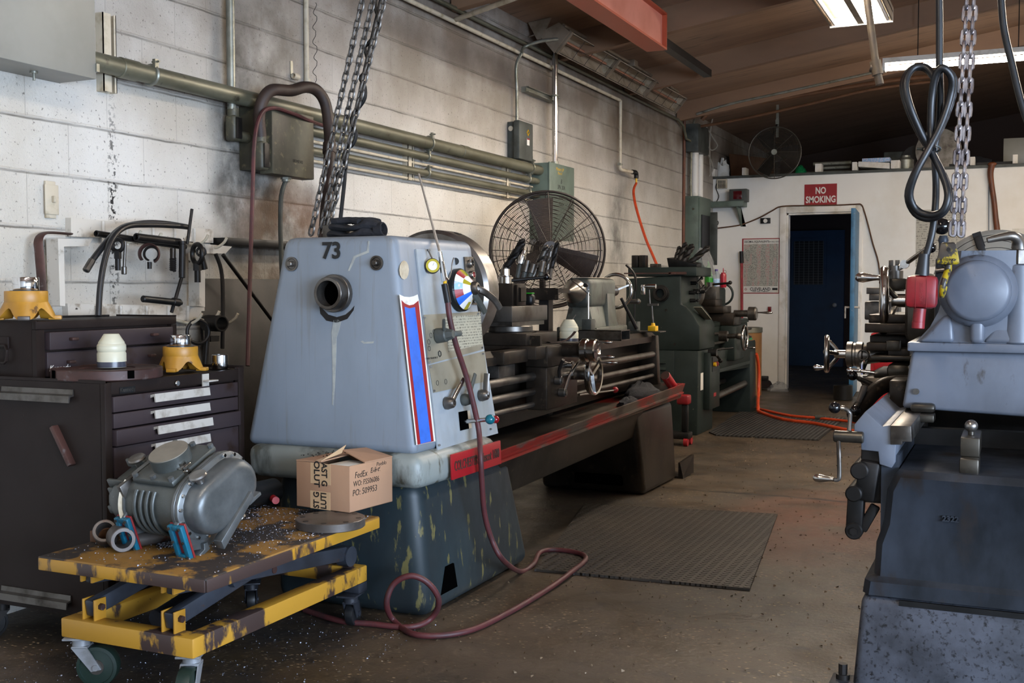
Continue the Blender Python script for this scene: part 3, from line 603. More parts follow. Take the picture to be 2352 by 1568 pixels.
# ---- radiant heater ----
e = T('radiant_heater', 'row of three quartz radiant heaters under the ceiling by the wall', 'heater', (.25, 9, 2.8))
nl = V((.77, 0, -.64)); A0 = V((.24, 0, 2.925)); B0 = V((.345, 0, 3.05))
def hp(s, dpt, y): p = A0.lerp(B0, s)-nl*dpt; return (p.x, y, p.z)
ys = [(7.7, 8.72), (8.78, 9.74), (9.8, 10.78)]
for y0, y1 in ys:
    q = MB()
    prof = [(0, 0), (0.12, .05), (.35, .095), (.65, .095), (.88, .05), (1, 0), (1.06, 0), (.95, .07), (.7, .115), (.3, .115), (.05, .07), (-.06, 0)]
    q.loft([[hp(s, d_, y0) for s, d_ in prof], [hp(s, d_, y1) for s, d_ in prof]]); P(q, 'reflector', 'reflector', e)
    for ya, yb in ((y0-.035, y0), (y1, y1+.02)):
        q = MB().hexa([hp(-.08, .02, ya), hp(1.08, .02, ya), hp(1.08, .02, yb), hp(-.08, .02, yb), hp(-.08, -.005, ya), hp(1.08, -.005, ya), hp(1.08, -.005, yb), hp(-.08, -.005, yb)]); P(q, 'end_frame', 'heater_body', e)
    q = MB().prism([(hp(s, d_, 0)[0], hp(s, d_, 0)[2]) for s, d_ in ((.02, .02), (.05, .07), (.3, .112), (.7, .112), (.95, .07), (.98, .02))], 'y', y1-.004, y1-.001); P(q, 'end_plate', 'reflector', e)
    P(MB().cyl(hp(.5, .045, y0+.06), hp(.5, .045, y1-.06), .013), 'quartz_tube', 'quartz', e)
    q = MB()
    for s in (.0, .5, 1.): q.cyl(hp(s, -.004, y0), hp(s, -.004, y1), .0025, n=6)
    for k2 in range(1, 4): y = y0+(y1-y0)*k2/4; q.cyl(hp(0, -.004, y), hp(1, -.004, y), .0018, n=6)
    P(q, 'wire_guard', 'dark_iron', e)
    ym = (y0+y1)/2; q = MB().box(.26, .33, ym-.05, ym+.05, 3.09, 3.15, .01); P(q, 'terminal_box', 'heater_body', e)
P(MB().tube([hp(1.05, .1, 7.7), hp(1.1, .1, 9.2), hp(1.05, .1, 10.75)], .014, 8), 'feed_conduit', 'heater_body', e)
q = MB().prism([(.02, 3.05), (.1, 3.06), (.22, 2.915), (.345, 3.055), (.26, 3.13), (.13, 3.08)], 'y', 7.64, 7.66); P(q, 'end_bracket', 'heater_body', e)
q = MB().prism([(.02, 3.15), (.2, 3.17), (.12, 3.02), (.09, 3.02)], 'y', 7.63, 7.65); P(q, 'hanger_bracket', 'heater_body', e)
q = MB().prism([(.05, 3.15), (.25, 3.17), (.2, 3.05), (.15, 3.05)], 'y', 10.5, 10.52); P(q, 'hanger_bracket', 'heater_body', e)
# ---- red crane beam ----
e = T('steel_beam', 'salmon red steel I beam ending below the ceiling', 'steel beam', (.9, 5, 2.95)); y1 = 8.06
x0, x1 = .8, .955
P(MB().box(x0, x1, 1.0, y1, 2.95, 2.965).box(x0, x1, 1.0, y1, 3.205, 3.22), 'flange', 'beam_side', e); P(MB().box((x0+x1)/2-.0, x1-.035, 1.0, y1-.0, 2.965, 3.205), 'web', 'beam_red_lit', e)
P(MB().box(x1-.035, x1, y1-.012, y1, 2.965, 3.205), 'end_stiffener', 'beam_side', e)
O(MB().box(.83, .9, 8.2, 9.6, 3.02, 3.08), 'ceiling_joist', 'dark_iron', 'dark joist running on from the end of the red beam', 'joist')
# ---- fluorescent fixtures ----
def fixture(name, label, c, L, W, nt, along, zt_):
    e = T(name, label, 'fluorescent light', c, 'fluorescent fixtures under the ceiling'); c = V(c)
    ux = V((1, 0, 0)) if along == 'y' else V((0, -1, 0)); uy = V((0, 1, 0)) if along == 'y' else V((1, 0, 0)); M0 = frame(c, ux, uy)
    def bx(a, *k, **kw): return a.box(*k, M=M0, **kw)
    q = MB(); bx(q, -W/2, W/2, -L/2, L/2, .05, .09)
    for s_ in (-1, 1) if nt > 1 else (): bx(q, min(s_*W/2, s_*(W/2-.012)), max(s_*W/2, s_*(W/2-.012)), -L/2, L/2, .0, .06)
    if nt > 1: bx(q, -.022, .022, -L/2, L/2, -.004, .05)
    P(q, 'housing', 'heater_body' if nt > 1 else 'lamp_white', e)
    for sg in ((-L/2-.02, -L/2), (L/2, L/2+.02)): q = MB(); bx(q, -W/2, W/2, sg[0], sg[1], -.012, .09); P(q, 'end_cap', 'lamp_white', e)
    for i in range(nt):
        s_ = (-W/2+W*(i+.5)/nt) if nt > 1 else 0
        P(MB().cyl((s_, -L/2+.01, .012), (s_, L/2-.01, .012), .0145 if nt > 1 else .022, n=12, M=M0), 'tube', 'tube_glow' if nt < 6 or 0 < i < 5 else 'trim_white', e)
    q = MB()
    for s_ in (-L*.3, L*.3): q.cyl((0, s_, .09), (0, s_, zt_-c.z), .004, n=6, M=M0)
    P(q, 'hanger', 'dark_iron', e); return e
fixture('fluorescent_fixture', 'wide multi tube fluorescent fixture hanging near the top of the photo, seen lengthwise', (2.33, 6.9, 3.02), 2.4, .42, 6, 'y', zc(2.33))
fixture('fluorescent_fixture', 'single strip fluorescent lamp seen crosswise near the right edge', (2.95, 9.75, 2.99), 1.25, .1, 1, 'x', zc(2.95))
fixture('fluorescent_fixture', 'added unseen fluorescent fixture near the partition beyond the right photo edge', (4.9, 10.6, 3.1), 2.4, .4, 4, 'y', zc(4.9))  # unseen fixture, added to brighten the partition
fixture('fluorescent_fixture', 'added unseen fluorescent fixture farther right beyond the photo edge', (4.9, 7.2, 3.1), 2.4, .4, 4, 'y', zc(4.9))  # another unseen fixture, added for more light from the right
fixture('fluorescent_fixture', 'added unseen fluorescent fixture over the aisle behind the photographer', (2.4, 1.2, 3.05), 2.4, .4, 2, 'y', zc(2.4))  # unseen fixture, added for a warm wash on the wall
# ================= BIG GREY LATHE (number 73) =================
LA = T('engine_lathe', 'large grey engine lathe numbered 73 with blue stripe and red nameplate', 'lathe', (1.1, 4.9, 0))
def part(q, n, m, lb=None, par=None): return P(q, n, m, par or LA, lb)
FN = V((.77, 0, .09)).normalized(); FO = V((1.45, 0, .605)); FU = V((-.09, 0, .77)).normalized()
def fp(px, py, off=0.): d = ray(px, py); t_ = ((FO-CAM).dot(FN)+off)/d.dot(FN); return CAM+d*t_
def fM(p): return frame(p, (0, 1, 0), FU)
def fpoly(pts, off, th=.0015):
    v = [fp(*p, off) for p in pts]; w = [p+FN*th for p in v]; n = len(v)
    return MB().add(v+w, [list(range(n)), list(range(2*n-1, n-1, -1))]+[(i, i+n, (i+1) % n+n, (i+1) % n) for i in range(n)])
# base
q = MB().hexa([(.78, 3.45, 0), (1.445, 3.45, 0), (1.445, 4.4, 0), (.78, 4.4, 0), (.8, 3.43, .5), (1.41, 3.43, .5), (1.41, 4.24, .5), (.8, 4.24, .5)], .06, seg=4)
part(q, 'headstock_pedestal', 'base_green')
q = MB()
v = [fp(1020, 1310, -.02), ]
q.prism([(3.56, .06), (3.7, .06), (3.67, .16), (3.61, .16)], 'x', 1.43, 1.4405); part(q, 'base_port', 'void_black', 'dark foot opening low on the base')
q = MB().hexa([(.78, 6.08, 0), (1.425, 6.08, 0), (1.44, 6.7, 0), (.78, 6.7, 0), (.8, 5.95, .5), (1.41, 5.95, .5), (1.43, 6.62, .5), (.8, 6.62, .5)], .035, seg=3)
part(q, 'tailstock_pedestal', 'oily_iron')
part(MB().box(1.0, 1.3, 6.05, 6.075, .05, .16, .01), 'base_port', 'void_black')
q = MB().hexa([(.9, 4.2, .33), (1.38, 4.2, .31), (1.38, 6.0, .34), (.9, 6.0, .36), (.9, 4.1, .52), (1.43, 4.1, .52), (1.43, 6.1, .54), (.9, 6.1, .54)], .01)
part(q, 'under_tray', 'oily_iron')
# chip tray
q = MB(); za, zb = .548, .606; y0, y1 = 3.93, 6.62
q.hexa([(.7, y0, za-.05), (1.5, y0, za-.05), (1.5, y1, zb-.06), (.7, y1, zb-.06), (.7, y0, za-.04), (1.5, y0, za-.04), (1.5, y1, zb-.05), (.7, y1, zb-.05)])
q.hexa([(1.47, y0, za-.055), (1.478, y0, za-.055), (1.478, y1, zb-.09), (1.47, y1, zb-.09), (1.493, y0, za), (1.506, y0, za), (1.506, y1, zb), (1.493, y1, zb)], .002)
q.hexa([(.7, y1-.01, zb-.09), (1.478, y1-.01, zb-.09), (1.478, y1, zb-.09), (.7, y1, zb-.09), (.7, y1, zb), (1.506, y1, zb), (1.506, y1+.013, zb), (.7, y1+.013, zb)], .002)
q.box(.7, .71, y0, y1, .5, .8)
part(q, 'chip_tray', 'tray_steel')
# skirt + headstock
q = MB().hexa([(.745, 3.34, .49), (1.48, 3.34, .49), (1.505, 3.93, .49), (.745, 3.93, .49), (.74, 3.335, .612), (1.475, 3.335, .612), (1.5, 3.93, .612), (.74, 3.93, .612)], .04, seg=3)
part(q, 'headstock_skirt', 'skirt_paint')
q = MB().hexa([(.715, 3.365, .605), (1.45, 3.365, .605), (1.45, 4.0, .605), (.715, 4.0, .605), (.89, 3.38, 1.376), (1.36, 3.38, 1.376), (1.36, 4.0, 1.376), (.89, 4.0, 1.376)], .034, seg=4)
part(q, 'headstock_cover', 'grey_paint')
part(MB().pipe((1.124, 3.40, 1.172), (1.124, 3.315, 1.172), .058, .046).pipe((1.124, 3.375, 1.172), (1.124, 3.35, 1.172), .068, .05), 'spindle_bore', 'steel_grey')
part(MB().cyl((1.124, 3.37, 1.172), (1.124, 3.365, 1.172), .047), 'bore_shadow', 'void_black', 'dark inside of the spindle bore')
for x in (.931, 1.291):
    q = MB().rev([(.026, 0), (.026, .006), (.02, .006), (.018, .002), (.018, .004)], (x, 3.378, 1.279), (0, -1, 0)).cyl((x, 3.38, 1.279), (x, 3.355, 1.279), .011, bev=.003); part(q, 'cover_screw', 'steel_grey')
part(MB().text('73', .082, frame((1.103, 3.3755, 1.323), (1, 0, 0), (0, .02, 1)), .001, .0022), 'number', 'ink_black', 'black painted number 73')
def epoly(pts, n, m, lb, th=.0006): q = MB(); v = [(wy(x, y, 3.38).x, wy(x, y, 3.38).z) for x, y in pts]; f_ = lambda z: 3.365+(z-.605)/.771*.015; N = len(v); return part(q.add([(x, f_(z)-.0004-th, z) for x, z in v]+[(x, f_(z)+.001, z) for x, z in v], [list(range(N)), list(range(2*N-1, N-1, -1))]+[(i, i+N, (i+1) % N+N, (i+1) % N) for i in range(N)]), n, m, lb)
epoly([(768, 735), (778, 733), (786, 738), (781, 760), (776, 775), (775, 830), (773, 890), (770, 930), (767, 928), (768, 880), (766, 800), (764, 765)], 'paint_drip', 'drip_grey', 'pale drip mark running down from the spindle bore')
epoly([(846, 553), (849, 553), (848, 580), (818, 592), (804, 622), (800, 622), (813, 588), (843, 576)], 'paint_crack', 'drip_grey', 'pale jagged paint crack by the top edge')
epoly([(735, 700), (738, 720), (752, 736), (776, 741), (800, 732), (814, 712), (816, 702), (808, 712), (796, 722), (776, 728), (756, 722), (744, 710)], 'oil_smear', 'dark_iron', 'dark oily smear under the spindle bore')
epoly([(830, 783), (836, 782), (840, 785), (862, 783), (860, 788), (838, 789)], 'paint_chip', 'drip_grey', 'small pale scrape')
# stripe decal
w = [(918, 679)]+[(918+42*i/8, 679+11*i/8+13*math.sin(math.pi*i/8)) for i in range(9)][1:-1]+[(961, 690), (998, 1012), (957, 1022)]
sh = lambda px, py: (px+3, py)
part(fpoly([(917, 676), (928, 681), (940, 682), (950, 680), (959, 676), (964, 700), (1000, 1013), (956, 1022)], .002, .0007), 'stripe_border', 'white_decal', 'white decal edge')
part(fpoly([(922, 689), (930, 697), (940, 701), (950, 699), (961, 690), (996, 1013), (959, 1021)], .0028, .0006), 'stripe_band', 'red_decal', 'red decal band')
part(fpoly([(929, 704), (940, 708), (953, 705), (990, 1013), (966, 1019)], .0035, .0006), 'blue_stripe', 'blue_decal', 'blue decal stripe')
q = fpoly([(928+11*math.cos(a*.5236), 620+22*math.sin(a*.5236)) for a in range(12)], .001, .0006); part(q, 'worn_spot', 'cream_paint', 'oval worn spot of bare primer')
# panels
def quad(a, b, c, d, off, th, n, m, lb=None): return part(fpoly([a, b, c, d], off, th), n, m, lb)
quad((953, 572), (1072, 577), (1141, 995), (1003, 1034), .001, .006, 'control_panel', 'grey_plate')
quad((973, 723), (1102, 715), (1110, 802), (984, 836), .008, .002, 'chart_plate', 'alu_plate')
quad((1022, 728), (1104, 722), (1108, 790), (1030, 808), .0105, .0005, 'feed_chart', 'gear_chart')
quad((985, 839), (1112, 806), (1119, 875), (995, 902), .008, .002, 'dial_plate', 'alu_plate')
q = MB()
for px, py in ((990, 770), (985, 785), (997, 762), (986, 800), (1022, 764), (1005, 879), (1024, 876), (1090, 868)): q.ring(fp(px, py, .011), FN, .009, .0008, 16, 4)
q.ring(fp(1010, 812, .011), FN, .011, .002, 6, 4).text('SHELL TELLUS OIL 27', .009, fM(fp(993, 822, .011)), .0003)
part(q, 'plate_print', 'ink_black')
q = MB()
for px, py in ((976, 729), (1099, 720), (1108, 798), (988, 832), (990, 842), (1110, 812), (1116, 870), (998, 897), (1010, 1022), (1098, 1000), (1128, 985), (1060, 830)): q.cyl(fp(px, py, .009), fp(px, py, .014), .004, n=10)
part(q, 'panel_screws', 'steel_grey')
quad((1064, 590), (1084, 590), (1096, 700), (1073, 700), .008, .006, 'button_plate', 'steel_grey')
for i, (px, py, mm) in enumerate(((1079, 605, 'dark_iron'), (1082, 631, 'signal_red'), (1085, 656, 'lens_dark'), (1089, 686, 'dark_iron'))):
    c = fp(px, py, .014); q = MB().pipe(c, c+FN*.014, .0165, .011, 20); b = part(q, 'button_ring', 'polished'); P(MB().cyl(c, c+FN*.009, .0105), 'push_button', mm, b)
part(MB().cyl(fp(1046, 600, .008), fp(1046, 600, .0085), .014, n=18), 'panel_hole', 'black_paint')
# rainbow speed dial
dc = fp(1049, 667, .007); q = MB().cyl(dc, dc+FN*.03, .083, .083, 36, .006); part(q, 'dial_back', 'black_paint')
q = MB(); cols = ['white_decal', 'white_decal', 'green_plastic', 'dial_glass', 'signal_red', 'white_decal', 'label_blue', 'signal_red', 'blue_decal', 'white_decal', 'dial_glass', 'white_decal', 'green_foil', 'white_decal']
M0 = fM(dc+FN*.03); nseg = 56
for ring_, (r0, h0, r1, h1) in enumerate(((.077, .0, .05, .022), (.05, .022, .024, .044))):
    for i in range(nseg):
        a0 = 2*math.pi*i/nseg; a1 = 2*math.pi*(i+1)/nseg; q.cur = [(i*14//nseg+ring_*5) % 14, 0][0] if ring_ == 0 else [0, 0, 4, 0, 0, 3, 0, 0, 8, 0, 0, 3, 0, 4][i*14//nseg]
        q.add([(r0*math.cos(a0), r0*math.sin(a0), h0), (r0*math.cos(a1), r0*math.sin(a1), h0), (r1*math.cos(a1), r1*math.sin(a1), h1), (r1*math.cos(a0), r1*math.sin(a0), h1)], [(0, 1, 2, 3)], M0)
q.cur = 0
part(q, 'speed_dial', cols, 'cone shaped speed dial with coloured sectors')
q = MB().text('180', .02, fM(fp(1041, 660, .055)) @ Matrix.Rotation(.9, 4, 'Y') @ Matrix.Rotation(1.57, 4, 'Z'), .0004, .0004); part(q, 'dial_figures', 'ink_black')
h = dc+FN*.07; part(MB().rev([(.026, 0), (.026, .012), (.02, .022), (.012, .024), (.012, .016), (0, .016)], h, FN), 'dial_hub', 'steel_grey')
def arm(pts, w, n, m): q = MB(); return q.tube(pts, w, 8, 3, ry=w*.55)
part(arm([h+FN*.005, h+FN*.03+V((0, .03, -.015)), h+FN*.05+V((0, .085, -.05)), h+FN*.06+V((0, .115, -.085))], .014, '', ''), 'shift_arm', 'steel_grey'); part(arm([h+FN*.0+V((0, -.01, -.01)), h+FN*.01+V((0, .03, -.05)), h+FN*.02+V((0, .065, -.095))], .014, '', ''), 'shift_arm', 'elec_dark')
# centre knob with lever
c = fp(1003, 771, .01); q = MB().cyl(c, c+FN*.045, .028, .026, 24, .004); part(q, 'selector_hub', 'elec_dark'); part(MB().cyl(c+FN*.045, c+FN*.07, .022, .016, 6), 'selector_knob', 'elec_dark'); part(arm([c+FN*.03, c+FN*.04+V((0, -.02, .03)), c+FN*.045+V((0, -.028, .055))], .011, '', ''), 'selector_arm', 'elec_dark'); part(arm([c+FN*.05, c+FN*.07+V((0, .02, .0)), c+FN*.075+V((0, .05, .0))], .01, '', ''), 'selector_arm', 'elec_dark')
for a_, b_, m2 in (((1024, 926), (1058, 872), 'polished'), ((1064, 918), (1085, 860), 'elec_dark'), ((1103, 908), (1112, 858), 'steel_grey')):
    c = fp(*a_, .01); q = MB().rev([(.022, 0), (.024, .008), (.019, .03), (.014, .036), (.009, .036), (.009, .031), (0, .031)], c, FN); b = part(q, 'lever_hub', 'steel_grey' if m2 != 'elec_dark' else m2)
    e_ = fp(*b_, .03); P(MB().tube([c+FN*.025, c.lerp(e_, .4)+FN*.018, e_+FN*.012], .0125, 8, 3, ry=.006), 'lever_arm', m2, b)
quad((1053, 946), (1073, 942), (1077, 984), (1057, 989), .008, .0008, 'lever_slot', 'void_black'); q = fpoly([(1073, 943), (1079, 942), (1083, 982), (1077, 984)], .008, .001); part(q, 'slot_label', 'cream_paint')
c = fp(1062, 968, .0); e_ = c+FN*.1+V((0, .01, 0)); b = part(MB().cyl(c, e_, .009, .008), 'control_lever', 'polished'); P(MB().ball(e_+FN*.012, .019), 'teal_knob', 'lever_teal', b, 'glossy teal ball knob')
part(MB().ball(wx(1138, 963, 1.46), .016), 'red_knob', 'lever_red', 'glossy red ball knob by the headstock')
# nameplate
q = MB().hexa([(1.5, 3.53, .50), (1.508, 3.53, .50), (1.51, 3.945, .5), (1.5, 3.945, .5), (1.497, 3.53, .592), (1.503, 3.53, .592), (1.506, 3.945, .592), (1.497, 3.945, .592)], .002)
part(q, 'nameplate', 'red_decal', 'red nameplate with raised letters')
part(MB().text('COLCHESTER / Mascot 1600', .05, frame((1.507, 3.737, .545), (.003, .415, 0), (0, 0, 1)), .002, .0006, sx=.62), 'raised_letters', 'rust_iron')
# chuck
ax = V((1.135, 0, 1.172)); part(MB().rev([(.12, 3.99), (.12, 4.06), (.245, 4.06), (.26, 4.075), (.26, 4.17), (.25, 4.18), (.06, 4.18), (.05, 4.16)], ax, (0, 1, 0), 64), 'chuck_body', 'machined')
for a_ in (20, 140, 260):
    T_ = Matrix.Translation((ax.x, 4.18, ax.z)) @ Matrix.Rotation(RAD(a_), 4, 'Y'); q = MB()
    q.box(-.03, .03, -.005, .04, .06, .235, .003, T_); q.box(-.03, .03, .04, .075, .06, .15, .003, T_); part(q, 'chuck_jaw', 'steel_grey')
    q = MB().box(-.012, .012, -.06, -.03, .258, .2625, 0, T_); part(q, 'key_socket', 'black_paint')
# bed
q = MB(); q.hexa([(.95, 3.98, .55), (1.23, 3.98, .55), (1.23, 6.6, .58), (.95, 6.6, .58), (.95, 3.98, .87), (1.23, 3.98, .87), (1.23, 6.6, .87), (.95, 6.6, .87)], .006)
for x in (1.0, 1.27): q.prism([(x-.05, .86), (x+.05, .86), (x+.05, .895), (x+.02, .92), (x-.02, .92), (x-.05, .895)], 'y', 3.98, 6.62)
part(q, 'bed', 'oily_iron')
for z, r, n in ((.785, .019, 'leadscrew'), (.715, .0165, 'feed_rod'), (.655, .0125, 'control_rod')):
    part(MB().cyl((1.325, 3.98, z), (1.325, 6.56, z), r), n, 'steel_grey')
q = MB().hexa([(1.2, 6.54, .6), (1.36, 6.54, .6), (1.36, 6.6, .6), (1.2, 6.6, .6), (1.2, 6.54, .9), (1.345, 6.54, .9), (1.345, 6.6, .9), (1.2, 6.6, .9)], .006); part(q, 'end_bracket', 'oily_iron')
q = MB()
for y in (4.1, 4.25, 4.4): q.cyl((1.24, y, .69), (1.24, y+.002, .69), .01)
# saddle and apron
q = MB().box(.92, 1.40, 4.55, 5.08, .87, .93, .006); q.box(1.25, 1.36, 4.3, 4.56, .86, .92, .01); q.box(1.25, 1.36, 5.08, 5.35, .86, .92, .01); q.box(1.3, 1.41, 4.66, 5.04, .83, .925, .006); part(q, 'saddle', 'oily_iron')
part(MB().box(1.29, 1.40, 4.68, 5.07, .63, .83, .01), 'apron', 'oily_iron')
part(MB().box(1.25, 1.32, 4.33, 4.5, .80, .855, .004), 'way_wiper', 'steel_grey')
q = MB().box(.85, 1.34, 4.58, 4.95, .93, .985, .005); q.box(.95, 1.39, 4.62, 4.64, .93, .975); part(q, 'cross_slide', 'oily_iron')
part(MB().cyl((1.17, 4.78, .985), (1.17, 4.78, 1.015), .105, n=40, bev=.004), 'swivel_base', 'steel_grey')
q = MB().box(1.09, 1.25, 4.62, 5.0, 1.015, 1.035); q.box(1.08, 1.26, 4.6, 5.02, 1.035, 1.108, .004); part(q, 'compound_slide', 'steel_grey')
q = MB().box(1.11, 1.235, 4.66, 4.80, 1.108, 1.212, .003); q.box(1.235, 1.25, 4.68, 4.78, 1.11, 1.205, .002); q.prism([(1.235, 1.12), (1.26, 1.13), (1.26, 1.19), (1.235, 1.2)], 'y', 4.7, 4.76); tp = part(q, 'tool_post', 'oily_iron')
P(MB().cyl((1.17, 4.73, 1.21), (1.17, 4.73, 1.245), .036, .034, 28, .003).cyl((1.17, 4.73, 1.245), (1.17, 4.73, 1.25), .026).cyl((1.17, 4.73, 1.25), (1.17, 4.73, 1.28), .017, n=6), 'clamp_nut', 'polished', tp)
hb = wy(1255, 636, 4.8); lv = P(MB().cyl((1.19, 4.72, 1.225), hb, .008, .0075), 'post_handle', 'dark_iron', tp)
part(MB().ball(hb, .0165), 'handle_ball', 'black_gloss')
q = MB().cyl((1.40, 4.86, .9), (1.5, 4.86, .9), .034, bev=.003); part(q, 'feed_boss', 'oily_iron')
part(MB().rev([(.05, 0), (.055, .006), (.055, .03), (.045, .036), (.045, .042), (.054, .046), (.054, .072), (.047, .076), (.043, .062), (.01, .06), (.01, .082), (0, .082)], (1.5, 4.86, .9), (1, 0, 0), 40), 'cross_dial', 'polished')
part(MB().cyl((1.561, 4.86, .9), (1.5655, 4.86, .9), .042), 'dial_face', 'rust_iron', 'worn red inside of the dial wheel')
for dy, dz in ((.03, -.03), (.0, .04)): part(MB().rev(handle_prof(.085, .0095), (1.566, 4.86+dy, .9+dz), (1, 0, 0), 16), 'crank_grip', 'polished')
hc = V((1.5, 5.02, .775)); part(MB().cyl((1.4, 5.02, .775), (1.47, 5.02, .775), .028).cyl((1.47, 5.02, .775), (1.475, 5.02, .775), .022), 'wheel_boss', 'steel_grey')
q = MB().rev([(.086, -.012), (.096, -.014), (.101, -.004), (.101, .008), (.096, .014), (.086, .012)], hc, (1, 0, 0), 48, close=True)
for k2 in range(3): q.beam(hc+V((-.01, 0, 0)), hc+V((0, .088*math.cos(k2*2.094+.6), .088*math.sin(k2*2.094+.6))), .012, .016)
part(q, 'apron_handwheel', 'polished')
part(MB().rev(handle_prof(.085, .0095), hc+V((.012, .07, .055)), (1, 0, 0), 16), 'crank_grip', 'polished')
for (hx, hy), (ex, ey) in (((1275, 873), (1294, 826)), ((1284, 901), (1332, 826))):
    c = wx(hx, hy, 1.40); e_ = wx(ex, ey, 1.46); b = part(MB().cyl(c, c+V((.035, 0, 0)), .02, bev=.003).cyl(c+V((.035, 0, 0)), c+V((.04, 0, 0)), .012), 'lever_hub', 'steel_grey'); P(MB().tube([c+V((.025, 0, 0)), c.lerp(e_, .5), e_], .0085, 8, 3), 'lever_arm', 'polished' if hx > 1280 else 'dark_iron', b)
q = MB()
for k2, (px, py) in enumerate(((1300, 838), (1305, 860))): c = wx(px, py, 1.4); q.cyl(c, c+V((.03, 0, 0)), .014).cyl(c+V((.03, 0, 0)), c+V((.036, 0, 0)), .02)
part(q, 'feed_knobs', 'polished')
c = wx(1330, 906, 1.37); e_ = wx(1408, 896, 1.40); b = part(MB().cyl(c, e_, .006), 'stop_rod', 'chrome'); P(MB().ball(wx(1413, 895, 1.40), .017), 'red_knob', 'lever_red', b, 'glossy red ball knob')
# tailstock
tx, tz = 1.14, 1.172
part(MB().rev([(.006, 0), (.012, .002), (.066, .085), (.068, .095), (.06, .13), (.04, .135), (.035, .2)], (tx, 5.6, tz), (0, 1, 0), 40), 'live_centre', 'machined')
q = MB().hexa([(1.04, 5.74, .92), (1.25, 5.74, .92), (1.25, 6.2, .92), (1.04, 6.2, .92), (1.08, 5.76, 1.1), (1.2, 5.76, 1.1), (1.2, 6.12, 1.1), (1.08, 6.12, 1.1)], .012)
q.box(1.065, 1.215, 5.74, 6.18, 1.08, 1.245, .03, seg=3); q.box(1.03, 1.27, 5.7, 6.22, .92, .975, .008); q.hexa([(1.2, 5.95, .97), (1.25, 5.95, .97), (1.25, 6.1, .97), (1.2, 6.1, .97), (1.2, 6.0, 1.16), (1.222, 6.0, 1.16), (1.222, 6.12, 1.16), (1.2, 6.12, 1.16)], .006); part(q, 'tailstock', 'tail_grey')
part(MB().cyl((tx, 6.18, tz), (tx, 6.36, tz), .03), 'screw_boss', 'steel_grey')
q = MB().ring((tx, 6.38, tz), (0, 1, 0), .1, .011, 44, 10)
for k2 in range(3): q.beam((tx, 6.35, tz), (tx+.1*math.cos(k2*2.09+.4), 6.38, tz+.1*math.sin(k2*2.09+.4)), .014, .01)
part(q, 'tailstock_wheel', 'polished')
part(MB().cyl((1.23, 6.22, 1.13), (1.3, 6.3, .95), .009, .012), 'lock_lever', 'dark_iron')
# ---- things on the lathe ----
q = MB().box(.70, .80, 3.82, 3.9, 1.3772, 1.45, .002)
q = MB(); p0 = wy(738, 545, 3.9)
q.box(.9, .955, 3.62, 3.72, 1.377, 1.433, .003); q.box(.957, .972, 3.62, 3.66, 1.377, 1.433, .002); q.box(.957, .985, 3.68, 3.72, 1.377, 1.433, .002)
O(q, 'steel_block', 'steel_grey', 'grooved steel block standing on the grey headstock beside black gloves', 'steel block')
e = T('work_gloves', 'pair of folded black work gloves on top of the grey headstock', 'gloves', (1.09, 3.6, 1.377))
def glove(z, dx, lab):
    q = MB(); secs = []
    for i in range(13):
        s = i/12; x = .98+dx+.2*s; w = .045+.012*math.sin(s*5+dx*30)-.01*abs(s-.5); h = .013+.004*math.sin(s*9+1)+(.006 if s > .7 else 0)
        secs.append([(x, 3.58+w*math.cos(a*.5236)+.006*math.sin(s*7), z+h+h*math.sin(a*.5236)*(1+.15*math.cos(a*2+s*8))) for a in range(12)])
    q.loft(secs); return q
q1 = glove(1.377, -.01, ''); P(q1, 'lower_glove', 'black_cloth', e)
q1 = glove(1.405, .0, ''); P(q1, 'upper_glove', 'black_cloth', e)
q1 = MB()
for k2 in range(4): a_ = V((1.01+.02*k2, 3.55+.015*k2, 1.438)); q1.tube([a_+V((.1, .0, .0)), a_+V((.05, .01, .008)), a_+V((-.02, .0, .004))], .0115, 8, 4)
q1.pipe((1.165, 3.58, 1.405), (1.2, 3.58, 1.41), .027, .022); P(q1, 'glove_fingers', 'black_cloth', e)
# dial gauge on magnet
c = fp(993, 611, .03); e = T('dial_gauge', 'small dial gauge with yellow face stuck on the headstock panel', 'dial gauge', fp(983, 613, .008))
P(MB().cyl(fp(985, 612, .008), c, .012), 'magnet', 'black_paint', e); fd = V((.55, -.8, .1)).normalized(); P(MB().cyl(c-fd*.012, c+fd*.012, .028, n=32, bev=.003), 'case', 'steel_grey', e); P(MB().cyl(c+fd*.0122, c+fd*.0135, .025, n=32), 'yellow_bezel', 'dial_glass', e); P(MB().cyl(c+fd*.0137, c+fd*.0142, .0165, n=32), 'dial_face', 'white_decal', e)
P(MB().cyl(c+V((0, 0, .027)), c+V((-.015, 0, .055)), .003).cyl(c+V((-.015, 0, .055)), c+V((-.016, 0, .062)), .006), 'stem', 'steel_grey', e); P(MB().beam(c+fd*.0145, c+fd*.0145+V((.004, .004, .012)), .0015, .0006), 'needle', 'ink_black', e)
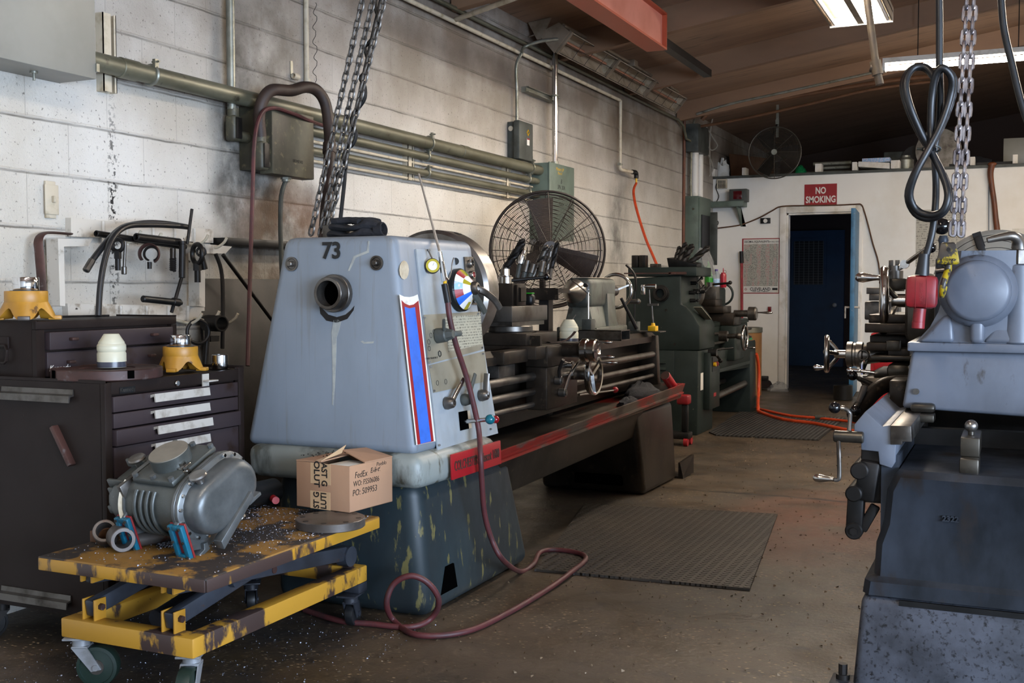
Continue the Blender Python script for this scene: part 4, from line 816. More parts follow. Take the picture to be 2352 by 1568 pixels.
# air blow gun + long red hose
tip = wx(963, 402, 1.2); mid = fp(1012, 590, .06); e = T('air_blow_gun', 'chrome air blow gun with very long nozzle resting on the headstock panel', 'air gun', fp(1024, 650, .06))
P(MB().cyl(fp(1010, 578, .06), wx(962, 400, 1.02), .005, .0042), 'long_nozzle', 'bright_alu', e)
P(MB().cyl(fp(1010, 578, .06), fp(1014, 600, .06), .008, .0085, n=12), 'nozzle_nut', 'chrome', e)
P(MB().tube([fp(1014, 600, .06), fp(1019, 630, .062), fp(1023, 645, .065)], lambda s: .009+.005*s, 12, 4), 'gun_body', 'chrome', e); P(MB().tube([fp(1030, 642, .06), fp(1036, 625, .06), fp(1038, 605, .06), fp(1042, 592, .06)], .0025, 6, 4), 'trigger', 'chrome', e)
P(MB().cyl(fp(1022, 640, .065), fp(1022, 652, .065), .007), 'brass_fitting', 'yellow_plastic', e); P(MB().cyl(fp(1021, 652, .065), fp(1029, 695, .07), .0125), 'black_grip', 'black_paint', e)
hp_ = [fp(1028, 690, .07), fp(1033, 730, .07), fp(1047, 790, .065), fp(1070, 860, .06), fp(1088, 930, .06), fp(1100, 990, .06), wx(1104, 1050, 1.535), wx(1107, 1110, 1.53), wx(1113, 1180, 1.52), wx(1130, 1240, 1.53), wx(1155, 1285, 1.56), wz(1195, 1312, .012), wz(1225, 1295, .012), wz(1240, 1268, .02), wz(1275, 1262, .02), wz(1330, 1270, .02), wz(1345, 1285, .02), wz(1310, 1315, .02), wz(1262, 1350, .014), wz(1170, 1405, .012), wz(1070, 1450, .012), wz(960, 1458, .012), wz(905, 1425, .02), wz(888, 1385, .10), wz(905, 1340, .17), wz(945, 1322, .2), wz(985, 1340, .17), wz(1008, 1380, .1), wz(990, 1420, .03), wz(940, 1440, .012), wz(850, 1432, .012), wz(780, 1425, .012), wz(700, 1400, .012)]
q = MB().tube(hp_, .0105, 10, 6); O(q, 'air_hose', 'hose_red', 'long dull red air hose hanging from the blow gun and looping on the floor', 'hose')
def jar(c, k, label, straw=False):
    c = V(c); e = T('plastic_jar', label, 'jar', c)
    P(MB().rev([(.9*k, 0), (k, .03*k), (k, 1.0*k), (.94*k, 1.13*k), (k, 1.26*k), (k, 1.45*k), (.985*k, 1.5*k), (1.0*k, 1.56*k), (.94*k, 1.68*k), (.9*k, 1.72*k), (.9*k, 1.8*k), (.7*k, 2.1*k), (.55*k, 2.35*k), (.5*k, 2.4*k), (0, 2.4*k)], c, n=40), 'body', 'jar_plastic', e)
    P(MB().rev([(.9*k, .0), (k*1.004, .03*k), (k*1.004, .42*k), (.96*k, .43*k)], c+V((0, 0, .0005)), n=40), 'dark_band', 'jar_dark', e)
    if straw: P(MB().cyl(c+V((.01, .012, 2.3*k)), c+V((.025, .03, 2.9*k)), .003), 'straw', 'steel_grey', e)
    return e
p = wz(1299, 782, .922); jar((1.325, 5.14, .9215), .047, 'translucent jar with a straw on the lathe saddle', True)
# abrasive strip, tube, indicator stand, gauges
p = wz(1240, 775, .935); q = MB(); a_ = [(-.1, .055), (-.085, .03), (-.06, .011), (-.03, .002), (0, 0), (.03, .003), (.06, .014), (.085, .034), (.1, .052)]
ctr = V((1.362, 4.87, .9315)); vs = []
for s_, z_ in a_:
    for w_ in (-.028, .028): vs.append(ctr+V((s_*.75+w_*.5, s_*.66-w_*.7, z_+.0015)))
vs += [v_+V((0, 0, -.0012)) for v_ in vs]; n = len(a_); fs = []
for i in range(n-1): fs += [(2*i, 2*i+1, 2*i+3, 2*i+2), (2*n+2*i, 2*n+2*i+2, 2*n+2*i+3, 2*n+2*i+1)]
q.add(vs, fs); O(q, 'abrasive_strip', 'abrasive', 'curled strip of brown abrasive cloth on the lathe saddle', 'sandpaper')
q = MB(); y0_, y1_ = 5.4, 5.54; xa, xb = wy(1310, 775, 5.4).x, wy(1427, 778, 5.4).x; z0_ = .9205
q.box(xa, xb, y0_, y1_, z0_, z0_+.004).box(xa, xb, y0_, y1_, z0_+.049, z0_+.053).box(xa, xb, y0_, y0_+.004, z0_, z0_+.053).box(xa, xb, y1_-.004, y1_, z0_, z0_+.053)
O(q, 'square_tube', 'steel_grey', 'offcut of rectangular steel tube lying across the lathe bed', 'steel tube')
e = T('indicator_stand', 'magnetic base stand with upright rod on the steel tube of the lathe', 'magnetic stand', (1.25, 5.47, .974))
zt_ = .974; cx = wy(1350, 750, 5.45).x; P(MB().box(cx-.026, cx+.026, 5.43, 5.49, zt_, zt_+.055, .002), 'magnet_base', 'elec_dark', e); P(MB().cyl((cx, 5.46, zt_+.055), (cx, 5.46, zt_+.21), .005), 'post', 'chrome', e); P(MB().cyl(wy(1310, 640, 5.46), wy(1356, 678, 5.46), .004).cyl(wy(1350, 668, 5.45), wy(1350, 668, 5.48), .009), 'cross_rod', 'steel_grey', e); c = wy(1344, 655, 5.45); P(MB().cyl(c, c+V((0, .015, 0)), .011).ball(wy(1314, 640, 5.46), .006), 'swivel_clamp', 'dark_iron', e)
e = T('tape_measure', 'black and green tape measure with round green button on the compound slide', 'tape measure', (1.2, 4.93, 1.108)); P(MB().box(1.17, 1.26, 4.83, 4.88, 1.109, 1.165, .018, seg=3), 'black_case', 'black_paint', e); P(MB().box(1.18, 1.255, 4.838, 4.872, 1.163, 1.169, .002), 'green_lid', 'green_plastic', e); P(MB().cyl((1.215, 4.831, 1.138), (1.215, 4.82, 1.138), .0145, bev=.004), 'green_button', 'green_plastic', e)
O(MB().box(1.1, 1.2, 5.75, 6.2, 1.2462, 1.2492), 'steel_rule', 'cream_paint', 'pale ruled card lying on top of the tailstock', 'card')
# drill rack standing behind the lathe
e = T('drill_rack', 'steel rack behind the lathe bed carrying large taper shank drills', 'drill rack', (.85, 5.2, .9)); zr = 1.165
xr0, xr1 = wy(1150, 670, 5.3).x, wy(1290, 670, 5.3).x
P(MB().box(xr0, xr1, 5.25, 5.4, zr, zr+.025).box(xr0, xr1, 5.25, 5.26, zr-.03, zr).box(xr0, xr1, 5.25, 5.4, zr-.035, zr-.03), 'shelf', 'oily_iron', e)
P(MB().box(wy(1238, 700, 5.3).x, wy(1260, 700, 5.3).x, 5.3, 5.36, .5, zr-.03).box(xr0+.02, xr0+.06, 5.3, 5.36, .5, zr-.03), 'post', 'dark_iron', e)
def twist(a, b, r, n, turns, q):
    a, b = V(a), V(b); d = (b-a); L = d.length; d.normalize(); u = d.orthogonal().normalized(); w = d.cross(u); vs = []; fs = []; K = 36; m = 16
    for k in range(K+1):
        s = k/K; rr = r if s < .9 else r*(1-(s-.9)*8)
        for i in range(m):
            an = 2*math.pi*i/m; g = abs(math.sin(an)); fac = .42+.58*min(1, (1-g)**.0*abs(math.cos(an))**.5*1.25); A = an+turns*2*math.pi*s
            vs.append(a+d*(L*s)+u*(rr*fac*math.cos(A))+w*(rr*fac*math.sin(A)))
    for k in range(K):
        for i in range(m): fs.append((k*m+i, k*m+(i+1) % m, (k+1)*m+(i+1) % m, (k+1)*m+i))
    fs += [list(range(m))[::-1], list(range(K*m, K*m+m))]; q.add(vs, fs)
def drill(px0, py0, pxm, pym, px1, py1, r, Y, label, mt, Y2=None):
    Y2 = Y2 or Y; a, m_, b = wy(px0, py0, Y), wy(pxm, pym, (Y+Y2)/2), wy(px1, py1, Y2); e = T('twist_drill', label, 'drill bit', a, 'large taper shank drills')
    P(MB().cyl(a, m_, r*.72, r*.95), 'taper_shank', 'steel_grey', e); q = MB(); twist(m_, b, r, 0, 1.1, q); P(q, 'fluted_body', mt, e); return e
drill(1150, 645, 1162, 615, 1205, 548, .021, 5.32, 'largest dark twist drill leaning right at the left end of the drill rack', 'dark_iron', 5.36)
drill(1222, 640, 1232, 618, 1258, 562, .019, 5.36, 'dull brown twist drill in the middle of the drill rack', 'steel_grey', 5.4)
drill(1253, 640, 1256, 625, 1268, 562, .012, 5.36, 'slim bright twist drill left of the tallest pair on the rack', 'steel_grey', 5.4)
drill(1263, 640, 1266, 618, 1282, 553, .015, 5.38, 'dark twist drill at the right end of the drill rack', 'dark_iron', 5.42)
a, b = wy(1188, 638, 5.34), wy(1203, 568, 5.38); d = (b-a); e = T('drill_chuck', 'bright keyed drill chuck standing in the drill rack', 'drill chuck', a)
P(MB().cyl(a, a+d*.42, .011, .014), 'arbor', 'elec_dark', e); P(MB().rev([(.016, .42*d.length), (.022, .44*d.length), (.0245, .5*d.length), (.0245, .72*d.length), (.02, .74*d.length), (.02, .8*d.length), (.008, .97*d.length), (0, .97*d.length)], a, d, 28), 'chuck_shell', 'polished', e)
for i, (p0_, p1_, r, lb) in enumerate((((1202, 640), (1212, 598), .019, 'left of the two stubby drill sleeves beside the bright chuck'), ((1216, 640), (1226, 606), .018, 'right of the two stubby drill sleeves beside the bright chuck'), ((1240, 640), (1248, 600), .017, 'drill sleeve just left of the slim bright drill'))):
    a, b = wy(*p0_, 5.34), wy(*p1_, 5.36); e = T('drill_sleeve', 'dull steel '+lb, 'drill sleeve', a, 'drill sleeves in the rack'); P(MB().cyl(a, a.lerp(b, .4), r*.75), 'taper', 'elec_dark', e); P(MB().pipe(a.lerp(b, .35), b, r, r*.55), 'socket', 'steel_grey', e)
# pedestal fan
fc = V((.50, 6.85, 1.445)); fn = V((.52, -.85, .02)).normalized(); RF = .385
e = T('pedestal_fan', 'large pedestal fan with dark round wire guard standing behind the lathe', 'fan', (.45, 6.85, 0))
q = MB().ring(fc+fn*.02, fn, RF, .008, 64, 8); q.ring(fc-fn*.09, fn, RF*.98, .006, 64, 6)
tv = V((0, 0, 1)); fu = (tv-fn*tv.dot(fn)).normalized(); fw = fn.cross(fu)
def dome(r): return .1*(1-(r/RF)**2)
for i in range(1, 42): r = RF*i/42; q.ring(fc+fn*(.02+dome(r)), fn, r, .0019, 48, 4)
for k2 in range(14):
    a = k2*2*math.pi/14; pts = [fc+fn*(.021+dome(r))+(fu*math.cos(a)+fw*math.sin(a))*r for r in (.05, .14, .24, .32, RF)]; q.tube(pts, .0028, 5)
P(q, 'front_guard', 'fan_wire', e)
q = MB()
for i in range(3, 31, 2): r = RF*i/31; q.ring(fc-fn*(.07+dome(r)*1.2), fn, r, .0018, 40, 4)
for k2 in range(12):
    a = k2*2*math.pi/12; q.tube([fc-fn*(.07+dome(r)*1.2)+(fu*math.cos(a)+fw*math.sin(a))*r for r in (.06, .2, .3, RF)], .0026, 4)
P(q, 'rear_guard', 'fan_wire', e)
for k2, a in enumerate((8, 128, 248)):
    a = RAD(a); q = MB(); rd = fu*math.cos(a)+fw*math.sin(a); tg = fn.cross(rd); secs = []
    for s in (0, .25, .5, .75, 1.):
        r = .05+.29*s; w = .05+.045*s; tw = .45-.25*s; c0 = fc-fn*.02+rd*r; dirv = tg*math.cos(tw)+fn*math.sin(tw); nv2 = fn*math.cos(tw)-tg*math.sin(tw)
        secs.append([c0+dirv*w+nv2*.0, c0+nv2*.012, c0-dirv*w, c0+nv2*.009])
    q.loft(secs); P(q, 'blade', 'fan_blade', e)
P(MB().cyl(fc-fn*.05, fc+fn*.03, .05, .04, 28, .006), 'hub', 'fan_blade', e); P(MB().cyl(fc-fn*.32, fc-fn*.12, .075, .08, 28, .01), 'motor', 'dark_iron', e); P(MB().cyl(fc+fn*.115, fc+fn*.123, .05, n=28), 'guard_badge', 'fan_wire', e)
pb = fc-fn*.22; P(MB().cyl((pb.x, pb.y, .03), (pb.x, pb.y, pb.z-.05), .022), 'pole', 'dark_iron', e); P(MB().cyl((pb.x, pb.y, 0), (pb.x, pb.y, .035), .26, .2, 40, .01), 'base', 'dark_iron', e); P(MB().box(pb.x-.035, pb.x+.035, pb.y-.035, pb.y+.035, pb.z-.1, pb.z-.05, .006), 'tilt_bracket', 'dark_iron', e)
# clutter on the chip tray end
e = T('oil_can', 'bright red cylindrical can lying tilted on the tray end of the lathe', 'can', (1.38, 6.5, .6)); a_, b_ = wx(1528, 862, 1.42), wx(1548, 892, 1.44); P(MB().cyl(a_+V((0, 0, 0)), b_, .03, n=28, bev=.003), 'body', 'signal_red', e); P(MB().cyl(a_-(b_-a_).normalized()*.003, a_, .028), 'lid', 'rust_iron', e)
def heap(c, sx, sy, sz, seed, n=14):
    r = random.Random(seed); q = MB(); vs = []; K = 7
    for i in range(K+1):
        ph = math.pi/2*i/K
        for j in range(n):
            a = 2*math.pi*j/n; f = 1+.28*(r.random()-.5)*(i < K); vs.append((c[0]+sx*math.cos(a)*math.cos(ph)*f, c[1]+sy*math.sin(a)*math.cos(ph)*f, c[2]+sz*math.sin(ph)*(.8+.4*r.random())))
    fs = [list(range(n))]
    for i in range(K):
        for j in range(n): fs.append((i*n+j, i*n+(j+1) % n, (i+1)*n+(j+1) % n, (i+1)*n+j))
    return q.add(vs, fs)
O(heap((1.36, 6.22, .553), .09, .2, .085, 3), 'shop_rag', 'black_cloth', 'dirty crumpled rag heaped in the chip tray', 'rag')
O(heap((1.4, 5.85, .548), .05, .12, .04, 4), 'shop_rag', 'black_cloth', 'smaller dark rag in the chip tray nearer the handwheel', 'rag')
O(MB().box(1.0, 1.47, 6.72, 6.9, 0, .012).hexa([(1.44, 6.72, .012), (1.47, 6.72, .012), (1.49, 6.9, .012), (1.46, 6.9, .012), (1.44, 6.72, .1), (1.45, 6.72, .1), (1.49, 6.9, .13), (1.47, 6.9, .13)]), 'foot_plate', 'oily_iron', 'bent steel plate on the floor at the far foot of the big lathe', 'plate')
e = T('red_jack', 'small red wheeled jack standing between the two lathes', 'jack', wz(1565, 1030, 0)); b_ = wz(1564, 1022, 0)
P(MB().box(b_.x-.12, b_.x+.07, b_.y-.05, b_.y+.08, .05, .1, .01), 'base', 'dark_iron', e); P(MB().box(b_.x-.0, b_.x+.05, b_.y, b_.y+.04, .10, .31, .01), 'column', 'black_paint', e); P(MB().box(b_.x-.03, b_.x+.065, b_.y-.03, b_.y+.06, .31, .385, .015, seg=3), 'head', 'plug_red', e)
for dx, dy in ((-.08, -.04), (.05, -.04), (.05, .07)): P(MB().cyl((b_.x+dx-.015, b_.y+dy, .03), (b_.x+dx+.015, b_.y+dy, .03), .03, n=18), 'wheel', 'signal_red', e)
# ================= TOOL CABINET AND TOP CHEST =================
X1 = .712; CY0, CY1, CZ = 2.672, 3.371, .89
CB = T('roller_cabinet', 'dark brown steel roller tool cabinet with bright drawer pulls, left foreground', 'tool cabinet', (.4, 3.02, 0))
q = MB().box(.1, X1-.021, CY0, CY0+.012, .125, CZ-.003).box(.1, X1-.021, CY1-.012, CY1, .125, CZ-.003).box(.1, .112, CY0+.013, CY1-.013, .126, CZ).box(.113, X1-.021, CY0+.013, CY1-.013, .126, .14).box(.1, X1-.01, CY0+.01, CY1-.01, CZ-.02, CZ-.008)
q.box(X1-.02, X1, CY0, CY0+.03, .125, CZ-.002, .002).box(X1-.02, X1, CY1-.03, CY1, .125, CZ+.006, .002).box(X1-.02, X1-.0005, CY0+.03, CY1-.03, .85, CZ, .002).box(X1-.02, X1-.0005, CY0+.03, CY1-.03, .125, .16, .002).box(.11, X1-.03, CY0+.012, CY1-.012, .14, .86)
q.box(.1, X1, CY0, CY0+.004, CZ-.002, CZ+.008).box(.1, X1, CY1-.004, CY1, CZ, CZ+.012)
P(q, 'body', 'cabinet_side', CB)
zs = [(.792, .843), (.74, .788), (.683, .736), (.578, .679), (.47, .572), (.33, .465), (.17, .325)]
for i, (z0, z1) in enumerate(zs):
    o = .012 if i == 2 else .0
    d = P(MB().box(X1-.03, X1+.001+o, CY0+.036, CY1-.036, z0, z1, .003), 'drawer', 'cabinet_brown', CB)
    zh = z1-.006 if i < 3 else z1-.008; q = MB()
    ya, yb = 2.875, 3.152
    q.prism([(X1+o+.001, zh-.012), (X1+o+.001, zh-.002), (X1+o+.02, zh+.002), (X1+o+.024, zh-.026), (X1+o+.019, zh-.026), (X1+o+.016, zh-.006)], 'y', ya, yb); P(q, 'drawer_pull', 'bright_alu', d)
q = MB().box(X1, X1+.0015, 2.735, 2.805, .851, .871); b = P(q, 'badge', 'black_paint', CB); P(MB().text('Kennedy', .019, frame((X1+.0018, 2.77, .8615), (0, 1, 0), (0, 0, 1)), .0003, .0002), 'badge_name', 'steel_grey', b)
P(MB().cyl((X1, 3.003, .864), (X1+.008, 3.003, .864), .0105, bev=.002).cyl((X1+.008, 3.003, .864), (X1+.0085, 3.003, .864), .004), 'lock', 'polished', CB)
q = MB().box(X1, X1+.003, 3.135, 3.17, .842, .886).box(X1+.003, X1+.03, 3.137, 3.19, .858, .864, .002); P(q, 'hasp', 'bright_alu', CB)
def sidebar(z, x0, x1, lb):
    q = MB().prism([(CY0-.001, z+.02), (CY0-.004, z+.02), (CY0-.006, z+.004), (CY0-.022, z), (CY0-.024, z-.022), (CY0-.02, z-.022), (CY0-.016, z-.004), (CY0-.001, z-.002)], 'x', x0, x1); return P(q, 'side_rail', 'steel_grey', CB, lb)
sidebar(.845, .262, .581, 'bright folded side rail near the top'); sidebar(.17, .24, .553, 'bright folded side rail near the bottom')
a_, b_ = wy(126, 978, CY0-.006), wy(168, 1068, CY0-.006); q = MB().beam(a_+V((0, -.004, 0)), b_+V((0, -.004, 0)), .016, .03, .003, up=(0, 1, 0)); b = P(q, 'rust_strap', 'rust_iron', CB, 'rusty red strap bolted diagonally to the side')
q = MB()
for s in (.08, .92): p = a_.lerp(b_, s); q.cyl(p+V((0, -.01, 0)), p+V((0, -.018, 0)), .006)
P(q, 'strap_bolts', 'rust_iron', b)
def caster(root, c, r, w, hmount, mt_f, mt_w, yaw, nm='caster', off=.035, fork=True):
    c = V(c); rot = Matrix.Translation(c) @ Matrix.Rotation(yaw, 4, 'Z')
    q = MB().box(-.035, .035, -.045, .045, hmount-.006, hmount, .001, rot); q.cyl((0, 0, hmount-.03), (0, 0, hmount-.006), .026, M=rot)
    for s in (-1, 1):
        x = s*(w/2+.004); q.add([(x-.002, -.022, hmount-.03), (x+.002, -.022, hmount-.03), (x+.002, off-.014, r-.012), (x-.002, off-.014, r-.012), (x-.002, .026, hmount-.03), (x+.002, .026, hmount-.03), (x+.002, off+.016, r-.006), (x-.002, off+.016, r-.006)], [(0, 1, 2, 3), (4, 7, 6, 5), (0, 4, 5, 1), (3, 2, 6, 7), (0, 3, 7, 4), (1, 5, 6, 2)], rot)
    q.box(-w/2-.006, w/2+.006, -.022, .026, hmount-.034, hmount-.026, .002, rot); q.cyl((-w/2-.01, off, r), (w/2+.01, off, r), .009, M=rot)
    f = P(q, nm, mt_f, root)
    q = MB().rev([(r*.35, -w/2), (r*.8, -w/2+.004), (r*.82, -w/2), (r*.97, -w/2+.002), (r, -w/2+.008), (r, w/2-.008), (r*.97, w/2-.002), (r*.82, w/2), (r*.8, w/2-.004), (r*.35, w/2)], (0, off, r), (1, 0, 0), 36, rot, close=True); P(q, 'tread', mt_w, f)
    q = MB().rev([(r*.12, -w/2-.001), (r*.36, -w/2-.001), (r*.4, -w/2+.006), (r*.78, -w/2+.006), (r*.78, w/2-.006), (r*.4, w/2-.006), (r*.36, w/2+.001), (r*.12, w/2+.001)], (0, off, r), (1, 0, 0), 30, rot, close=True); P(q, 'wheel_hub', 'steel_grey', f)
for x, y, a in ((.2, CY0+.03, 2.6), (.62, CY0+.1, 1.2), (.2, CY1-.07, .4), (.62, CY1-.07, 1.)): caster(CB, (x, y, 0), .055, .03, .126, 'dark_iron', 'black_rubber', a)
TC = T('top_chest', 'brown machinist top chest with two wide drawers on the roller cabinet', 'tool chest', (.25, 3.02, CZ+.002)); XF = .40; T0, T1, TZ = 2.69, 3.365, 1.082
q = MB().box(.1, XF-.02, T0, T1, CZ+.002, TZ, .003).box(XF-.019, XF, T0, T0+.035, CZ+.002, TZ-.029).box(XF-.019, XF, T1-.03, T1, CZ+.002, TZ-.029).box(XF-.019, XF, T0, T1, TZ-.028, TZ, .002).box(.1, XF, T0, T0+.003, TZ-.002, TZ+.003).box(.1, XF, T1-.003, T1, TZ, TZ+.006); P(q, 'body', 'cabinet_side', TC)
for z0, z1, o in ((.985, 1.045, .014), (.895, .978, 0)):
    d = P(MB().box(XF-.03, XF+o, T0+.045, T1-.035, z0, z1, .003), 'drawer', 'cabinet_brown', TC)
    for yy in (2.83, 3.22): P(MB().box(XF+o, XF+o+.018, yy-.014, yy+.014, (z0+z1)/2-.001, (z0+z1)/2+.009, .002), 'drawer_tab', 'rust_iron', d)
q = MB().text('Kennedy', .028, frame((XF+.0006, 2.785, .922), (0, 1, 0), (0, 0, 1)), .0003, 0, .4, sx=.9); P(q, 'script_name', 'white_decal', TC)
q = MB().tube([(.12, T0-.012, 1.0), (.27, T0-.012, 1.0), (.285, T0-.016, .985), (.285, T0-.02, .95), (.275, T0-.02, .942), (.12, T0-.02, .942)], .005, 8, 1); q.box(.12, .28, T0-.008, T0, .99, 1.03, .002); P(q, 'carry_handle', 'cabinet_side', TC)
# ring, jar, castings, sleeve on the cabinet
zc_ = CZ+.0005; cx, cy = .57, 2.83
e = T('chuck_plate_ring', 'rusty red flat iron ring with notched rim lying on the roller cabinet', 'iron ring', (.575, 2.84, zc_)); rc = V((.555, 2.845, zc_)); q = MB()
q.rev([(.09, 0), (.176, 0), (.179, .003), (.179, .032), (.176, .035), (.16, .035), (.158, .033), (.09, .033)], rc, n=64, close=True); P(q, 'rim', 'rust_iron', e)
q = MB().cyl(rc, rc+V((0, 0, .03)), .09); P(q, 'centre_web', 'rust_iron', e)
for a in (RAD(-112), RAD(-22)): p = rc+V((math.cos(a)*.176, math.sin(a)*.176, 0)); P(MB().cbox(p+V((0, 0, .02)), (.012, .022, .026), 0, rz=a), 'slot', 'void_black', e)
jar((.585, 2.835, zc_+.0355), .047, 'translucent jar with dark base standing on the rusty iron ring')
def casting(c, k, yaw, label, corner='yellow_paint'):
    c = V(c); M0 = Matrix.Translation(c) @ Matrix.Rotation(yaw, 4, 'Z') @ Matrix.Scale(k, 4); e = T('yellow_bearing_housing', label, 'bearing housing', c)
    q = MB()
    q.rev([(.045, .05), (.061, .05), (.0625, .054), (.0625, .085), (.061, .088), (.05, .088)], n=40, M=M0, close=True)
    n = 48; ring_t = []; ring_b = []; inner = []
    for i in range(n):
        a = 2*math.pi*i/n; lobe = (abs(math.cos(2*a)))**2.; rb = .064+.024*lobe; ring_t.append((.062*math.cos(a), .062*math.sin(a), .056)); zb = .0+.036*(1-lobe)**1.6; ring_b.append((rb*math.cos(a), rb*math.sin(a), zb)); inner.append((.04*math.cos(a), .04*math.sin(a), zb+.004))
    q.loft([ring_t, [((a[0]+b[0])/2*.98, (a[1]+b[1])/2*.98, (a[2]+b[2])/2+.006) for a, b in zip(ring_t, ring_b)], ring_b, inner, [(.04*math.cos(2*math.pi*i/n), .04*math.sin(2*math.pi*i/n), .06) for i in range(n)]], False, M0)
    P(q, 'flange_body', 'yellow_paint', e)
    for a in (0, 90, 180, 270):
        R2 = M0 @ Matrix.Rotation(RAD(a), 4, 'Z'); q = MB().box(.062, .1, -.017, .017, 0, .013, .003, R2); P(q, 'foot', corner if a == 270 else 'yellow_paint', e)
    P(MB().rev([(.036, .086), (.046, .086), (.0465, .089), (.036, .0895)], n=40, M=M0, close=True), 'seal_ring', 'elec_dark', e)
    P(MB().rev([(.028, .089), (.037, .089), (.038, .091), (.038, .128), (.0365, .13), (.03, .13), (.028, .128)], n=40, M=M0, close=True), 'bearing_ring', 'chrome', e)
casting((.565, 3.195, zc_), 1.0, .35, 'smaller yellow bearing housing with bright ring beside the steel bushing')
casting((.31, 2.735, TZ+.0035), 1.1, .75, 'larger yellow bearing housing with bright ring on the top chest', 'plain_iron')
p = wz(513, 848, zc_); e = T('steel_bushing', 'bright machined steel bushing at the right end of the cabinet top', 'bushing', (.64, 3.285, zc_)); q = MB().rev([(.022, 0), (.029, .001), (.03, .003), (.03, .026), (.029, .027), (.03, .028), (.03, .052), (.028, .054), (.022, .054)], (.645, 3.318, zc_), n=40, close=True); P(q, 'sleeve', 'polished', e)
for (yn, py, lb) in ((2.98, 728, 'left loose hex nut on the back of the top chest'), (3.16, 729, 'right loose hex nut on the back of the top chest')):
    O(MB().cyl((.2, yn, TZ+.001), (.2, yn, TZ+.009), .012, n=6), 'hex_nut', 'steel_grey', lb, 'nut')
O(MB().cyl((.16, 2.95, TZ+.006), (.22, 3.2, TZ+.006), .004), 'thin_file', 'dark_iron', 'thin dark file lying at the back of the top chest', 'file')
# ================= SCISSOR LIFT CART =================
CT = T('lift_cart', 'worn yellow scissor lift cart in the left foreground', 'lift cart', (1.05, 2.85, 0))
tx0, tx1, ty0, ty1, tz1 = .785, 1.395, 2.325, 3.215, .42
P(MB().box(tx0, tx1, ty0, ty1, tz1-.012, tz1, .006, seg=3), 'table_top', 'cart_top', CT)
q = MB().box(tx1-.006, tx1+.0015, ty0+.004, ty1-.004, tz1-.04, tz1-.004, .003).box(tx0-.0015, tx0+.006, ty0+.004, ty1-.004, tz1-.04, tz1-.004, .003).box(tx0+.004, tx1-.004, ty0-.0015, ty0+.006, tz1-.04, tz1-.004, .003).box(tx0+.004, tx1-.004, ty1-.006, ty1+.0015, tz1-.04, tz1-.004, .003); P(q, 'table_rim', 'cart_edge', CT)
fx0, fx1, fy0, fy1, fz0, fz1 = .765, 1.262, 2.425, 3.345, .152, .21
for b in ((fx0, fx1, fy0, fy0+.06), (fx0, fx1, fy1-.06, fy1)): P(MB().box(b[0], b[1], b[2], b[3], fz0, fz1, .005), 'frame_beam', 'frame_yellow', CT)
for b in ((fx0, fx0+.055, fy0+.06, fy1-.06), (fx1-.055, fx1, fy0+.06, fy1-.06)): P(MB().box(b[0], b[1], b[2], b[3], fz0, fz1, .005), 'frame_beam', 'frame_yellow', CT)
for xc, xo in ((1.16, 1), (.86, -1)):
    q = MB().beam((xc, 2.445, .243), (xc, 3.19, .365), .034, .05, .006); a1 = P(q, 'scissor_arm', 'cart_steel', CT)
    x2 = xc+.05; q = MB().beam((x2, 2.40, .362), (x2, 3.27, .262), .034, .05, .006); a2 = P(q, 'scissor_arm', 'cart_steel', CT)
    P(MB().cyl((x2-.02, 3.285, .25), (x2+.025, 3.285, .25), .036), 'arm_roller', 'cart_steel', a2)
    P(MB().cyl((x2+.015, 2.85, .304), (x2+.02, 2.85, .304), .012), 'pivot_pin', 'rust_iron', a2)
    for s in (-1, 1): P(MB().box(xc+s*.022-.003, xc+s*.022+.003, 2.44, 2.487, fz1-.002, .272, .002), 'pivot_bracket', 'yellow_paint', CT)
    P(MB().cyl((xc+.025, 2.463, .248), (xc+.036, 2.463, .248), .0105, n=6), 'pivot_bolt', 'rust_iron', CT)
    for s in (-1, 1): P(MB().prism([(2.385, .384), (2.49, .384), (2.45, .36), (2.43, .342), (2.385, .342)], 'x', x2+s*.02-.003, x2+s*.02+.003), 'table_bracket', 'yellow_paint', CT)
P(MB().cyl((.86, 2.7, .3), (1.2, 2.7, .3), .018), 'cross_tube', 'cart_steel', CT)
P(MB().cyl((1.02, 2.55, .2), (1.02, 3.1, .3), .03), 'hydraulic_ram', 'cart_steel', CT)
caster(CT, (.81, 2.46, 0), .062, .042, .152, 'caster_grey', 'caster_tread', -1.12, off=.05); caster(CT, (1.215, 2.475, 0), .062, .042, .152, 'caster_grey', 'caster_tread', .42+math.pi, off=.045)
P(MB().box(1.2, 1.262, 3.29, 3.345, .118, .152, .003), 'caster_spacer', 'cart_steel', CT); P(MB().box(.765, .82, 3.29, 3.345, .118, .152, .003), 'caster_spacer', 'cart_steel', CT)
caster(CT, (1.23, 3.285, 0), .043, .032, .118, 'cart_steel', 'black_rubber', .15, off=.02); caster(CT, (.8, 3.285, 0), .043, .032, .118, 'cart_steel', 'black_rubber', .6, off=.02)
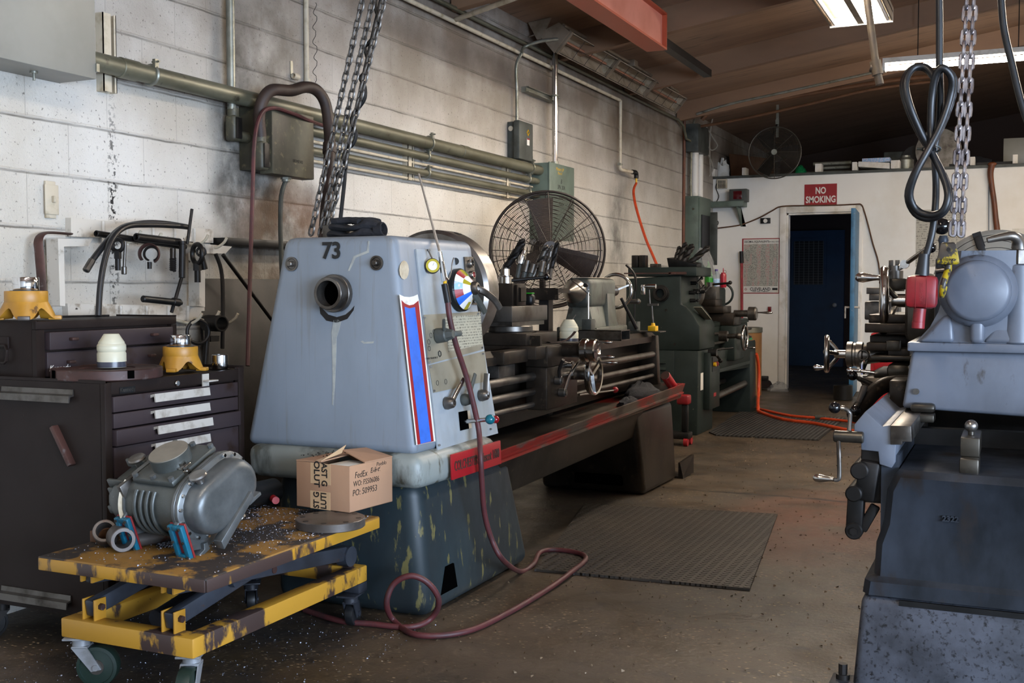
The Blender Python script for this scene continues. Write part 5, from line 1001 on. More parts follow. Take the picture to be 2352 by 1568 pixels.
# hydraulic cylinder, bushings, rod
zt = tz1
e = T('hydraulic_cylinder', 'long black hydraulic cylinder lying on the cart behind the blower', 'hydraulic cylinder', (.86, 3.0, zt)); a_, b_ = V((.852, 2.70, zt+.046)), V((.93, 3.26, zt+.046)); d = (b_-a_).normalized()
P(MB().cyl(a_, b_, .044, n=32, bev=.003), 'barrel', 'black_paint', e); P(MB().cyl(a_-d*.012, a_+d*.02, .0455, n=32, bev=.003), 'end_gland', 'rust_iron', e)
c = wy(664, 1149, 3.2); c.z = max(c.z, zt+.02); P(MB().cyl((.965, 3.2, zt+.03), (1.0, 3.17, zt+.03), .013), 'red_cap', 'signal_red', e, 'small red plug')
e = T('clevis_rod', 'steel rod with a bored eye sleeve lying at the left front of the cart', 'clevis rod', (.9, 2.5, zt)); c = V((.955, 2.478, zt+.0365)); axd = V((.80, -.55, .0)).normalized()
P(MB().pipe(c-axd*.032, c+axd*.032, .0365, .025, 40), 'eye_sleeve', 'plain_iron', e); rd = V((.35, .93, 0)).normalized(); P(MB().cyl(c+rd*.034+V((0, 0, -.014)), c+rd*.22+V((0, 0, -.014)), .0195, n=24), 'rod', 'plain_iron', e)
c = V((.876, 2.50, zt+.0385)); axd = V((.45, -.62, .42)).normalized(); O(MB().pipe(c-axd*.026, c+axd*.03, .035, .0255, 40), 'pipe_bushing', 'plain_iron', 'tilted rusty steel bushing leaning on the clevis rod sleeve', 'bushing')
p = wz(190, 1218, zt); O(MB().box(.79, .82, 2.52, 2.6, zt+.0005, zt+.035, .003), 'wood_block', 'wood_brown', 'small wood block behind the steel bushings on the cart', 'wood block')
# ---- blower ----
bc = wz(424, 1128, .582)
BM = Matrix.Translation(bc) @ Matrix.Rotation(RAD(-5), 4, 'Z') @ Matrix.Rotation(RAD(26), 4, 'X') @ Matrix.Scale(.97, 4)
BL = T('rotary_blower', 'dark grey rotary lobe blower with teal sight plates lying tilted on the cart', 'blower', (bc.x, bc.y, zt))
def stad(hw, r, x, n=10, zs_=1.):
    o = []
    for s in (1, -1):
        for i in range(n+1): a = -math.pi/2+math.pi*i/n; o.append((x, s*(hw+r*math.cos(a)), s*r*math.sin(a)*zs_))
    return o
def bl(secs, n, m, lb=None, caps=True): q = MB(); q.M = BM; q.loft(secs, caps); return P(q, n, m, BL, lb)
def bb(fn, n, m, lb=None, par=None): q = MB(); q.M = BM; fn(q); return P(q, n, m, par or BL, lb)
hw = .058
bl([stad(hw, .093, -.115), stad(hw, .093, .105)], 'rotor_housing', 'blower_grey')
bl([stad(hw, .099, .1), stad(hw, .102, .103), stad(hw, .102, .113), stad(hw, .1, .1145)], 'housing_flange', 'blower_bright')
bl([stad(hw, .1, .1155), stad(hw, .102, .117), stad(hw, .102, .127), stad(hw, .098, .13)], 'cover_flange', 'blower_bright')
bl([stad(hw*.95, .084, .128), stad(hw*.95, .083, .165), stad(hw*.95, .078, .178), stad(hw*.95, .068, .186), stad(hw*.9, .055, .189)], 'gear_cover', 'blower_bright')
bl([stad(hw, .1, -.118), stad(hw, .1, -.1)], 'drive_flange', 'blower_bright')
bl([stad(hw, .085, -.118), stad(hw, .083, -.17), stad(hw*.95, .07, -.2), stad(hw*.9, .055, -.205)], 'drive_cover', 'blower_grey')
def f(q):
    for y, z in ((-.10, .05), (-.125, .0), (-.09, .075), (0, .09), (-.1, -.05)): q.box(-.205, -.118, y-.006, y+.006, z-.014, z+.014, .004)
    q.cyl((-.2, -.06, 0), (-.235, -.06, 0), .03)
bb(f, 'drive_ribs', 'blower_grey')
for k2, x in enumerate((-.055, -.03, -.005, .02)):
    q = MB(); q.M = BM; pts = [(x, -hw-.097*math.cos(a), .097*math.sin(a)) for a in [RAD(v) for v in range(-50, 56, 7)]]; q.tube(pts, .0058, 8); P(q, 'cooling_rib', 'blower_grey', BL)
def f(q): q.box(-.085, .085, -.095, .105, .088, .108, .006); q.box(-.07, .07, -.08, .09, .07, .09, .004); q.cyl((.0, -.0, .105), (0, 0, .145), .062, n=40)
bb(f, 'port_plate', 'blower_grey')
bb(lambda q: q.cyl((0, 0, .1445), (0, 0, .148), .0605, n=40), 'port_cap', 'chuck_face', 'round grey cap closing the port')
for x in (-.075, .0, .075):
    for y in (-.085, .095): bb(lambda q: q.cyl((x, y, .106), (x, y, .118), .0095, n=6), 'plate_bolt', 'blower_bright')
def f(q): q.box(.045, .075, -.035, .005, .107, .114, .003); q.cyl((.06, -.015, .114), (.06, -.015, .124), .011, n=6)
bb(f, 'port_clip', 'polished')
for x, y in ((-.155, .0), (.15, -.05)):
    z0 = .08; bb(lambda q: q.cyl((x, y, z0-.01), (x, y, z0+.02), .012).rev([(.015, z0+.018), (.027, z0+.022), (.028, z0+.028), (.025, z0+.033), (0, z0+.034)], (x, y, 0), n=28), 'breather_cap', 'machined')
bb(lambda q: q.cyl((.085, -.03, .09), (.085, -.03, .108), .012, n=6).cyl((.085, -.03, .108), (.085, -.03, .116), .007), 'grease_plug', 'polished')
def f(q):
    for i in range(14):
        a = RAD(-80+i*360/14); s = 1 if math.cos(a) >= 0 else -1; q.cyl((.128, s*hw+.093*math.cos(a), .093*math.sin(a)), (.137, s*hw+.093*math.cos(a), .093*math.sin(a)), .0058, n=6)
bb(f, 'cover_bolts', 'polished')
bb(lambda q: q.box(-.117, -.098, -.135, -.05, .03, .1, .004), 'band_lug', 'steel_grey')
def f(q): q.tube([(-.108, -hw-.1015*math.cos(a), .1015*math.sin(a)) for a in [RAD(v) for v in range(-20, 75, 8)]], .002, 8, ry=.011)
bb(f, 'bare_band', 'cream_paint', 'bare beige band around the housing')
# feet and teal sight plates (front lower side)
for k2, x in enumerate((-.105, .118)):
    def f(q): q.prism([(-.165, .01), (-.12, .03), (-.08, -.06), (-.03, -.1), (-.03, -.12), (-.1, -.125), (-.16, -.09)], 'x', x-.008, x+.008, .002)
    bb(f, 'foot_web', 'blower_bright')
    Mp = Matrix.Translation((x+.0, -.166, -.045)) @ Matrix.Rotation(RAD(-6), 4, 'X'); q = MB(); q.M = BM @ Mp; q.box(-.03, .03, .001, .008, -.06, .055, .002); P(q, 'gasket', 'red_gasket', BL)
    q = MB(); q.M = BM @ Mp
    q.box(-.028, -.011, -.014, .001, -.058, .053, .002).box(.011, .028, -.014, .001, -.058, .053, .002).box(-.011, .011, -.014, .001, .038, .053, .001).box(-.011, .011, -.014, .001, -.058, -.043, .001); sp_ = P(q, 'sight_plate', 'teal_paint', BL, 'teal sight plate')
    q = MB(); q.M = BM @ Mp; q.box(-.011, .011, -.004, .001, -.043, .038); P(q, 'sight_glass', 'red_gasket', sp_)
    for zz_ in (-.05, 0, .045):
        for xx_ in (-.02, .02): q = MB(); q.M = BM @ Mp; q.cyl((xx_, -.014, zz_), (xx_, -.02, zz_), .0045, n=6); P(q, 'plate_screw', 'steel_grey', sp_)
bb(lambda q: q.prism([(-.15, -.125), (-.1, -.125), (-.1, -.1), (-.115, -.095), (-.12, -.112), (-.15, -.113)], 'x', .1, .14, .002), 'mounting_foot', 'blower_bright')
bb(lambda q: q.prism([(.1, -.11), (.16, -.11), (.16, -.098), (.13, -.098), (.12, -.07), (.1, -.07)], 'x', .1, .14, .002), 'mounting_foot', 'blower_bright')
bb(lambda q: q.prism([(-.15, -.11), (-.1, -.11), (-.1, -.08), (-.15, -.098)], 'x', -.13, -.09, .002), 'mounting_foot', 'blower_grey')
bb(lambda q: q.prism([(.1, -.11), (.16, -.11), (.16, -.098), (.1, -.07)], 'x', -.13, -.09, .002), 'mounting_foot', 'blower_grey')
def f(q): q.prism([(-.1, -.09), (.075, -.03), (.075, -.055), (-.1, -.12)], 'x', .165, .2, .003)
bb(f, 'cover_bar', 'blower_bright')
bb(lambda q: q.pipe((.11, .06, -.1), (.125, .06, -.135), .02, .014), 'threaded_stub', 'steel_grey')
# flange + carton
fcn = wz(765, 1189, zt+.028); fcn = V((fcn.x-.01, fcn.y, 0)); e = T('flange_disc', 'round drilled steel flange plate on the far right corner of the cart', 'flange', (fcn.x, fcn.y, zt))
q = MB().cyl((fcn.x, fcn.y, zt+.0005), (fcn.x, fcn.y, zt+.0285), .112, n=64, bev=.002); P(q, 'disc', 'plain_iron', e)
q = MB()
for i in range(8): a = i*math.pi/4+.35; q.cyl((fcn.x+.092*math.cos(a), fcn.y+.092*math.sin(a), zt+.0286), (fcn.x+.092*math.cos(a), fcn.y+.092*math.sin(a), zt+.0292), .009, n=18)
P(q, 'bolt_holes', 'black_paint', e)
zb = zt+.0295; k0 = wz(803, 1178, zb); ang = RAD(-7)
ux = V((-math.cos(ang), -math.sin(ang), 0)); uy = V((-math.sin(ang), math.cos(ang), 0)); W_, D_, H_ = .232, .232, .155
CBX = T('cardboard_box', 'opened brown cardboard box with handwriting, standing on the flange disc', 'cardboard box', (k0.x, k0.y, zb))
def cb(u, v, z): return k0+ux*u+uy*v+V((0, 0, z))
def cbx(q, u0, u1, v0, v1, z0, z1): return q.hexa([cb(u0, v0, z0), cb(u1, v0, z0), cb(u1, v1, z0), cb(u0, v1, z0), cb(u0, v0, z1), cb(u1, v0, z1), cb(u1, v1, z1), cb(u0, v1, z1)], .002)
q = MB(); t_ = .004
cbx(q, 0, W_, 0, t_, 0, H_); cbx(q, 0, W_, D_-t_, D_, 0, H_); cbx(q, 0, t_, 0, D_, 0, H_); cbx(q, W_-t_, W_, 0, D_, 0, H_); cbx(q, 0, W_, 0, D_, 0, t_); P(q, 'walls', 'cardboard', CBX)
q = MB(); q.hexa([cb(W_, .0, H_), cb(W_, D_, H_), cb(W_*.52, D_, H_+.012), cb(W_*.52, 0, H_+.004), cb(W_, .0, H_+.004), cb(W_, D_, H_+.004), cb(W_*.52, D_, H_+.016), cb(W_*.52, 0, H_+.008)]); P(q, 'flap', 'cardboard', CBX)
q = MB(); q.hexa([cb(0, D_, H_), cb(0, D_*.35, H_), cb(W_*.5, D_*.45, H_+.03), cb(W_*.5, D_, H_+.022), cb(0, D_, H_+.004), cb(0, D_*.35, H_+.004), cb(W_*.5, D_*.45, H_+.034), cb(W_*.5, D_, H_+.026)]); P(q, 'flap', 'cardboard', CBX)
q = MB(); cbx(q, t_, W_*.5, .01, D_*.6, H_-.012, H_-.006); P(q, 'packing_paper', 'paper_white', CBX)
q = MB(); q.hexa([cb(W_*.52, .0, H_+.008), cb(W_*.62, .0, H_+.008), cb(W_*.6, .1, H_+.02), cb(W_*.5, .1, H_+.022), cb(W_*.52, 0, H_+.009), cb(W_*.62, .0, H_+.009), cb(W_*.6, .1, H_+.022), cb(W_*.48, .12, H_+.05)]); P(q, 'torn_tape', 'carton_tape', CBX)
fr_ = frame(cb(0, 0, 0), -ux, (0, 0, 1))
# tape pieces with printed letters on the -y face (face normal = -uy)
def tape(u0, u1, z0, z1): q = MB(); q.hexa([cb(u0, -.0006, z0), cb(u1, -.0006, z0), cb(u1, 0, z0), cb(u0, 0, z0), cb(u0, -.0006, z1), cb(u1, -.0006, z1), cb(u1, 0, z1), cb(u0, 0, z1)]); return P(q, 'tape', 'carton_tape', CBX)
t1 = tape(.08, .168, .085, H_); t2 = tape(.082, .17, 0, .06)
def tf(u, z): return frame(cb(u, -.0009, z), (0, 0, -1), -ux)
P(MB().text('OLUT', .034, tf(.141, .118), .0003, .0008).text('AST G', .034, tf(.108, .118), .0003, .0008, sx=.85), 'tape_letters', 'ink_black', t1)
def tf2(u, z): return frame(cb(u, -.0009, z), (0, 0, 1), ux)
P(MB().text('ST G', .034, tf2(.142, .03), .0003, .0008, sx=.8).text('LUTI', .034, tf2(.11, .03), .0003, .0008, sx=.8), 'tape_letters', 'ink_black', t2)
def wf(v, z): return frame(cb(-.0006, v, z), uy, (0, 0, 1))
q = MB().text('FedEx', .03, wf(.06, .12), .0003, -.0002, .15, sx=.9).text('E-li-r', .026, wf(.135, .125), .0003, -.0002, .15).text('Pueblo', .02, wf(.17, .142), .0003, -.0002, .15).text('WO: FS506086', .026, wf(.088, .092), .0003, -.0002, .1, sx=.85).text('PO: 509953', .03, wf(.08, .062), .0003, -.0002, .1, sx=.9)
q.beam(cb(-.0006, .115, .118), cb(-.0006, .165, .132), .0015, .0005); q.beam(cb(-.0006, .115, .132), cb(-.0006, .165, .118), .0015, .0005); P(q, 'handwriting', 'ink_black', CBX)
# chips (swarf)
def swarf(n, gen, seed, mt, nm, lb, sz=(.002, .006)):
    r = random.Random(seed); q = MB()
    for i in range(n):
        x, y, z = gen(r); a = r.random()*6.28; s = r.uniform(*sz); cl = r.random()
        d = V((math.cos(a), math.sin(a), r.uniform(-.2, .6))); w = V((-d.y, d.x, r.uniform(-.5, .5)))*.35; c = V((x, y, z))
        k = V((0, 0, s*.7)); q.add([c, c+d*s, c+d*s+w*s+k*.3, c+w*s+k], [(0, 1, 2), (0, 2, 3), (0, 3, 1)])
    return O(q, nm, mt, lb, 'metal chips', kind='stuff')
def gcart(r):
    while True:
        x, y = r.uniform(.8, 1.385), r.uniform(2.34, 3.2)
        if r.random() < .1+.9*max(0, (y-2.5)/.6): return x, y, zt+.0008
swarf(1900, gcart, 5, 'chip_metal', 'metal_chips', 'bright metal chips scattered over the yellow cart top', (.002, .0055))
def gpile(r): a = r.random()*6.28; s = r.random()**.6*.06; return 1.06+s*math.cos(a), 2.60+s*math.sin(a)*.8, zt+.001+.012*(1-s/.06)*r.random()
swarf(350, gpile, 6, 'chip_metal', 'metal_chips', 'small pile of bright chips under the blower between the teal plates', (.003, .007))
def gfl(r):
    x, y = r.uniform(.45, 1.5), r.uniform(2.2, 3.42); return x, y, .001
swarf(1100, gfl, 8, 'chip_metal', 'metal_chips', 'bright metal chips on the floor under and around the cart', (.0015, .0055))
def gf2(r): return r.uniform(1.45, 3.0), 2.4+r.random()**1.4*8, .001
swarf(1600, gf2, 9, 'chip_brown', 'metal_chips', 'brownish chips scattered along the open floor of the aisle', (.003, .011))
def gbox(r):
    p = cb(W_*r.uniform(.55, .98), D_*r.uniform(.05, .95), H_+.012); return p.x, p.y, p.z+.004
swarf(60, gbox, 10, 'dark_iron', 'metal_chips', 'few dark chips on the flap of the cardboard box', (.003, .007))
# ================= OLD GREY LATHE ON THE RIGHT =================
OL = T('old_lathe', 'old blue grey lathe filling the right foreground, seen from its tailstock end', 'lathe', (3.3, 4.6, 0))
def op(q, n, m, lb=None, par=None): return P(q, n, m, par or OL, lb)
def yz(px, py, Y): v = wy(px, py, Y); return (v.x, v.z)
YE = 3.4; XR = 3.72
# base box with foot and anchor bolt
q = MB().hexa([(2.925, 3.33, 0), (XR, 3.33, 0), (XR, 6.6, 0), (2.925, 6.6, 0), (2.945, 3.37, .285), (XR, 3.37, .285), (XR, 6.6, .285), (2.945, 6.6, .285)], .02, seg=3); op(q, 'base_box', 'old_base')
q = MB().box(2.86, 2.95, 3.3, 3.42, 0, .03, .006); op(q, 'base_foot', 'old_base'); op(MB().cyl((2.895, 3.37, .03), (2.895, 3.37, .045), .02).cyl((2.895, 3.37, .045), (2.895, 3.37, .075), .013, n=8), 'anchor_bolt', 'dark_iron')
# bed end casting: left leg, bulged front below the openings
def sect(z, xl, yf, bulge=0): return [(xl, 3.95, z), (xl, yf+.03, z), (xl+.02, yf, z), (3.2, yf-bulge*.5, z), (3.45, yf-bulge, z), (XR, yf-bulge, z), (XR, 3.95, z)]
q = MB().loft([sect(.29, 2.945, 3.37), sect(.33, 2.95, 3.37), sect(.345, 2.975, 3.385), sect(.44, 2.98, 3.385, .0), sect(.5, 3.0, 3.385, .01), sect(.6, 3.01, 3.37, .03), sect(.645, 3.03, 3.355, .035), sect(.665, 3.045, 3.37, .03)]); op(q, 'bed_leg', 'old_dirty_shaded')
op(MB().box(3.05, XR, 3.366, 3.376, .268, .284), 'seam', 'black_paint', 'dark gap between leg and base')
op(MB().text('2322', .022, frame((3.185, 3.368, .533), (1, 0, 0), (0, 0, 1)), .004, .001), 'cast_letters', 'old_dirty_shaded')
# ways: V way + flat way on the left, cross ribs, right way beyond the frame
prof = [yz(*p, YE) for p in ((1962, 975), (1988, 944), (2026, 979), (2046, 976), (2046, 1010), (2058, 1012), (2058, 1024), (2056, 1062), (2048, 1075), (2020, 1066), (2017, 1037), (1978, 1033), (1977, 1009), (1962, 1006))]
q = MB().prism(prof, 'y', YE, 6.4, .003); op(q, 'v_way', 'old_grey')
prof = [yz(*p, YE) for p in ((2046, 976), (2093, 977), (2095, 1014), (2073, 1013), (2073, 1020), (2046, 1020))]
op(MB().prism(prof, 'y', YE-.01, 6.4, .002), 'flat_way', 'steel_grey')
op(MB().box(3.62, XR, YE, 6.4, .66, .82, .01), 'rear_way', 'old_grey')
for y in (3.95, 4.6, 5.3): op(MB().box(3.0, XR, y, y+.05, .42, .72), 'cross_rib', 'dark_iron')
op(MB().box(2.99, 3.04, 3.42, 6.4, .3, .70), 'bed_side', 'old_dirty_shaded'); op(MB().box(3.02, XR, 6.2, 6.4, .28, .8), 'bed_far_end', 'dark_iron'); op(MB().box(3.04, XR, 3.42, 6.3, .3, .36), 'bed_floor', 'dark_iron')
def cen(px, py, Y): return wy(px, py, Y)
c = cen(2231, 978, 3.5); q = MB().ball(c, .0185); kb = op(MB().box(c.x-.026, c.x+.026, 3.42, 3.62, c.z-.08, c.z-.025, .004).box(c.x-.026, c.x+.026, 3.38, 3.5, .655, c.z-.08, .006).cyl(c+V((0, 0, -.03)), c, .009), 'locking_post', 'old_iron'); P(q, 'ball_knob', 'machined', kb)
# side gearing and cranks on the left
q = MB()
for px, py, r in ((1978, 1076, .026), (1965, 1128, .024)): c = cen(px, py, 3.42); q.cyl(c+V((0, -.05, 0)), c+V((0, .12, 0)), r, bev=.004)
c1, c2 = cen(1978, 1076, 3.45), cen(1965, 1128, 3.45); q.beam(c1+V((.03, 0, .03)), c2+V((.03, 0, -.02)), .06, .1, .01, up=(0, 1, 0)); q.box(2.93, 3.02, 3.43, 3.6, .55, .73, .01)
op(q, 'gear_bracket', 'dark_iron')
a_, b_ = cen(1968, 1135, 3.45), cen(1963, 1216, 3.45); q = MB().beam(a_, b_, .05, .04, .01, up=(0, 1, 0)); q.cyl(b_+V((0, -.025, 0)), b_+V((0, .03, 0)), .026, bev=.004); q.cyl(b_+V((0, -.032, 0)), b_+V((0, -.025, 0)), .012, n=6); q.beam(cen(2012, 1160, 3.46), b_+V((.02, 0, 0)), .03, .03, .006, up=(0, 1, 0)); op(q, 'swing_arm', 'dark_iron')
c = cen(1935, 1002, 3.38); cr = op(MB().cyl(c+V((-.025, 0, 0)), c+V((.06, 0, 0)), .0175, bev=.003), 'crank_shaft', 'old_iron')
e_ = cen(1926, 1100, 3.36); P(MB().tube([c+V((-.012, 0, 0)), cen(1927, 1040, 3.36), cen(1928, 1085, 3.36), e_, e_+V((-.012, 0, -.003))], .0065, 8, 4), 'crank_arm', 'steel_grey', cr); P(MB().rev(handle_prof(.062, .0125), e_+V((-.012, 0, -.002)), (-1, 0, .02), 20), 'crank_grip', 'polished', cr)
a_, b_ = cen(1950, 990, 3.4), cen(1953, 945, 3.42); lv = op(MB().tube([a_, b_+V((0, 0, -.012)), b_+V((-.004, 0, -.002)), cen(1944, 940, 3.42), cen(1930, 937, 3.42)], .0065, 10, 4), 'bent_lever', 'steel_grey'); P(MB().ball(cen(1917, 936, 3.42), .0175), 'black_knob', 'black_gloss', lv)
P(MB().cyl(cen(1932, 937, 3.42), cen(1940, 938, 3.42), .0085), 'ferrule', 'polished', lv)
for (bx_, by_), (ex, ey), Yk in (((1964, 943), (1985, 890), 3.9), ((1958, 862), (2005, 885), 4.3)):
    a_, b_ = cen(bx_, by_, Yk), cen(ex, ey, Yk+.1); lv = op(MB().cyl(a_.lerp(b_, .3), b_, .009, .012).cyl(a_, a_.lerp(b_, .35), .007), 'apron_lever', 'steel_grey'); P(MB().ball(a_, .019), 'black_knob', 'black_gloss', lv)
# tailstock
TY = 3.8
q = MB(); fpz = [yz(*p, TY) for p in ((2093, 806), (2352, 812), (2352, 945), (2122, 941), (2072, 922))]
xa = fpz[0][0]; q.hexa([(fpz[4][0], TY, .80), (XR, TY, .775), (XR, 4.25, .775), (fpz[4][0], 4.25, .80), (xa, TY+.02, fpz[0][1]), (XR, TY+.02, fpz[0][1]), (XR, 4.25, fpz[0][1]), (xa, 4.25, fpz[0][1])], .012, seg=3)
op(q, 'tailstock_base', 'old_grey')
op(MB().cyl((3.055, TY+.012, .855), (3.055, TY-.005, .855), .0095).cyl((3.055, TY-.005, .855), (3.055, TY-.006, .855), .006), 'set_screw', 'steel_grey')
q = MB().box(3.04, 3.115, 3.76, 3.82, .79, .82, .012).box(3.035, 3.115, 3.72, 3.8, .765, .79, .004); op(q, 'way_wiper', 'old_iron')
zt2 = fpz[0][1]; q = MB().box(xa-.012, XR, TY-.012, 4.25, zt2, zt2+.03, .006); op(q, 'top_ledge', 'old_grey')
capc = V((wy(2245, 668, 3.72).x, 3.72, wy(2245, 668, 3.72).z))
secs = []
for k2 in range(7):
    s = k2/6; z = zt2+.03+s*.29; wl = .10*(1-s)**3+.082+.02*s*math.sin(s*3.1); secs.append([(capc.x-wl, TY+.005+.02*s, z), (capc.x-wl*.6, TY-.03*(.3+s*.6), z), (capc.x+wl*.6, TY-.03*(.3+s*.6), z), (capc.x+.14+wl*.3, TY+.01, z), (capc.x+.2, 4.25, z), (capc.x-wl, 4.25, z)])
q = MB().loft(secs); op(q, 'tailstock_body', 'old_grey')
q = MB().rev([(0, .0), (.02, .001), (.082, .008), (.092, .014), (.096, .024), (.096, .09)], capc, (0, 1, 0), 56); op(q, 'round_cap', 'old_grey', 'large round end cap')
q = MB().rev([(.097, .03), (.112, .045), (.12, .1), (.12, .3)], capc, (0, 1, 0), 56); op(q, 'cap_collar', 'old_grey')
px_ = wy(2338, 660, 3.8).x; q = MB().cyl((px_, 3.83, zt2+.03), (px_, 3.83, 1.262), .052, .044, 32, .004); q.hexa([(px_-.1, 3.78, zt2+.03), (px_+.1, 3.78, zt2+.03), (px_+.1, 4.0, zt2+.03), (px_-.1, 4.0, zt2+.03), (px_-.04, 3.8, zt2+.13), (px_+.04, 3.8, zt2+.13), (px_+.04, 3.9, zt2+.13), (px_-.04, 3.9, zt2+.13)], .015, seg=3); op(q, 'clamp_post', 'old_grey')
q = MB().hexa([(xa+.02, 3.785, zt2+.03), (xa+.13, 3.775, zt2+.03), (xa+.13, 3.95, zt2+.03), (xa+.02, 3.95, zt2+.03), (xa+.095, 3.79, zt2+.115), (xa+.12, 3.78, zt2+.125), (xa+.12, 3.9, zt2+.125), (xa+.095, 3.9, zt2+.115)], .014, seg=3); op(q, 'casting_foot', 'old_grey')
op(MB().box(capc.x-.02, capc.x+.02, 3.755, 3.85, zt2+.03, capc.z-.06, .014, seg=3), 'centre_rib', 'old_grey')
op(MB().cyl((px_, 3.83, 1.262), (px_, 3.83, 1.308), .042, n=6, bev=.002), 'clamp_nut', 'steel_grey')
q = MB().tube([V((px_, 3.83, 1.315)), V((px_-.003, 3.82, 1.335)), V((px_-.018, 3.8, 1.35)), V((px_-.05, 3.79, 1.347)), V((px_-.09, 3.78, 1.338))], lambda s: .022-.013*s, 12, 4); op(q, 'clamp_handle', 'machined')
rx = wy(2166, 600, 3.9).x; q = MB().cyl((rx, 3.9, 1.0), (rx, 3.9, 1.285), .025, .023, 24, .003).cyl((rx, 3.9, 1.285), (rx, 3.9, 1.335), .014).rev([(.014, 1.335), (.017, 1.345), (.012, 1.36)], (rx, 3.9, 0)); op(q, 'binder_post', 'old_dirty_shaded'); op(MB().ball((rx-.005, 3.9, 1.39), .027), 'black_knob', 'black_gloss')
op(MB().cyl((rx-.02, 3.88, 1.245), (rx+.13, 3.86, 1.262), .009, .005), 'binder_handle', 'machined')
# carriage, compound, toolpost
YC = 4.42
def bxy(q, x0, y0, x1, y1, Y0, Y1, bev=.004): a = wy(x0, y0, Y0); b = wy(x1, y1, Y0); return q.box(a.x, b.x, Y0, Y1, b.z, a.z, bev)
q = MB(); bxy(q, 2078, 628, 2160, 795, 4.3, 4.5, .04); op(q, 'compound_casting', 'old_iron')
q = MB(); bxy(q, 1986, 742, 2090, 765, 4.4, 5.0); bxy(q, 1995, 722, 2090, 742, 4.45, 5.0); op(q, 'cross_slide', 'oily_iron')
q = MB(); bxy(q, 1990, 660, 2030, 675, 4.95, 5.05, .002); bxy(q, 1996, 675, 2040, 690, 4.95, 5.05, .002); bxy(q, 1986, 692, 2060, 735, 5.0, 5.2, .006); op(q, 'steady_block', 'steel_grey')
q = MB(); bxy(q, 1998, 770, 2090, 800, 4.5, 5.0); bxy(q, 1990, 786, 2045, 806, 4.42, 4.6); bxy(q, 2040, 800, 2090, 820, 4.4, 4.7, .003); op(q, 'saddle', 'oily_iron')
q = MB(); bxy(q, 2036, 782, 2066, 806, 4.36, 4.42, .003); bxy(q, 2000, 815, 2100, 830, 4.38, 5.0, .006); bxy(q, 2036, 835, 2090, 870, 4.36, 4.9, .02); bxy(q, 1975, 862, 2080, 900, 4.4, 5.0, .03); op(q, 'apron', 'old_iron')
q = MB().tube([cen(1962, 958, 3.95), cen(1985, 925, 4.0), cen(2020, 890, 4.05), cen(2055, 880, 4.1), cen(2100, 880, 4.15)], .028, 12, 4); bxy(q, 2042, 872, 2080, 940, 3.95, 4.2, .01); op(q, 'swing_guard', 'oily_iron')
bwc = cen(2030, 690, 4.55); q = MB().ring(bwc, (1, .12, 0), .118, .017, 48, 14)
for k2 in range(3): a = RAD(20+120*k2); q.tube([bwc+V((.055, 0, 0)), bwc+V((.03, .05*math.cos(a), .05*math.sin(a))), bwc+V((0, .115*math.cos(a), .115*math.sin(a)))], .012, 8, 4)
q.cyl(bwc+V((.03, 0, 0)), bwc+V((.16, 0, 0)), .026); w1 = op(q, 'large_handwheel', 'polished'); P(MB().rev(handle_prof(.095, .02), bwc+V((-.012, -.02, .088)), (-1, 0, .03), 20), 'wheel_grip', 'polished', w1)
swc = cen(1899, 812, 4.55); q = MB().ring(swc, (1, .15, 0), .066, .0105, 44, 12)
for k2 in range(3): a = RAD(50+120*k2); q.tube([swc+V((.05, 0, 0)), swc+V((.03, .03*math.cos(a), .03*math.sin(a))), swc+V((0, .064*math.cos(a), .064*math.sin(a)))], .0085, 8, 4)
q.cyl(swc+V((.03, 0, 0)), swc+V((.09, 0, 0)), .016); w2 = op(q, 'small_handwheel', 'polished'); P(MB().rev(handle_prof(.045, .0125), swc+V((-.004, -.02, -.055)), (-1, 0, 0), 18), 'wheel_grip', 'chrome', w2)
q = MB().rev([(.03, .075), (.05, .08), (.05, .1), (.046, .104), (.046, .112), (.05, .116), (.05, .138), (.04, .142), (.03, .2), (.025, .32)], swc, (1, 0, 0), 40); op(q, 'dial_collar', 'machined')
dcn = swc+V((.145, -.05, .0)); q = MB().pipe(dcn, dcn+V((0, .06, 0)), .023, .017, 28); q.cyl(dcn+V((0, .02, 0)), dcn+V((0, .03, 0)), .018); q.hexa([(dcn.x-.012, dcn.y+.01, dcn.z-.06), (dcn.x+.004, dcn.y+.01, dcn.z-.06), (dcn.x+.004, dcn.y+.04, dcn.z-.06), (dcn.x-.012, dcn.y+.04, dcn.z-.06), (dcn.x-.02, dcn.y+.01, dcn.z-.015), (dcn.x+.02, dcn.y+.01, dcn.z-.015), (dcn.x+.02, dcn.y+.04, dcn.z-.015), (dcn.x-.02, dcn.y+.04, dcn.z-.015)], .003); op(q, 'dial_reader', 'old_iron')
c = cen(1978, 852, 4.4); op(MB().rev(handle_prof(.055, .012), c, (-1, 0, .03), 18).cyl(c, c+V((.05, 0, -.005)), .007), 'feed_handle', 'polished')
q = MB().tube([cen(1982, 860, 4.5), cen(1982, 835, 4.5), cen(1987, 830, 4.5)], .008, 8, 3); q.cyl(cen(1982, 862, 4.5), cen(2025, 864, 4.5), .006); op(q, 'apron_rods', 'polished')
q = MB(); c = cen(2054, 610, 4.6); q.cyl(c+V((0, 0, -.08)), c+V((0, 0, -.02)), .034).cyl(c+V((0, 0, -.02)), c+V((0, 0, -.0)), .022)
for dx in (-.012, .012): q.box(c.x+dx-.008, c.x+dx+.008, 4.59, 4.606, c.z, c.z+.022, .001)
q2 = MB(); bxy(q2, 2020, 640, 2082, 665, 4.55, 4.7); q2.cyl(c+V((0, 0, -.1)), c+V((0, 0, -.05)), .04); tpq = op(q2, 'tool_post', 'old_iron'); P(q, 'clamp_bolts', 'steel_grey', tpq)
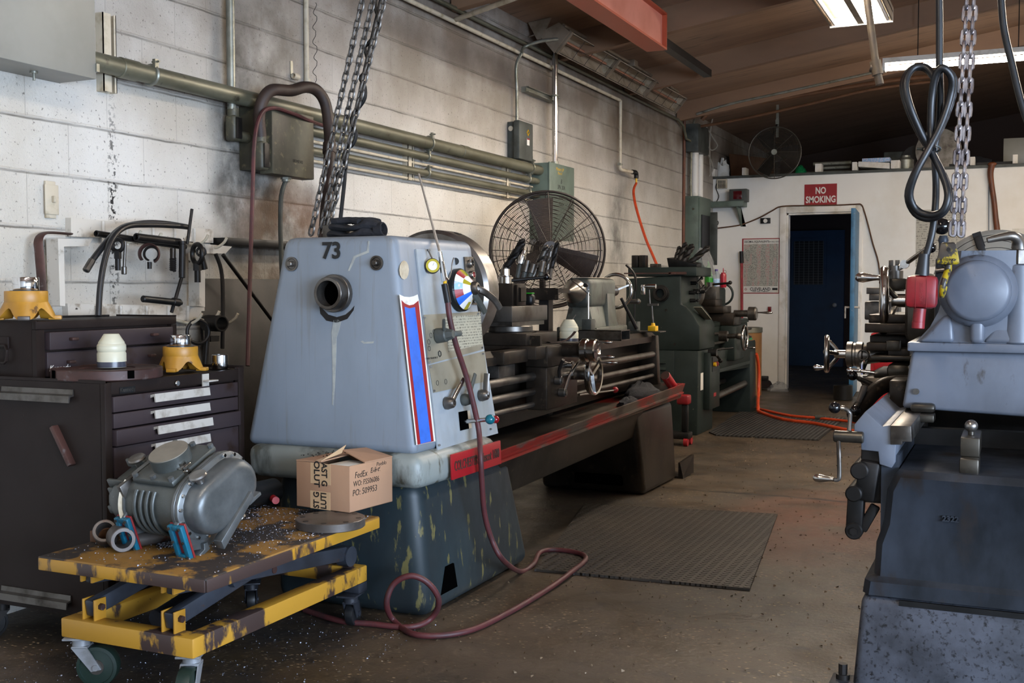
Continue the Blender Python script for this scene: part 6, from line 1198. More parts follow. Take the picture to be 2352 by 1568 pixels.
a_, b_ = cen(2078, 607, 4.6), cen(2130, 570, 4.5); lv = op(MB().cyl(a_, b_, .009).cyl(a_+V((0, -.02, 0)), a_+V((0, .02, 0)), .017).beam(cen(2050, 622, 4.6), a_, .02, .025, .004), 'toolpost_lever', 'polished'); P(MB().ball(cen(2138, 569, 4.45), .02), 'black_knob', 'black_gloss', lv)
# headstock chuck at the far end
cc = V((3.262, 5.3, 1.175)); q = MB().rev([(.05, 0), (.25, 0), (.268, .012), (.268, .09), (.1, .1)], cc, (0, 1, 0), 72)
op(q, 'chuck_body', 'chuck_face')
q = MB()
for r in (.1, .13, .16, .19, .22, .245): q.ring(cc+V((0, -.0005, 0)), (0, 1, 0), r, .0012, 56, 4)
op(q, 'scroll_rings', 'dark_iron')
for a in (-18, 68, 160, 250): T_ = Matrix.Translation(cc) @ Matrix.Rotation(RAD(a), 4, 'Y'); op(MB().box(-.014, .014, -.02, 0, .08, .25, .003, T_).box(-.018, .018, -.004, .006, .2, .27, 0, T_), 'chuck_jaw', 'dark_iron')
op(MB().box(3.1, XR, 5.42, 6.35, .82, 1.38, .03), 'headstock', 'old_grey')
# ================= HOIST CHAINS, CABLE, PLUG =================
def chain(root, a, b, pitch, w, r, mt, name='chain_strand', sag=0):
    a, b = V(a), V(b); L = (b-a).length; n = int(L/pitch); d = (b-a).normalized(); u = d.orthogonal().normalized(); w0 = d.cross(u); q = MB()
    for i in range(n+1):
        c = a+d*(pitch*i); s = (u+w0).normalized() if i % 2 == 0 else (u-w0).normalized(); hl = pitch*.5+r*.9; hw_ = w/2-r; pts = []
        for k2 in range(12):
            t_ = 2*math.pi*k2/12; pts.append(c+d*((hl-hw_)*(1 if math.sin(t_) > 0 else -1)*(abs(math.sin(t_)) > .01)+hw_*math.sin(t_))+s*(hw_*math.cos(t_)))
        q.tube(pts, r, 6, closed=True)
    return P(q, name, mt, root)
HC = T('hoist_chain', 'three dark hoist chains hanging behind the grey headstock', 'hoist chain', (.85, 4.15, 1.25))
for (x0, y0), (x1, y1) in (((838, -25), (712, 545)), ((862, -25), (734, 545)), ((888, -25), (748, 545))): chain(HC, wy(x0, y0, 4.15), wy(x1, y1, 4.15), .038, .034, .0052, 'chain_dark')
pts = [wy(*p, 4.17) for p in ((866, -20), (862, 15), (872, 60), (850, 95), (838, 110), (845, 140), (838, 165), (828, 180), (838, 200), (838, 225), (826, 245), (812, 260), (808, 285), (818, 305), (812, 330), (795, 345), (788, 365), (795, 385), (776, 400), (768, 430), (775, 450), (768, 470), (755, 490), (752, 520))]
O(MB().tube(pts, .0085, 8, 4), 'weaving_cable', 'black_rubber', 'black cable weaving in and out of the three hoist chains', 'cable')
O(MB().tube([wy(880, -20, 4.2), wy(845, 130, 4.2), wy(800, 340, 4.2), wy(790, 430, 4.2), wy(778, 540, 4.2)], .009, 8, 5), 'straight_cable', 'black_rubber', 'straight black cable hanging right of the hoist chains', 'cable')
HY = 3.62
HK = T('hook_chain', 'bright steel hoist chain with chipped yellow safety hook', 'hoist chain', wy(2170, 690, HY))
chain(HK, wy(2222, -25, HY), wy(2189, 528, HY), .0355, .027, .0054, 'chain_steel'); chain(HK, wy(2238, -25, HY), wy(2208, 528, HY), .0355, .027, .0054, 'chain_steel')
c = wy(2178, 582, HY); hbm = MB().loft([[(c.x+sx_*w_, c.y+sy_*d_, c.z+z_) for sx_, sy_ in ((-1, -1), (1, -1), (1, 1), (-1, 1))] for w_, d_, z_ in ((.024, .018, -.034), (.032, .022, -.03), (.031, .022, -.018), (.021, .017, .03), (.014, .012, .034))], bev=.004); P(hbm, 'hook_block', 'yellow_hook', HK)
P(MB().cyl(c+V((.002, -.03, .012)), c+V((.002, .03, .012)), .0055), 'block_pin', 'dark_iron', HK); P(MB().text('8 TEEND', .011, frame(c+V((0, -.0225, -.02)), (1, 0, 0), (0, 0, 1)), .001), 'cast_mark', 'dark_iron', HK)
ck = c+V((-.002, 0, -.075)); q = MB().tube([c+V((0, 0, -.034)), c+V((0, 0, -.05)), c+V((-.004, -.016, -.065)), c+V((-.01, -.03, -.09)), c+V((-.014, -.026, -.115)), c+V((-.016, -.004, -.128)), c+V((-.012, .016, -.118)), c+V((-.008, .024, -.1))], lambda s: .0115-.005*s, 10, 5); P(q, 'hook', 'yellow_hook', HK)
PY = 3.6
def pp(*a): return [wy(x, y, PY+dy) for x, y, dy in a]
e = T('coiled_power_cable', 'thick black power cable tied in figure eight loops above the old lathe', 'cable', wy(2120, 640, PY))
P(MB().tube(pp((2157, -30, .0), (2158, 60, .0), (2158, 160, .0), (2160, 230, -.0), (2155, 300, .02), (2147, 350, .03), (2150, 420, .03), (2148, 480, .01), (2140, 540, 0), (2124, 600, 0), (2119, 640, 0)), .0105, 10, 5), 'drop_cable', 'black_rubber', e)
for k2, (o, dy) in enumerate(((0, -.03), (6, -.055))):
    l = [(2148, 182), (2125, 157), (2092, 160), (2074, 195), (2086, 248), (2112, 305), (2140, 352), (2168, 405), (2181, 450), (2168, 487), (2135, 502-o), (2102, 490-o), (2085, 450), (2100, 400), (2132, 345), (2165, 285), (2188, 220), (2190, 180), (2168, 158), (2150, 176), (2140, 230), (2138, 300), (2143, 345)]
    cxl = 2138
    P(MB().tube([wy(cxl+(x-cxl)*(1-.03*o/2), y-o*.4, PY+dy+.018*math.sin(i*1.3)) for i, (x, y) in enumerate(l)], .0108, 10, 4), 'cable_loop', 'black_rubber', e)
tc = wy(2139, 342, PY-.02); P(MB().ring(tc, (0, .3, 1), .026, .003, 20, 5).cyl(tc+V((-.026, -.01, 0)), tc+V((-.04, -.012, .001)), .004), 'cable_tie', 'elec_dark', e)
e = T('red_plug', 'red rectangular electrical plug hanging from the thick black cable', 'plug', wy(2116, 700, PY)); pc = wy(2117, 670, PY)
P(MB().cbox(pc, (.092, .05, .1), .016, ry=.03), 'plug_body', 'plug_red', e); P(MB().cyl(pc+V((.0, 0, .05)), pc+V((.006, 0, .115)), .021, .015), 'strain_relief', 'black_rubber', e)
P(MB().tube([pc+V((-.004, 0, -.05)), pc+V((-.006, 0, -.07)), pc+V((-.008, 0, -.098))], .0185, 12, 2).pipe(pc+V((-.008, 0, -.09)), pc+V((-.009, 0, -.112)), .019, .013), 'boot', 'plug_red', e)
P(MB().box(pc.x-.016, pc.x-.015, pc.y-.0262, pc.y-.025, pc.z-.048, pc.z+.048).box(pc.x+.015, pc.x+.016, pc.y-.0262, pc.y-.025, pc.z-.048, pc.z+.048).text('20A-600V', .014, frame((pc.x, pc.y-.0256, pc.z), (0, 0, -1), (1, 0, 0)), .0004), 'moulded_mark', 'red_gasket', e)
# pipe drop and hose from the ceiling
e = T('air_pipe_drop', 'rusty pipe drop with tee valve hanging from the ceiling near the lamps', 'pipe', wy(2020, 190, 6.5)); P(MB().cyl(wy(1973, -140, 6.5), wy(2012, 148, 6.5), .02), 'pipe_run', 'pipe_brown', e); P(MB().cyl(wy(2010, 140, 6.5), wy(2016, 172, 6.5), .03).cyl(wy(2000, 155, 6.5), wy(2012, 158, 6.5), .024), 'tee_valve', 'pipe_brown', e); P(MB().cyl(wy(2016, 172, 6.5), wy(2021, 194, 6.5), .022), 'nipple', 'pipe_brown', e)
O(MB().tube([wy(2298, -30, 4.2), wy(2305, 60, 4.2), wy(2325, 150, 4.2), wy(2350, 250, 4.2), wy(2385, 340, 4.2)], .012, 10, 5), 'ceiling_hose', 'black_rubber', 'dark hose dropping from the ceiling at the right photo edge', 'hose')
# ================= GREEN LATHE =================
GL = T('green_lathe', 'dark green grey lathe standing farther along the wall', 'lathe', (.75, 9.7, 0))
def gp(q, n, m, lb=None, par=None): return P(q, n, m, par or GL, lb)
GY = 8.75
def gz(px, py, Y=GY): v = wy(px, py, Y); return (v.x, v.z)
out = [gz(*p) for p in ((1437, 640), (1565, 632), (1565, 697), (1578, 705), (1592, 722), (1607, 748), (1607, 805), (1437, 805))]
gp(MB().prism(out, 'y', GY, 9.25, .015), 'headstock_cover', 'green_lathe')
q = MB().hexa([(.40, GY, .0), (1.02, GY, 0), (1.02, 9.25, 0), (.40, 9.25, 0), (.42, GY, .685), (1.025, GY, .685), (1.025, 9.25, .685), (.42, 9.25, .685)], .01); gp(q, 'headstock_pedestal', 'green_lathe')
q = MB().box(.5, .83, GY-.012, GY, .28, .68, .006); lp = gp(q, 'louvre_door', 'green_lathe'); q = MB()
for i in range(5): z = .6-i*.055; q.prism([(GY-.012, z), (GY-.026, z-.02), (GY-.012, z-.024)], 'x', .56, .76)
P(q, 'louvres', 'green_lathe', lp)
gp(MB().box(.42, 1.0, GY+.02, 9.25, 1.285, 1.36, .01), 'top_tray', 'green_lathe')
gp(MB().pipe((.715, GY+.01, 1.147), (.715, GY-.05, 1.147), .06, .038, 28).pipe((.715, GY, 1.147), (.715, GY-.02, 1.147), .068, .05), 'spindle_bore', 'dark_iron')
q = MB()
for p in ((1530, 712), (1476, 770), (1550, 790)): v = wy(*p, GY); q.cyl(v, v+V((0, -.004, 0)), .01)
gp(q, 'cover_screws', 'dark_iron')
gp(MB().box(.40, .8, GY-.02, GY, 1.305, 1.315).box(.78, .92, GY-.02, GY+.01, 1.3, 1.32), 'wrench_rail', 'rust_iron')
# front of headstock: gearbox levers, chuck
gp(MB().box(.6, .885, 9.25, 9.3, .95, 1.3, .01), 'gearbox_front', 'green_lathe')
for px, py, d in ((1592, 650, 1), (1588, 672, 0), (1598, 668, 1), (1610, 670, 1), (1590, 690, 0)): v = wx(px, py, .9); gp(MB().cyl(v+V((-.02, 0, 0)), v+V((.03, 0, 0)), .016).cyl(v+V((.03, 0, 0)), v+V((.05, .08*d, .04*d)), .009).ball(v+V((.05, .08*d, .04*d)), .014), 'gear_lever', 'black_paint')
gp(MB().rev([(.06, 9.3), (.17, 9.32), (.175, 9.33), (.175, 9.41), (.06, 9.42)], (.73, 0, 1.147), (0, 1, 0), 44), 'chuck', 'steel_grey')
v0, v1 = wx(1602, 705, 1.0), wx(1625, 733, 1.03); q = MB().beam(v0, v1, .07, .006); gp(q, 'data_plate', 'alu_plate')
# bed, apron pan, legs
q = MB().box(.55, .98, 9.25, 10.75, .62, .86, .01).prism([(.9, .86), (.98, .86), (.98, .89), (.94, .9), (.9, .89)], 'y', 9.25, 10.8); gp(q, 'bed', 'green_lathe')
q = MB().hexa([(1.03, 9.25, .47), (1.04, 9.25, .47), (1.04, 10.72, .43), (1.03, 10.72, .43), (1.05, 9.25, .66), (1.06, 9.25, .66), (1.06, 10.72, .69), (1.05, 10.72, .69)], .002); q.box(.5, 1.05, 9.25, 10.75, .47, .5); gp(q, 'chip_pan', 'green_lathe')
q = MB().hexa([(.5, 10.55, 0), (1.06, 10.55, 0), (1.06, 10.8, 0), (.5, 10.8, 0), (.5, 10.55, .68), (1.05, 10.55, .68), (1.05, 10.8, .68), (.5, 10.8, .68)], .01); gp(q, 'tailstock_leg', 'green_lathe')
gp(MB().cyl((1.0, 9.3, .25), (1.0, 10.55, .28), .03).cyl((.8, 9.3, .28), (.8, 10.55, .3), .025), 'foot_bar', 'steel_grey')
q = MB().box(1.02, 1.075, 8.93, 9.27, .19, .66, .008); eb = gp(q, 'switch_panel', 'green_lathe')
q = MB().box(1.075, 1.079, 9.0, 9.2, .5, .62); P(q, 'switch_recess', 'black_paint', eb)
for y, m2 in ((9.04, 'yellow_plastic'), (9.1, 'signal_red'), (9.16, 'dark_iron')): P(MB().cyl((1.079, y, .56), (1.1, y, .56), .018), 'switch_button', m2, eb)
P(MB().box(1.075, 1.077, 9.06, 9.14, .29, .32), 'red_tag', 'signal_red', eb); P(MB().box(1.026, 1.028, 8.82, 8.9, .36, .5), 'rating_label', 'white_decal', eb)
# carriage
q = MB().box(.6, 1.1, 9.65, 9.95, .86, .97, .01).box(.75, 1.02, 9.6, 9.9, .97, 1.03, .006).box(.75, .95, 9.6, 9.85, 1.03, 1.09, .006); gp(q, 'saddle', 'oily_iron')
gp(MB().box(.98, 1.12, 9.62, 10.0, .55, .86, .02), 'apron', 'green_lathe')
q = MB().box(.82, .95, 9.62, 9.76, 1.09, 1.2, .005).cyl((.88, 9.69, 1.2), (.88, 9.69, 1.24), .035); gp(q, 'tool_post', 'steel_grey'); gp(MB().cyl((.88, 9.69, 1.22), wy(1675, 650, 9.6), .01).ball(wy(1677, 649, 9.6), .018), 'post_handle', 'dark_iron')
gp(MB().rev([(.03, 0), (.03, .12), (.06, .13), (.06, .19), (.05, .2), (0, .2)], (1.08, 9.75, .965), (1, 0, 0), 32), 'cross_dial', 'steel_grey'); gp(MB().rev(handle_prof(.14, .012), (1.28, 9.75, .975), (1, 0, 0), 14), 'crank_grip', 'polished')
wc = V((1.16, 9.82, .75)); q = MB().ring(wc, (1, 0, 0), .105, .012, 36, 10)
for k2 in range(3): q.beam(wc, wc+V((0, .1*math.cos(k2*2.09), .1*math.sin(k2*2.09))), .014, .014)
q.cyl(wc+V((-.05, 0, 0)), wc+V((.01, 0, 0)), .022); gp(q, 'apron_handwheel', 'polished'); gp(MB().rev(handle_prof(.09, .011), wc+V((.0, .04, -.09)), (1, 0, 0), 14), 'crank_grip', 'polished')
gp(MB().cyl((1.05, 9.35, .78), (1.12, 9.35, .78), .045).cyl((1.12, 9.35, .78), (1.2, 9.35, .785), .02).ball((1.21, 9.35, .785), .028), 'selector_knob', 'steel_grey')
for z in (.8, .72, .66): gp(MB().cyl((1.02, 9.25, z), (1.02, 10.7, z), .013), 'feed_rod', 'steel_grey')
gp(MB().cyl((1.05, 8.98, .66), (1.12, 8.98, .66), .03).cyl((1.1, 8.98, .66), (1.13, 9.05, .6), .012).ball((1.13, 9.06, .59), .02).cyl((1.08, 8.98, .68), (1.2, 9.2, .69), .008), 'clutch_lever', 'black_paint')
q = MB().box(.68, .84, 10.1, 10.45, .88, 1.2, .03).cyl((.76, 9.98, 1.147), (.76, 10.1, 1.147), .04, .05).ring((.78, 10.55, 1.13), (0, 1, 0), .1, .011, 32, 8); gp(q, 'tailstock', 'green_lathe')
# things on the green lathe
for px, lb in ((1462, 'left of two dark grooved blocks on top of the green lathe'), (1479, 'right of two dark grooved blocks on top of the green lathe')):
    v = wy(px, 612, 8.85); O(MB().box(v.x-.027, v.x+.027, 8.8, 8.88, 1.361, 1.46, .003).box(v.x-.004, v.x+.004, 8.795, 8.8, 1.362, 1.455), 'v_block', 'dark_iron', lb, 'steel block')
O(MB().box(wy(1497, 600, 8.9).x, wy(1515, 600, 8.9).x, 8.85, 8.95, 1.361, 1.39, .003), 'small_block', 'steel_grey', 'small bright block beside the air hose on the green lathe', 'steel block')
xa, xb = wy(1537, 610, 9.0).x, wy(1602, 610, 9.0).x; e = T('drill_box', 'dark open box of large drills on top of the green lathe', 'box', ((xa+xb)/2, 9.05, 1.361))
P(MB().hexa([(xa, 8.98, 1.361), (xb, 8.98, 1.361), (xb, 9.14, 1.361), (xa, 9.14, 1.361), (xa-.01, 8.96, 1.44), (xb, 8.97, 1.385), (xb, 9.14, 1.4), (xa-.01, 9.14, 1.45)], .004), 'tray', 'black_paint', e)
for i, (p0, p1, r) in enumerate((((1560, 600), (1576, 556), .024), ((1568, 605), (1592, 560), .028), ((1580, 608), (1630, 565), .026), ((1552, 596), (1562, 565), .02))):
    a, b = wy(*p0, 9.03), wy(*p1, 9.08); e = T('twist_drill', ['tall dark drill second from left in the box', 'middle dark drill in the box', 'longest drill leaning far right out of the box', 'shortest dark drill at the left of the box'][i]+' on the green lathe', 'drill bit', a, 'drills in the dark box'); q = MB(); twist(a, b, r, 0, 1.2, q); P(q, 'fluted_body', 'dark_iron', e); P(MB().cyl(a-(b-a)*.25, a, r*.7, r*.9), 'taper_shank', 'steel_grey', e)
def bottle(px, pyb, Y, prof, m, lb, cap, capm, name='bottle'):
    v = wy(px, pyb, Y); e = T(name, lb, 'bottle', v); P(MB().rev(prof, v, n=28), 'body', m, e); q = MB(); z0, z1, r = cap; q.cyl(v+V((0, 0, z0)), v+V((0, 0, z1)), r, r*.95); P(q, 'cap', capm, e); return v, e
BY = 9.95; zb_ = 1.205
v = wy(1650, 660, BY); O(MB().box(.5, .9, BY-.06, BY+.1, v.z-.016, v.z-.001, .002).cyl((.7, BY+.02, .87), (.7, BY+.02, v.z-.01), .02), 'bottle_shelf', 'oily_iron', 'small shelf behind the green lathe chuck carrying three bottles', 'shelf')
v, e = bottle(1628, 660, BY, [(.036, 0), (.039, .01), (.039, .1), (.037, .105), (.039, .115), (.039, .15), (.03, .185), (.014, .21), (.013, .225)], 'green_bottle', 'green soda bottle standing behind the green lathe', (.222, .238, .015), 'green_plastic'); P(MB().cyl(v+V((0, 0, .004)), v+V((0, 0, .09)), .0395), 'liquid', 'green_plastic', e)
v, e = bottle(1645, 660, BY+.02, [(.03, 0), (.033, .01), (.033, .1), (.026, .13), (.013, .15), (.013, .16)], 'clear_bottle', 'clear bottle with blue label and purple cap beside the green bottle', (.15, .165, .0155), 'purple_cap'); P(MB().cyl(v+V((0, 0, .01)), v+V((0, 0, .08)), .0335), 'label', 'label_blue', e)
v, e = bottle(1661, 660, BY+.04, [(.027, 0), (.029, .006), (.029, .115), (.026, .122)], 'bottle_red', 'dark red squeeze bottle with pointed nozzle', (.12, .135, .02), 'bottle_red'); P(MB().cyl(v+V((0, 0, .135)), v+V((0, 0, .175)), .006, .003), 'nozzle', 'bottle_red', e); P(MB().ring(v+V((.012, 0, .14)), (0, 1, 0), .016, .0015, 16, 4), 'cap_loop', 'wood_handle', e)
q = MB(); r_ = random.Random(3); vs = [wy(px, py, 9.5+r_.uniform(-.05, .05)) for px, py in ((1600, 610), (1596, 585), (1608, 568), (1625, 575), (1636, 600), (1640, 640), (1625, 635), (1612, 630))]; ctr = sum(vs, V())/len(vs)+V((0, -.05, 0)); q.add(vs+[ctr]+[v+V((0, .06, 0)) for v in vs], [(i, (i+1) % 8, 8) for i in range(8)]+[(i, i+9, (i+1) % 8+9, (i+1) % 8) for i in range(8)]); O(q, 'plastic_film', 'film', 'crumpled clear plastic sheet hanging behind the drills', 'plastic sheet')
O(MB().cyl(wy(1628, 585, 9.6), wy(1640, 630, 9.6), .014), 'black_tube', 'black_paint', 'short black tube leaning behind the green bottle', 'tube')
# stands on the far end of the big lathe bed
v = wy(1440, 757, 6.45); v2 = wy(1522, 757, 6.45); PZ = .925
O(MB().box(v.x, v2.x, 6.4, 6.52, PZ, PZ+.006), 'bed_plate', 'steel_grey', 'thin plate lying across the far end of the big lathe bed', 'plate')
e = T('gauge_stand', 'dark magnetic gauge stand on the thin plate, left of the yellow one', 'magnetic stand', (wy(1457, 750, 6.45).x, 6.45, PZ+.007)); cx = wy(1457, 750, 6.45).x; zq = PZ+.007
P(MB().box(cx-.028, cx+.028, 6.42, 6.48, zq, zq+.055, .002), 'magnet_base', 'elec_dark', e); P(MB().cyl((cx, 6.45, zq+.05), wy(1458, 670, 6.45), .004).tube([wy(1459, 668, 6.45), wy(1460, 640, 6.45), wy(1452, 622, 6.45), wy(1438, 608, 6.45)], .008, 6, 3), 'arm', 'dark_iron', e); a = wy(1458, 692, 6.44); P(MB().cyl(a+V((-.035, 0, 0)), a+V((.02, 0, 0)), .014).ball(a+V((.02, 0, 0)), .017), 'swivel_clamp', 'steel_grey', e)
e = T('gauge_stand', 'gauge stand with yellow magnetic base on the thin plate', 'magnetic stand', (wy(1500, 750, 6.45).x, 6.45, zq)); cx = wy(1500, 750, 6.45).x
P(MB().box(cx-.024, cx+.024, 6.42, 6.48, zq, zq+.03, .002).cyl((cx, 6.45, zq+.03), (cx, 6.45, zq+.048), .014, .01), 'yellow_base', 'yellow_plastic', e); P(MB().cyl((cx, 6.45, zq+.048), wy(1497, 700, 6.45), .0055).cyl(wy(1493, 698, 6.45), wy(1491, 665, 6.45), .005).box(wy(1488, 690, 6.45).x, wy(1512, 690, 6.45).x, 6.44, 6.46, wy(1500, 702, 6.45).z, wy(1500, 697, 6.45).z), 'jointed_arm', 'steel_grey', e)
a = wy(1488, 665, 6.45); P(MB().box(a.x-.04, a.x-.02, 6.44, 6.47, a.z-.03, a.z+.03, .003).cyl(a+V((-.03, 0, .02)), a+V((.04, 0, .022)), .009).cyl(a+V((.0, 0, .02)), a+V((.05, 0, .02)), .014), 'test_gauge', 'chrome', e)
# ================= FLOOR THINGS =================
def flat(pts, th, name, m, lb, cat): v = [wz(*p) for p in pts]; n = len(v); return O(MB().add([p+V((0, 0, .0008)) for p in v]+[p+V((0, 0, th)) for p in v], [list(range(n))[::-1], list(range(n, 2*n))]+[(i, (i+1) % n, n+(i+1) % n, n+i) for i in range(n)]), name, m, lb, cat)
flat(((1228, 1312), (1722, 1357), (1786, 1184), (1345, 1160)), .011, 'floor_mat', 'dot_mat', 'black dotted rubber mat on the floor before the big grey lathe', 'floor mat')
flat(((1628, 994), (1645, 1001), (1880, 1012), (1942, 962), (1700, 946)), .011, 'floor_mat', 'rib_mat', 'ribbed black rubber mat before the green lathe', 'floor mat')
pts = [wz(1733, 936, .02), wz(1770, 945, .02), wz(1820, 955, .02), wz(1880, 960, .02), wz(1945, 967, .02), wz(2010, 975, .02), wz(2070, 985, .02)]
pts0 = [wy(1737, 812, 10.85), wy(1741, 830, 10.9), wy(1743, 860, 10.95), wy(1742, 900, 10.9)]+[wz(1741, 935, .06), wz(1748, 947, .02), wz(1800, 963, .02), wz(1870, 972, .02), wz(1950, 988, .02), wz(2030, 998, .02)]
O(MB().tube(pts0, .016, 8, 5), 'floor_hose', 'hose_orange', 'bright orange hose hanging at the green lathe and running along the floor', 'hose')
O(MB().tube(pts, .0125, 8, 5), 'floor_hose', 'hose_orange', 'second orange hose on the floor behind the first, with a dark joint', 'hose')
a = wz(1884, 960, .02); O(MB().cyl(a+V((-.04, 0, .005)), a+V((.05, -.01, .005)), .022), 'hose_joint', 'elec_dark', 'dark coupling on the second orange floor hose', 'hose coupling')
bz = wy(1728, 752, 12.3).z; bx = wy(1748, 760, 12.3).x-.21; e = T('fibre_drum', 'brown fibre drum with grey rim behind the green lathe', 'drum', (bx, 12.35, 0)); P(MB().cyl((bx, 12.35, 0), (bx, 12.35, bz-.05), .205, n=40), 'drum_body', 'barrel_brown', e); P(MB().pipe((bx, 12.35, bz-.055), (bx, 12.35, bz), .213, .19, 40), 'rim', 'galv', e)
O(heap((wy(1722, 775, 11.4).x, 11.4, .0), .05, .05, .0, 12).ball((0, 0, 0), 0.0001) if False else heap((.98, 10.68, .692), .06, .06, .05, 12), 'green_wrapper', 'green_foil', 'crumpled green wrapper at the end of the green lathe', 'wrapper')
e = T('red_pole', 'slim red pole with black grip leaning on the white wall beside the chart', 'pole', (.34, 13.2, 0)); a, b = wy(1703, 577, 13.2), wy(1706, 700, 13.2); dd = (b-a); P(MB().cyl(a, a+dd*.22, .024), 'grip', 'black_paint', e); P(MB().cyl(a+dd*.2, a+dd*3.1*(a.z/(3.1*-dd.z)) if False else V((b.x+.02, 13.12, .0)), .017), 'shaft', 'signal_red', e)
bh = wz(1752, 893, .0); e = T('broom_head', 'dark push broom head on the floor against the white wall', 'broom', (.62, 13.08, 0)); P(MB().box(.4, .72, 13.02, 13.1, .1, .16, .01), 'block', 'black_paint', e); P(MB().hexa([(.36, 12.98, .02), (.78, 12.98, .02), (.78, 13.14, .02), (.36, 13.14, .02), (.4, 13.02, .11), (.74, 13.02, .11), (.74, 13.1, .11), (.4, 13.1, .11)], .02), 'bristles', 'bristle', e)
a = wz(1788, 898); O(heap((a.x, min(a.y, 13.1), 0), .12, .08, .1, 21), 'plastic_bag', 'film', 'crumpled pale plastic bag on the floor by the door frame', 'bag')
a = wz(1936, 918); O(MB().cyl((a.x, a.y, 0), (a.x, a.y, .16), .1, n=36, bev=.006), 'door_stop', 'black_paint', 'dark round block holding the blue door open', 'door stop')
e = T('red_toolbox', 'red tool cabinet far behind the old lathe, glimpsed through its carriage', 'tool cabinet', (3.0, 9.0, 0)); x0 = wy(2000, 780, 9.0).x; zt_ = wy(2000, 765, 9.0).z; P(MB().box(x0, x0+.75, 9.0, 9.45, .06, zt_, .01), 'body', 'signal_red', e)
for i in range(4): P(MB().box(x0+.03, x0+.72, 8.985, 9.0, zt_-.14-i*.15, zt_-.03-i*.15, .003), 'drawer', 'signal_red', e)
for dx in (.06, .69):
    for dy in (9.05, 9.4): P(MB().cyl((x0+dx-.015, dy, .03), (x0+dx+.015, dy, .03), .03), 'wheel', 'black_rubber', e)
# ================= ON THE WHITE PARTITION =================
def W(x, y, dy=0): return wy(x, y, YP-dy)
def panel(q, x0, y0, x1, y1, t0, t1, bev=0): a, b = W(x0, y0), W(x1, y1); return q.box(a.x, b.x, YP-t1, YP-t0, b.z, a.z, bev)
fw = lambda px, py, dy: frame(W(px, py, dy), (1, 0, 0), (0, 0, 1))
e = T('no_smoking_sign', 'red NO SMOKING sign above the doorway', 'sign', W(1885, 470)); q = MB(); panel(q, 1848, 424, 1922, 471, 0, .004); P(q, 'sign_plate', 'signal_red', e); P(MB().text('NO', .105, fw(1885, 438, .0045), .0005, .003, sx=.72).text('SMOKING', .105, fw(1885, 458.5, .0045), .0005, .003, sx=.72), 'sign_letters', 'white_decal', e)
e = T('decimal_chart', 'red framed decimal equivalents chart left of the doorway', 'chart', W(1748, 674)); q = MB(); panel(q, 1705, 548, 1790, 674, 0, .004); P(q, 'red_border', 'red_decal', e); q = MB(); panel(q, 1708, 550, 1788, 672, .004, .0045); P(q, 'sheet', 'paper_white', e); q = MB(); panel(q, 1709, 561, 1787, 657, .0046, .005); P(q, 'number_table', 'decimal_chart', e)
P(MB().text('DECIMAL EQUIVALENTS', .034, fw(1738, 555, .0052), .0004, .0006, sx=.8).text('TAP DRILL SIZES', .022, fw(1777, 555, .0052), .0004, 0, sx=.8).text('CLEVELAND', .052, fw(1746, 664, .0052), .0004, .001, sx=.85).text('TWIST DRILL COMPANY', .02, fw(1746, 669.5, .0052), .0004, .0004, sx=.9), 'chart_titles', 'ink_black', e)
q = MB(); panel(q, 1774, 661, 1786, 666, .0046, .0052); P(q, 'name_block', 'ink_black', e); c = W(1713, 664, .006); P(MB().ring(c, (0, 1, 0), .014, .003, 4, 4), 'diamond_mark', 'signal_red', e)
e = T('small_vent', 'small cream louvred speaker box near the top left of the white wall', 'speaker', W(1660, 432)); q = MB(); panel(q, 1649, 412, 1671, 433, .001, .05, .006); P(q, 'case', 'cream_paint', e); q = MB()
for i in range(5):
    for j in range(5): a = W(1652+i*3.5, 415.5+j*3.4); q.box(a.x, a.x+.0135, YP-.0515, YP-.05, a.z-.013, a.z)
P(q, 'grille_holes', 'black_paint', e)
e = T('wall_shelf', 'small green metal shelf with side bracket on the white wall', 'shelf', W(1675, 520)); q = MB(); panel(q, 1633, 466, 1716, 476, .001, .22, .004); P(q, 'board', 'elec_green', e); a, b = W(1700, 476), W(1714, 520); q = MB().add([(a.x, YP-.22, a.z), (a.x, YP, a.z), (a.x+.06, YP, b.z), (a.x+.01, YP, b.z), (a.x+.012, YP-.22, a.z), (a.x+.012, YP, a.z), (a.x+.072, YP, b.z), (a.x+.03, YP, b.z)], [(0, 1, 2, 3), (7, 6, 5, 4), (0, 3, 7, 4), (2, 1, 5, 6), (3, 2, 6, 7), (0, 4, 5, 1)]); P(q, 'bracket', 'elec_green', e)
e = T('alarm_box', 'dark alarm box with red lens standing on the green shelf', 'alarm', W(1697, 466)); a, b = W(1677, 440, .12), W(1717, 466, .12); zs_ = W(1690, 466).z+.001; P(MB().box(a.x, b.x, YP-.17, YP-.03, zs_, zs_+.15, .006), 'case', 'elec_dark', e); P(MB().box(a.x+.05, a.x+.15, YP-.175, YP-.17, zs_+.03, zs_+.125, .004), 'red_lens', 'lens_dark', e)
e = T('thermostat', 'small black box with white disc on the white wall beside the door frame', 'thermostat', W(1759, 513)); q = MB(); panel(q, 1748, 501, 1770, 513, .001, .03, .003); P(q, 'case', 'black_paint', e); c = W(1758, 507, .03); P(MB().cyl(c, c+V((0, -.004, 0)), .024), 'disc', 'white_decal', e)
q = MB(); panel(q, 1765, 704, 1772, 716, .001, .03, .002); O(q, 'red_switch', 'tile_red', 'tiny dark red box low beside the door frame', 'switch box')
q = MB(); panel(q, 1641, 516, 1652, 532, 0, .008, .002); o = O(q, 'wall_outlet', 'trim_white', 'white wall outlet under the green shelf', 'outlet')
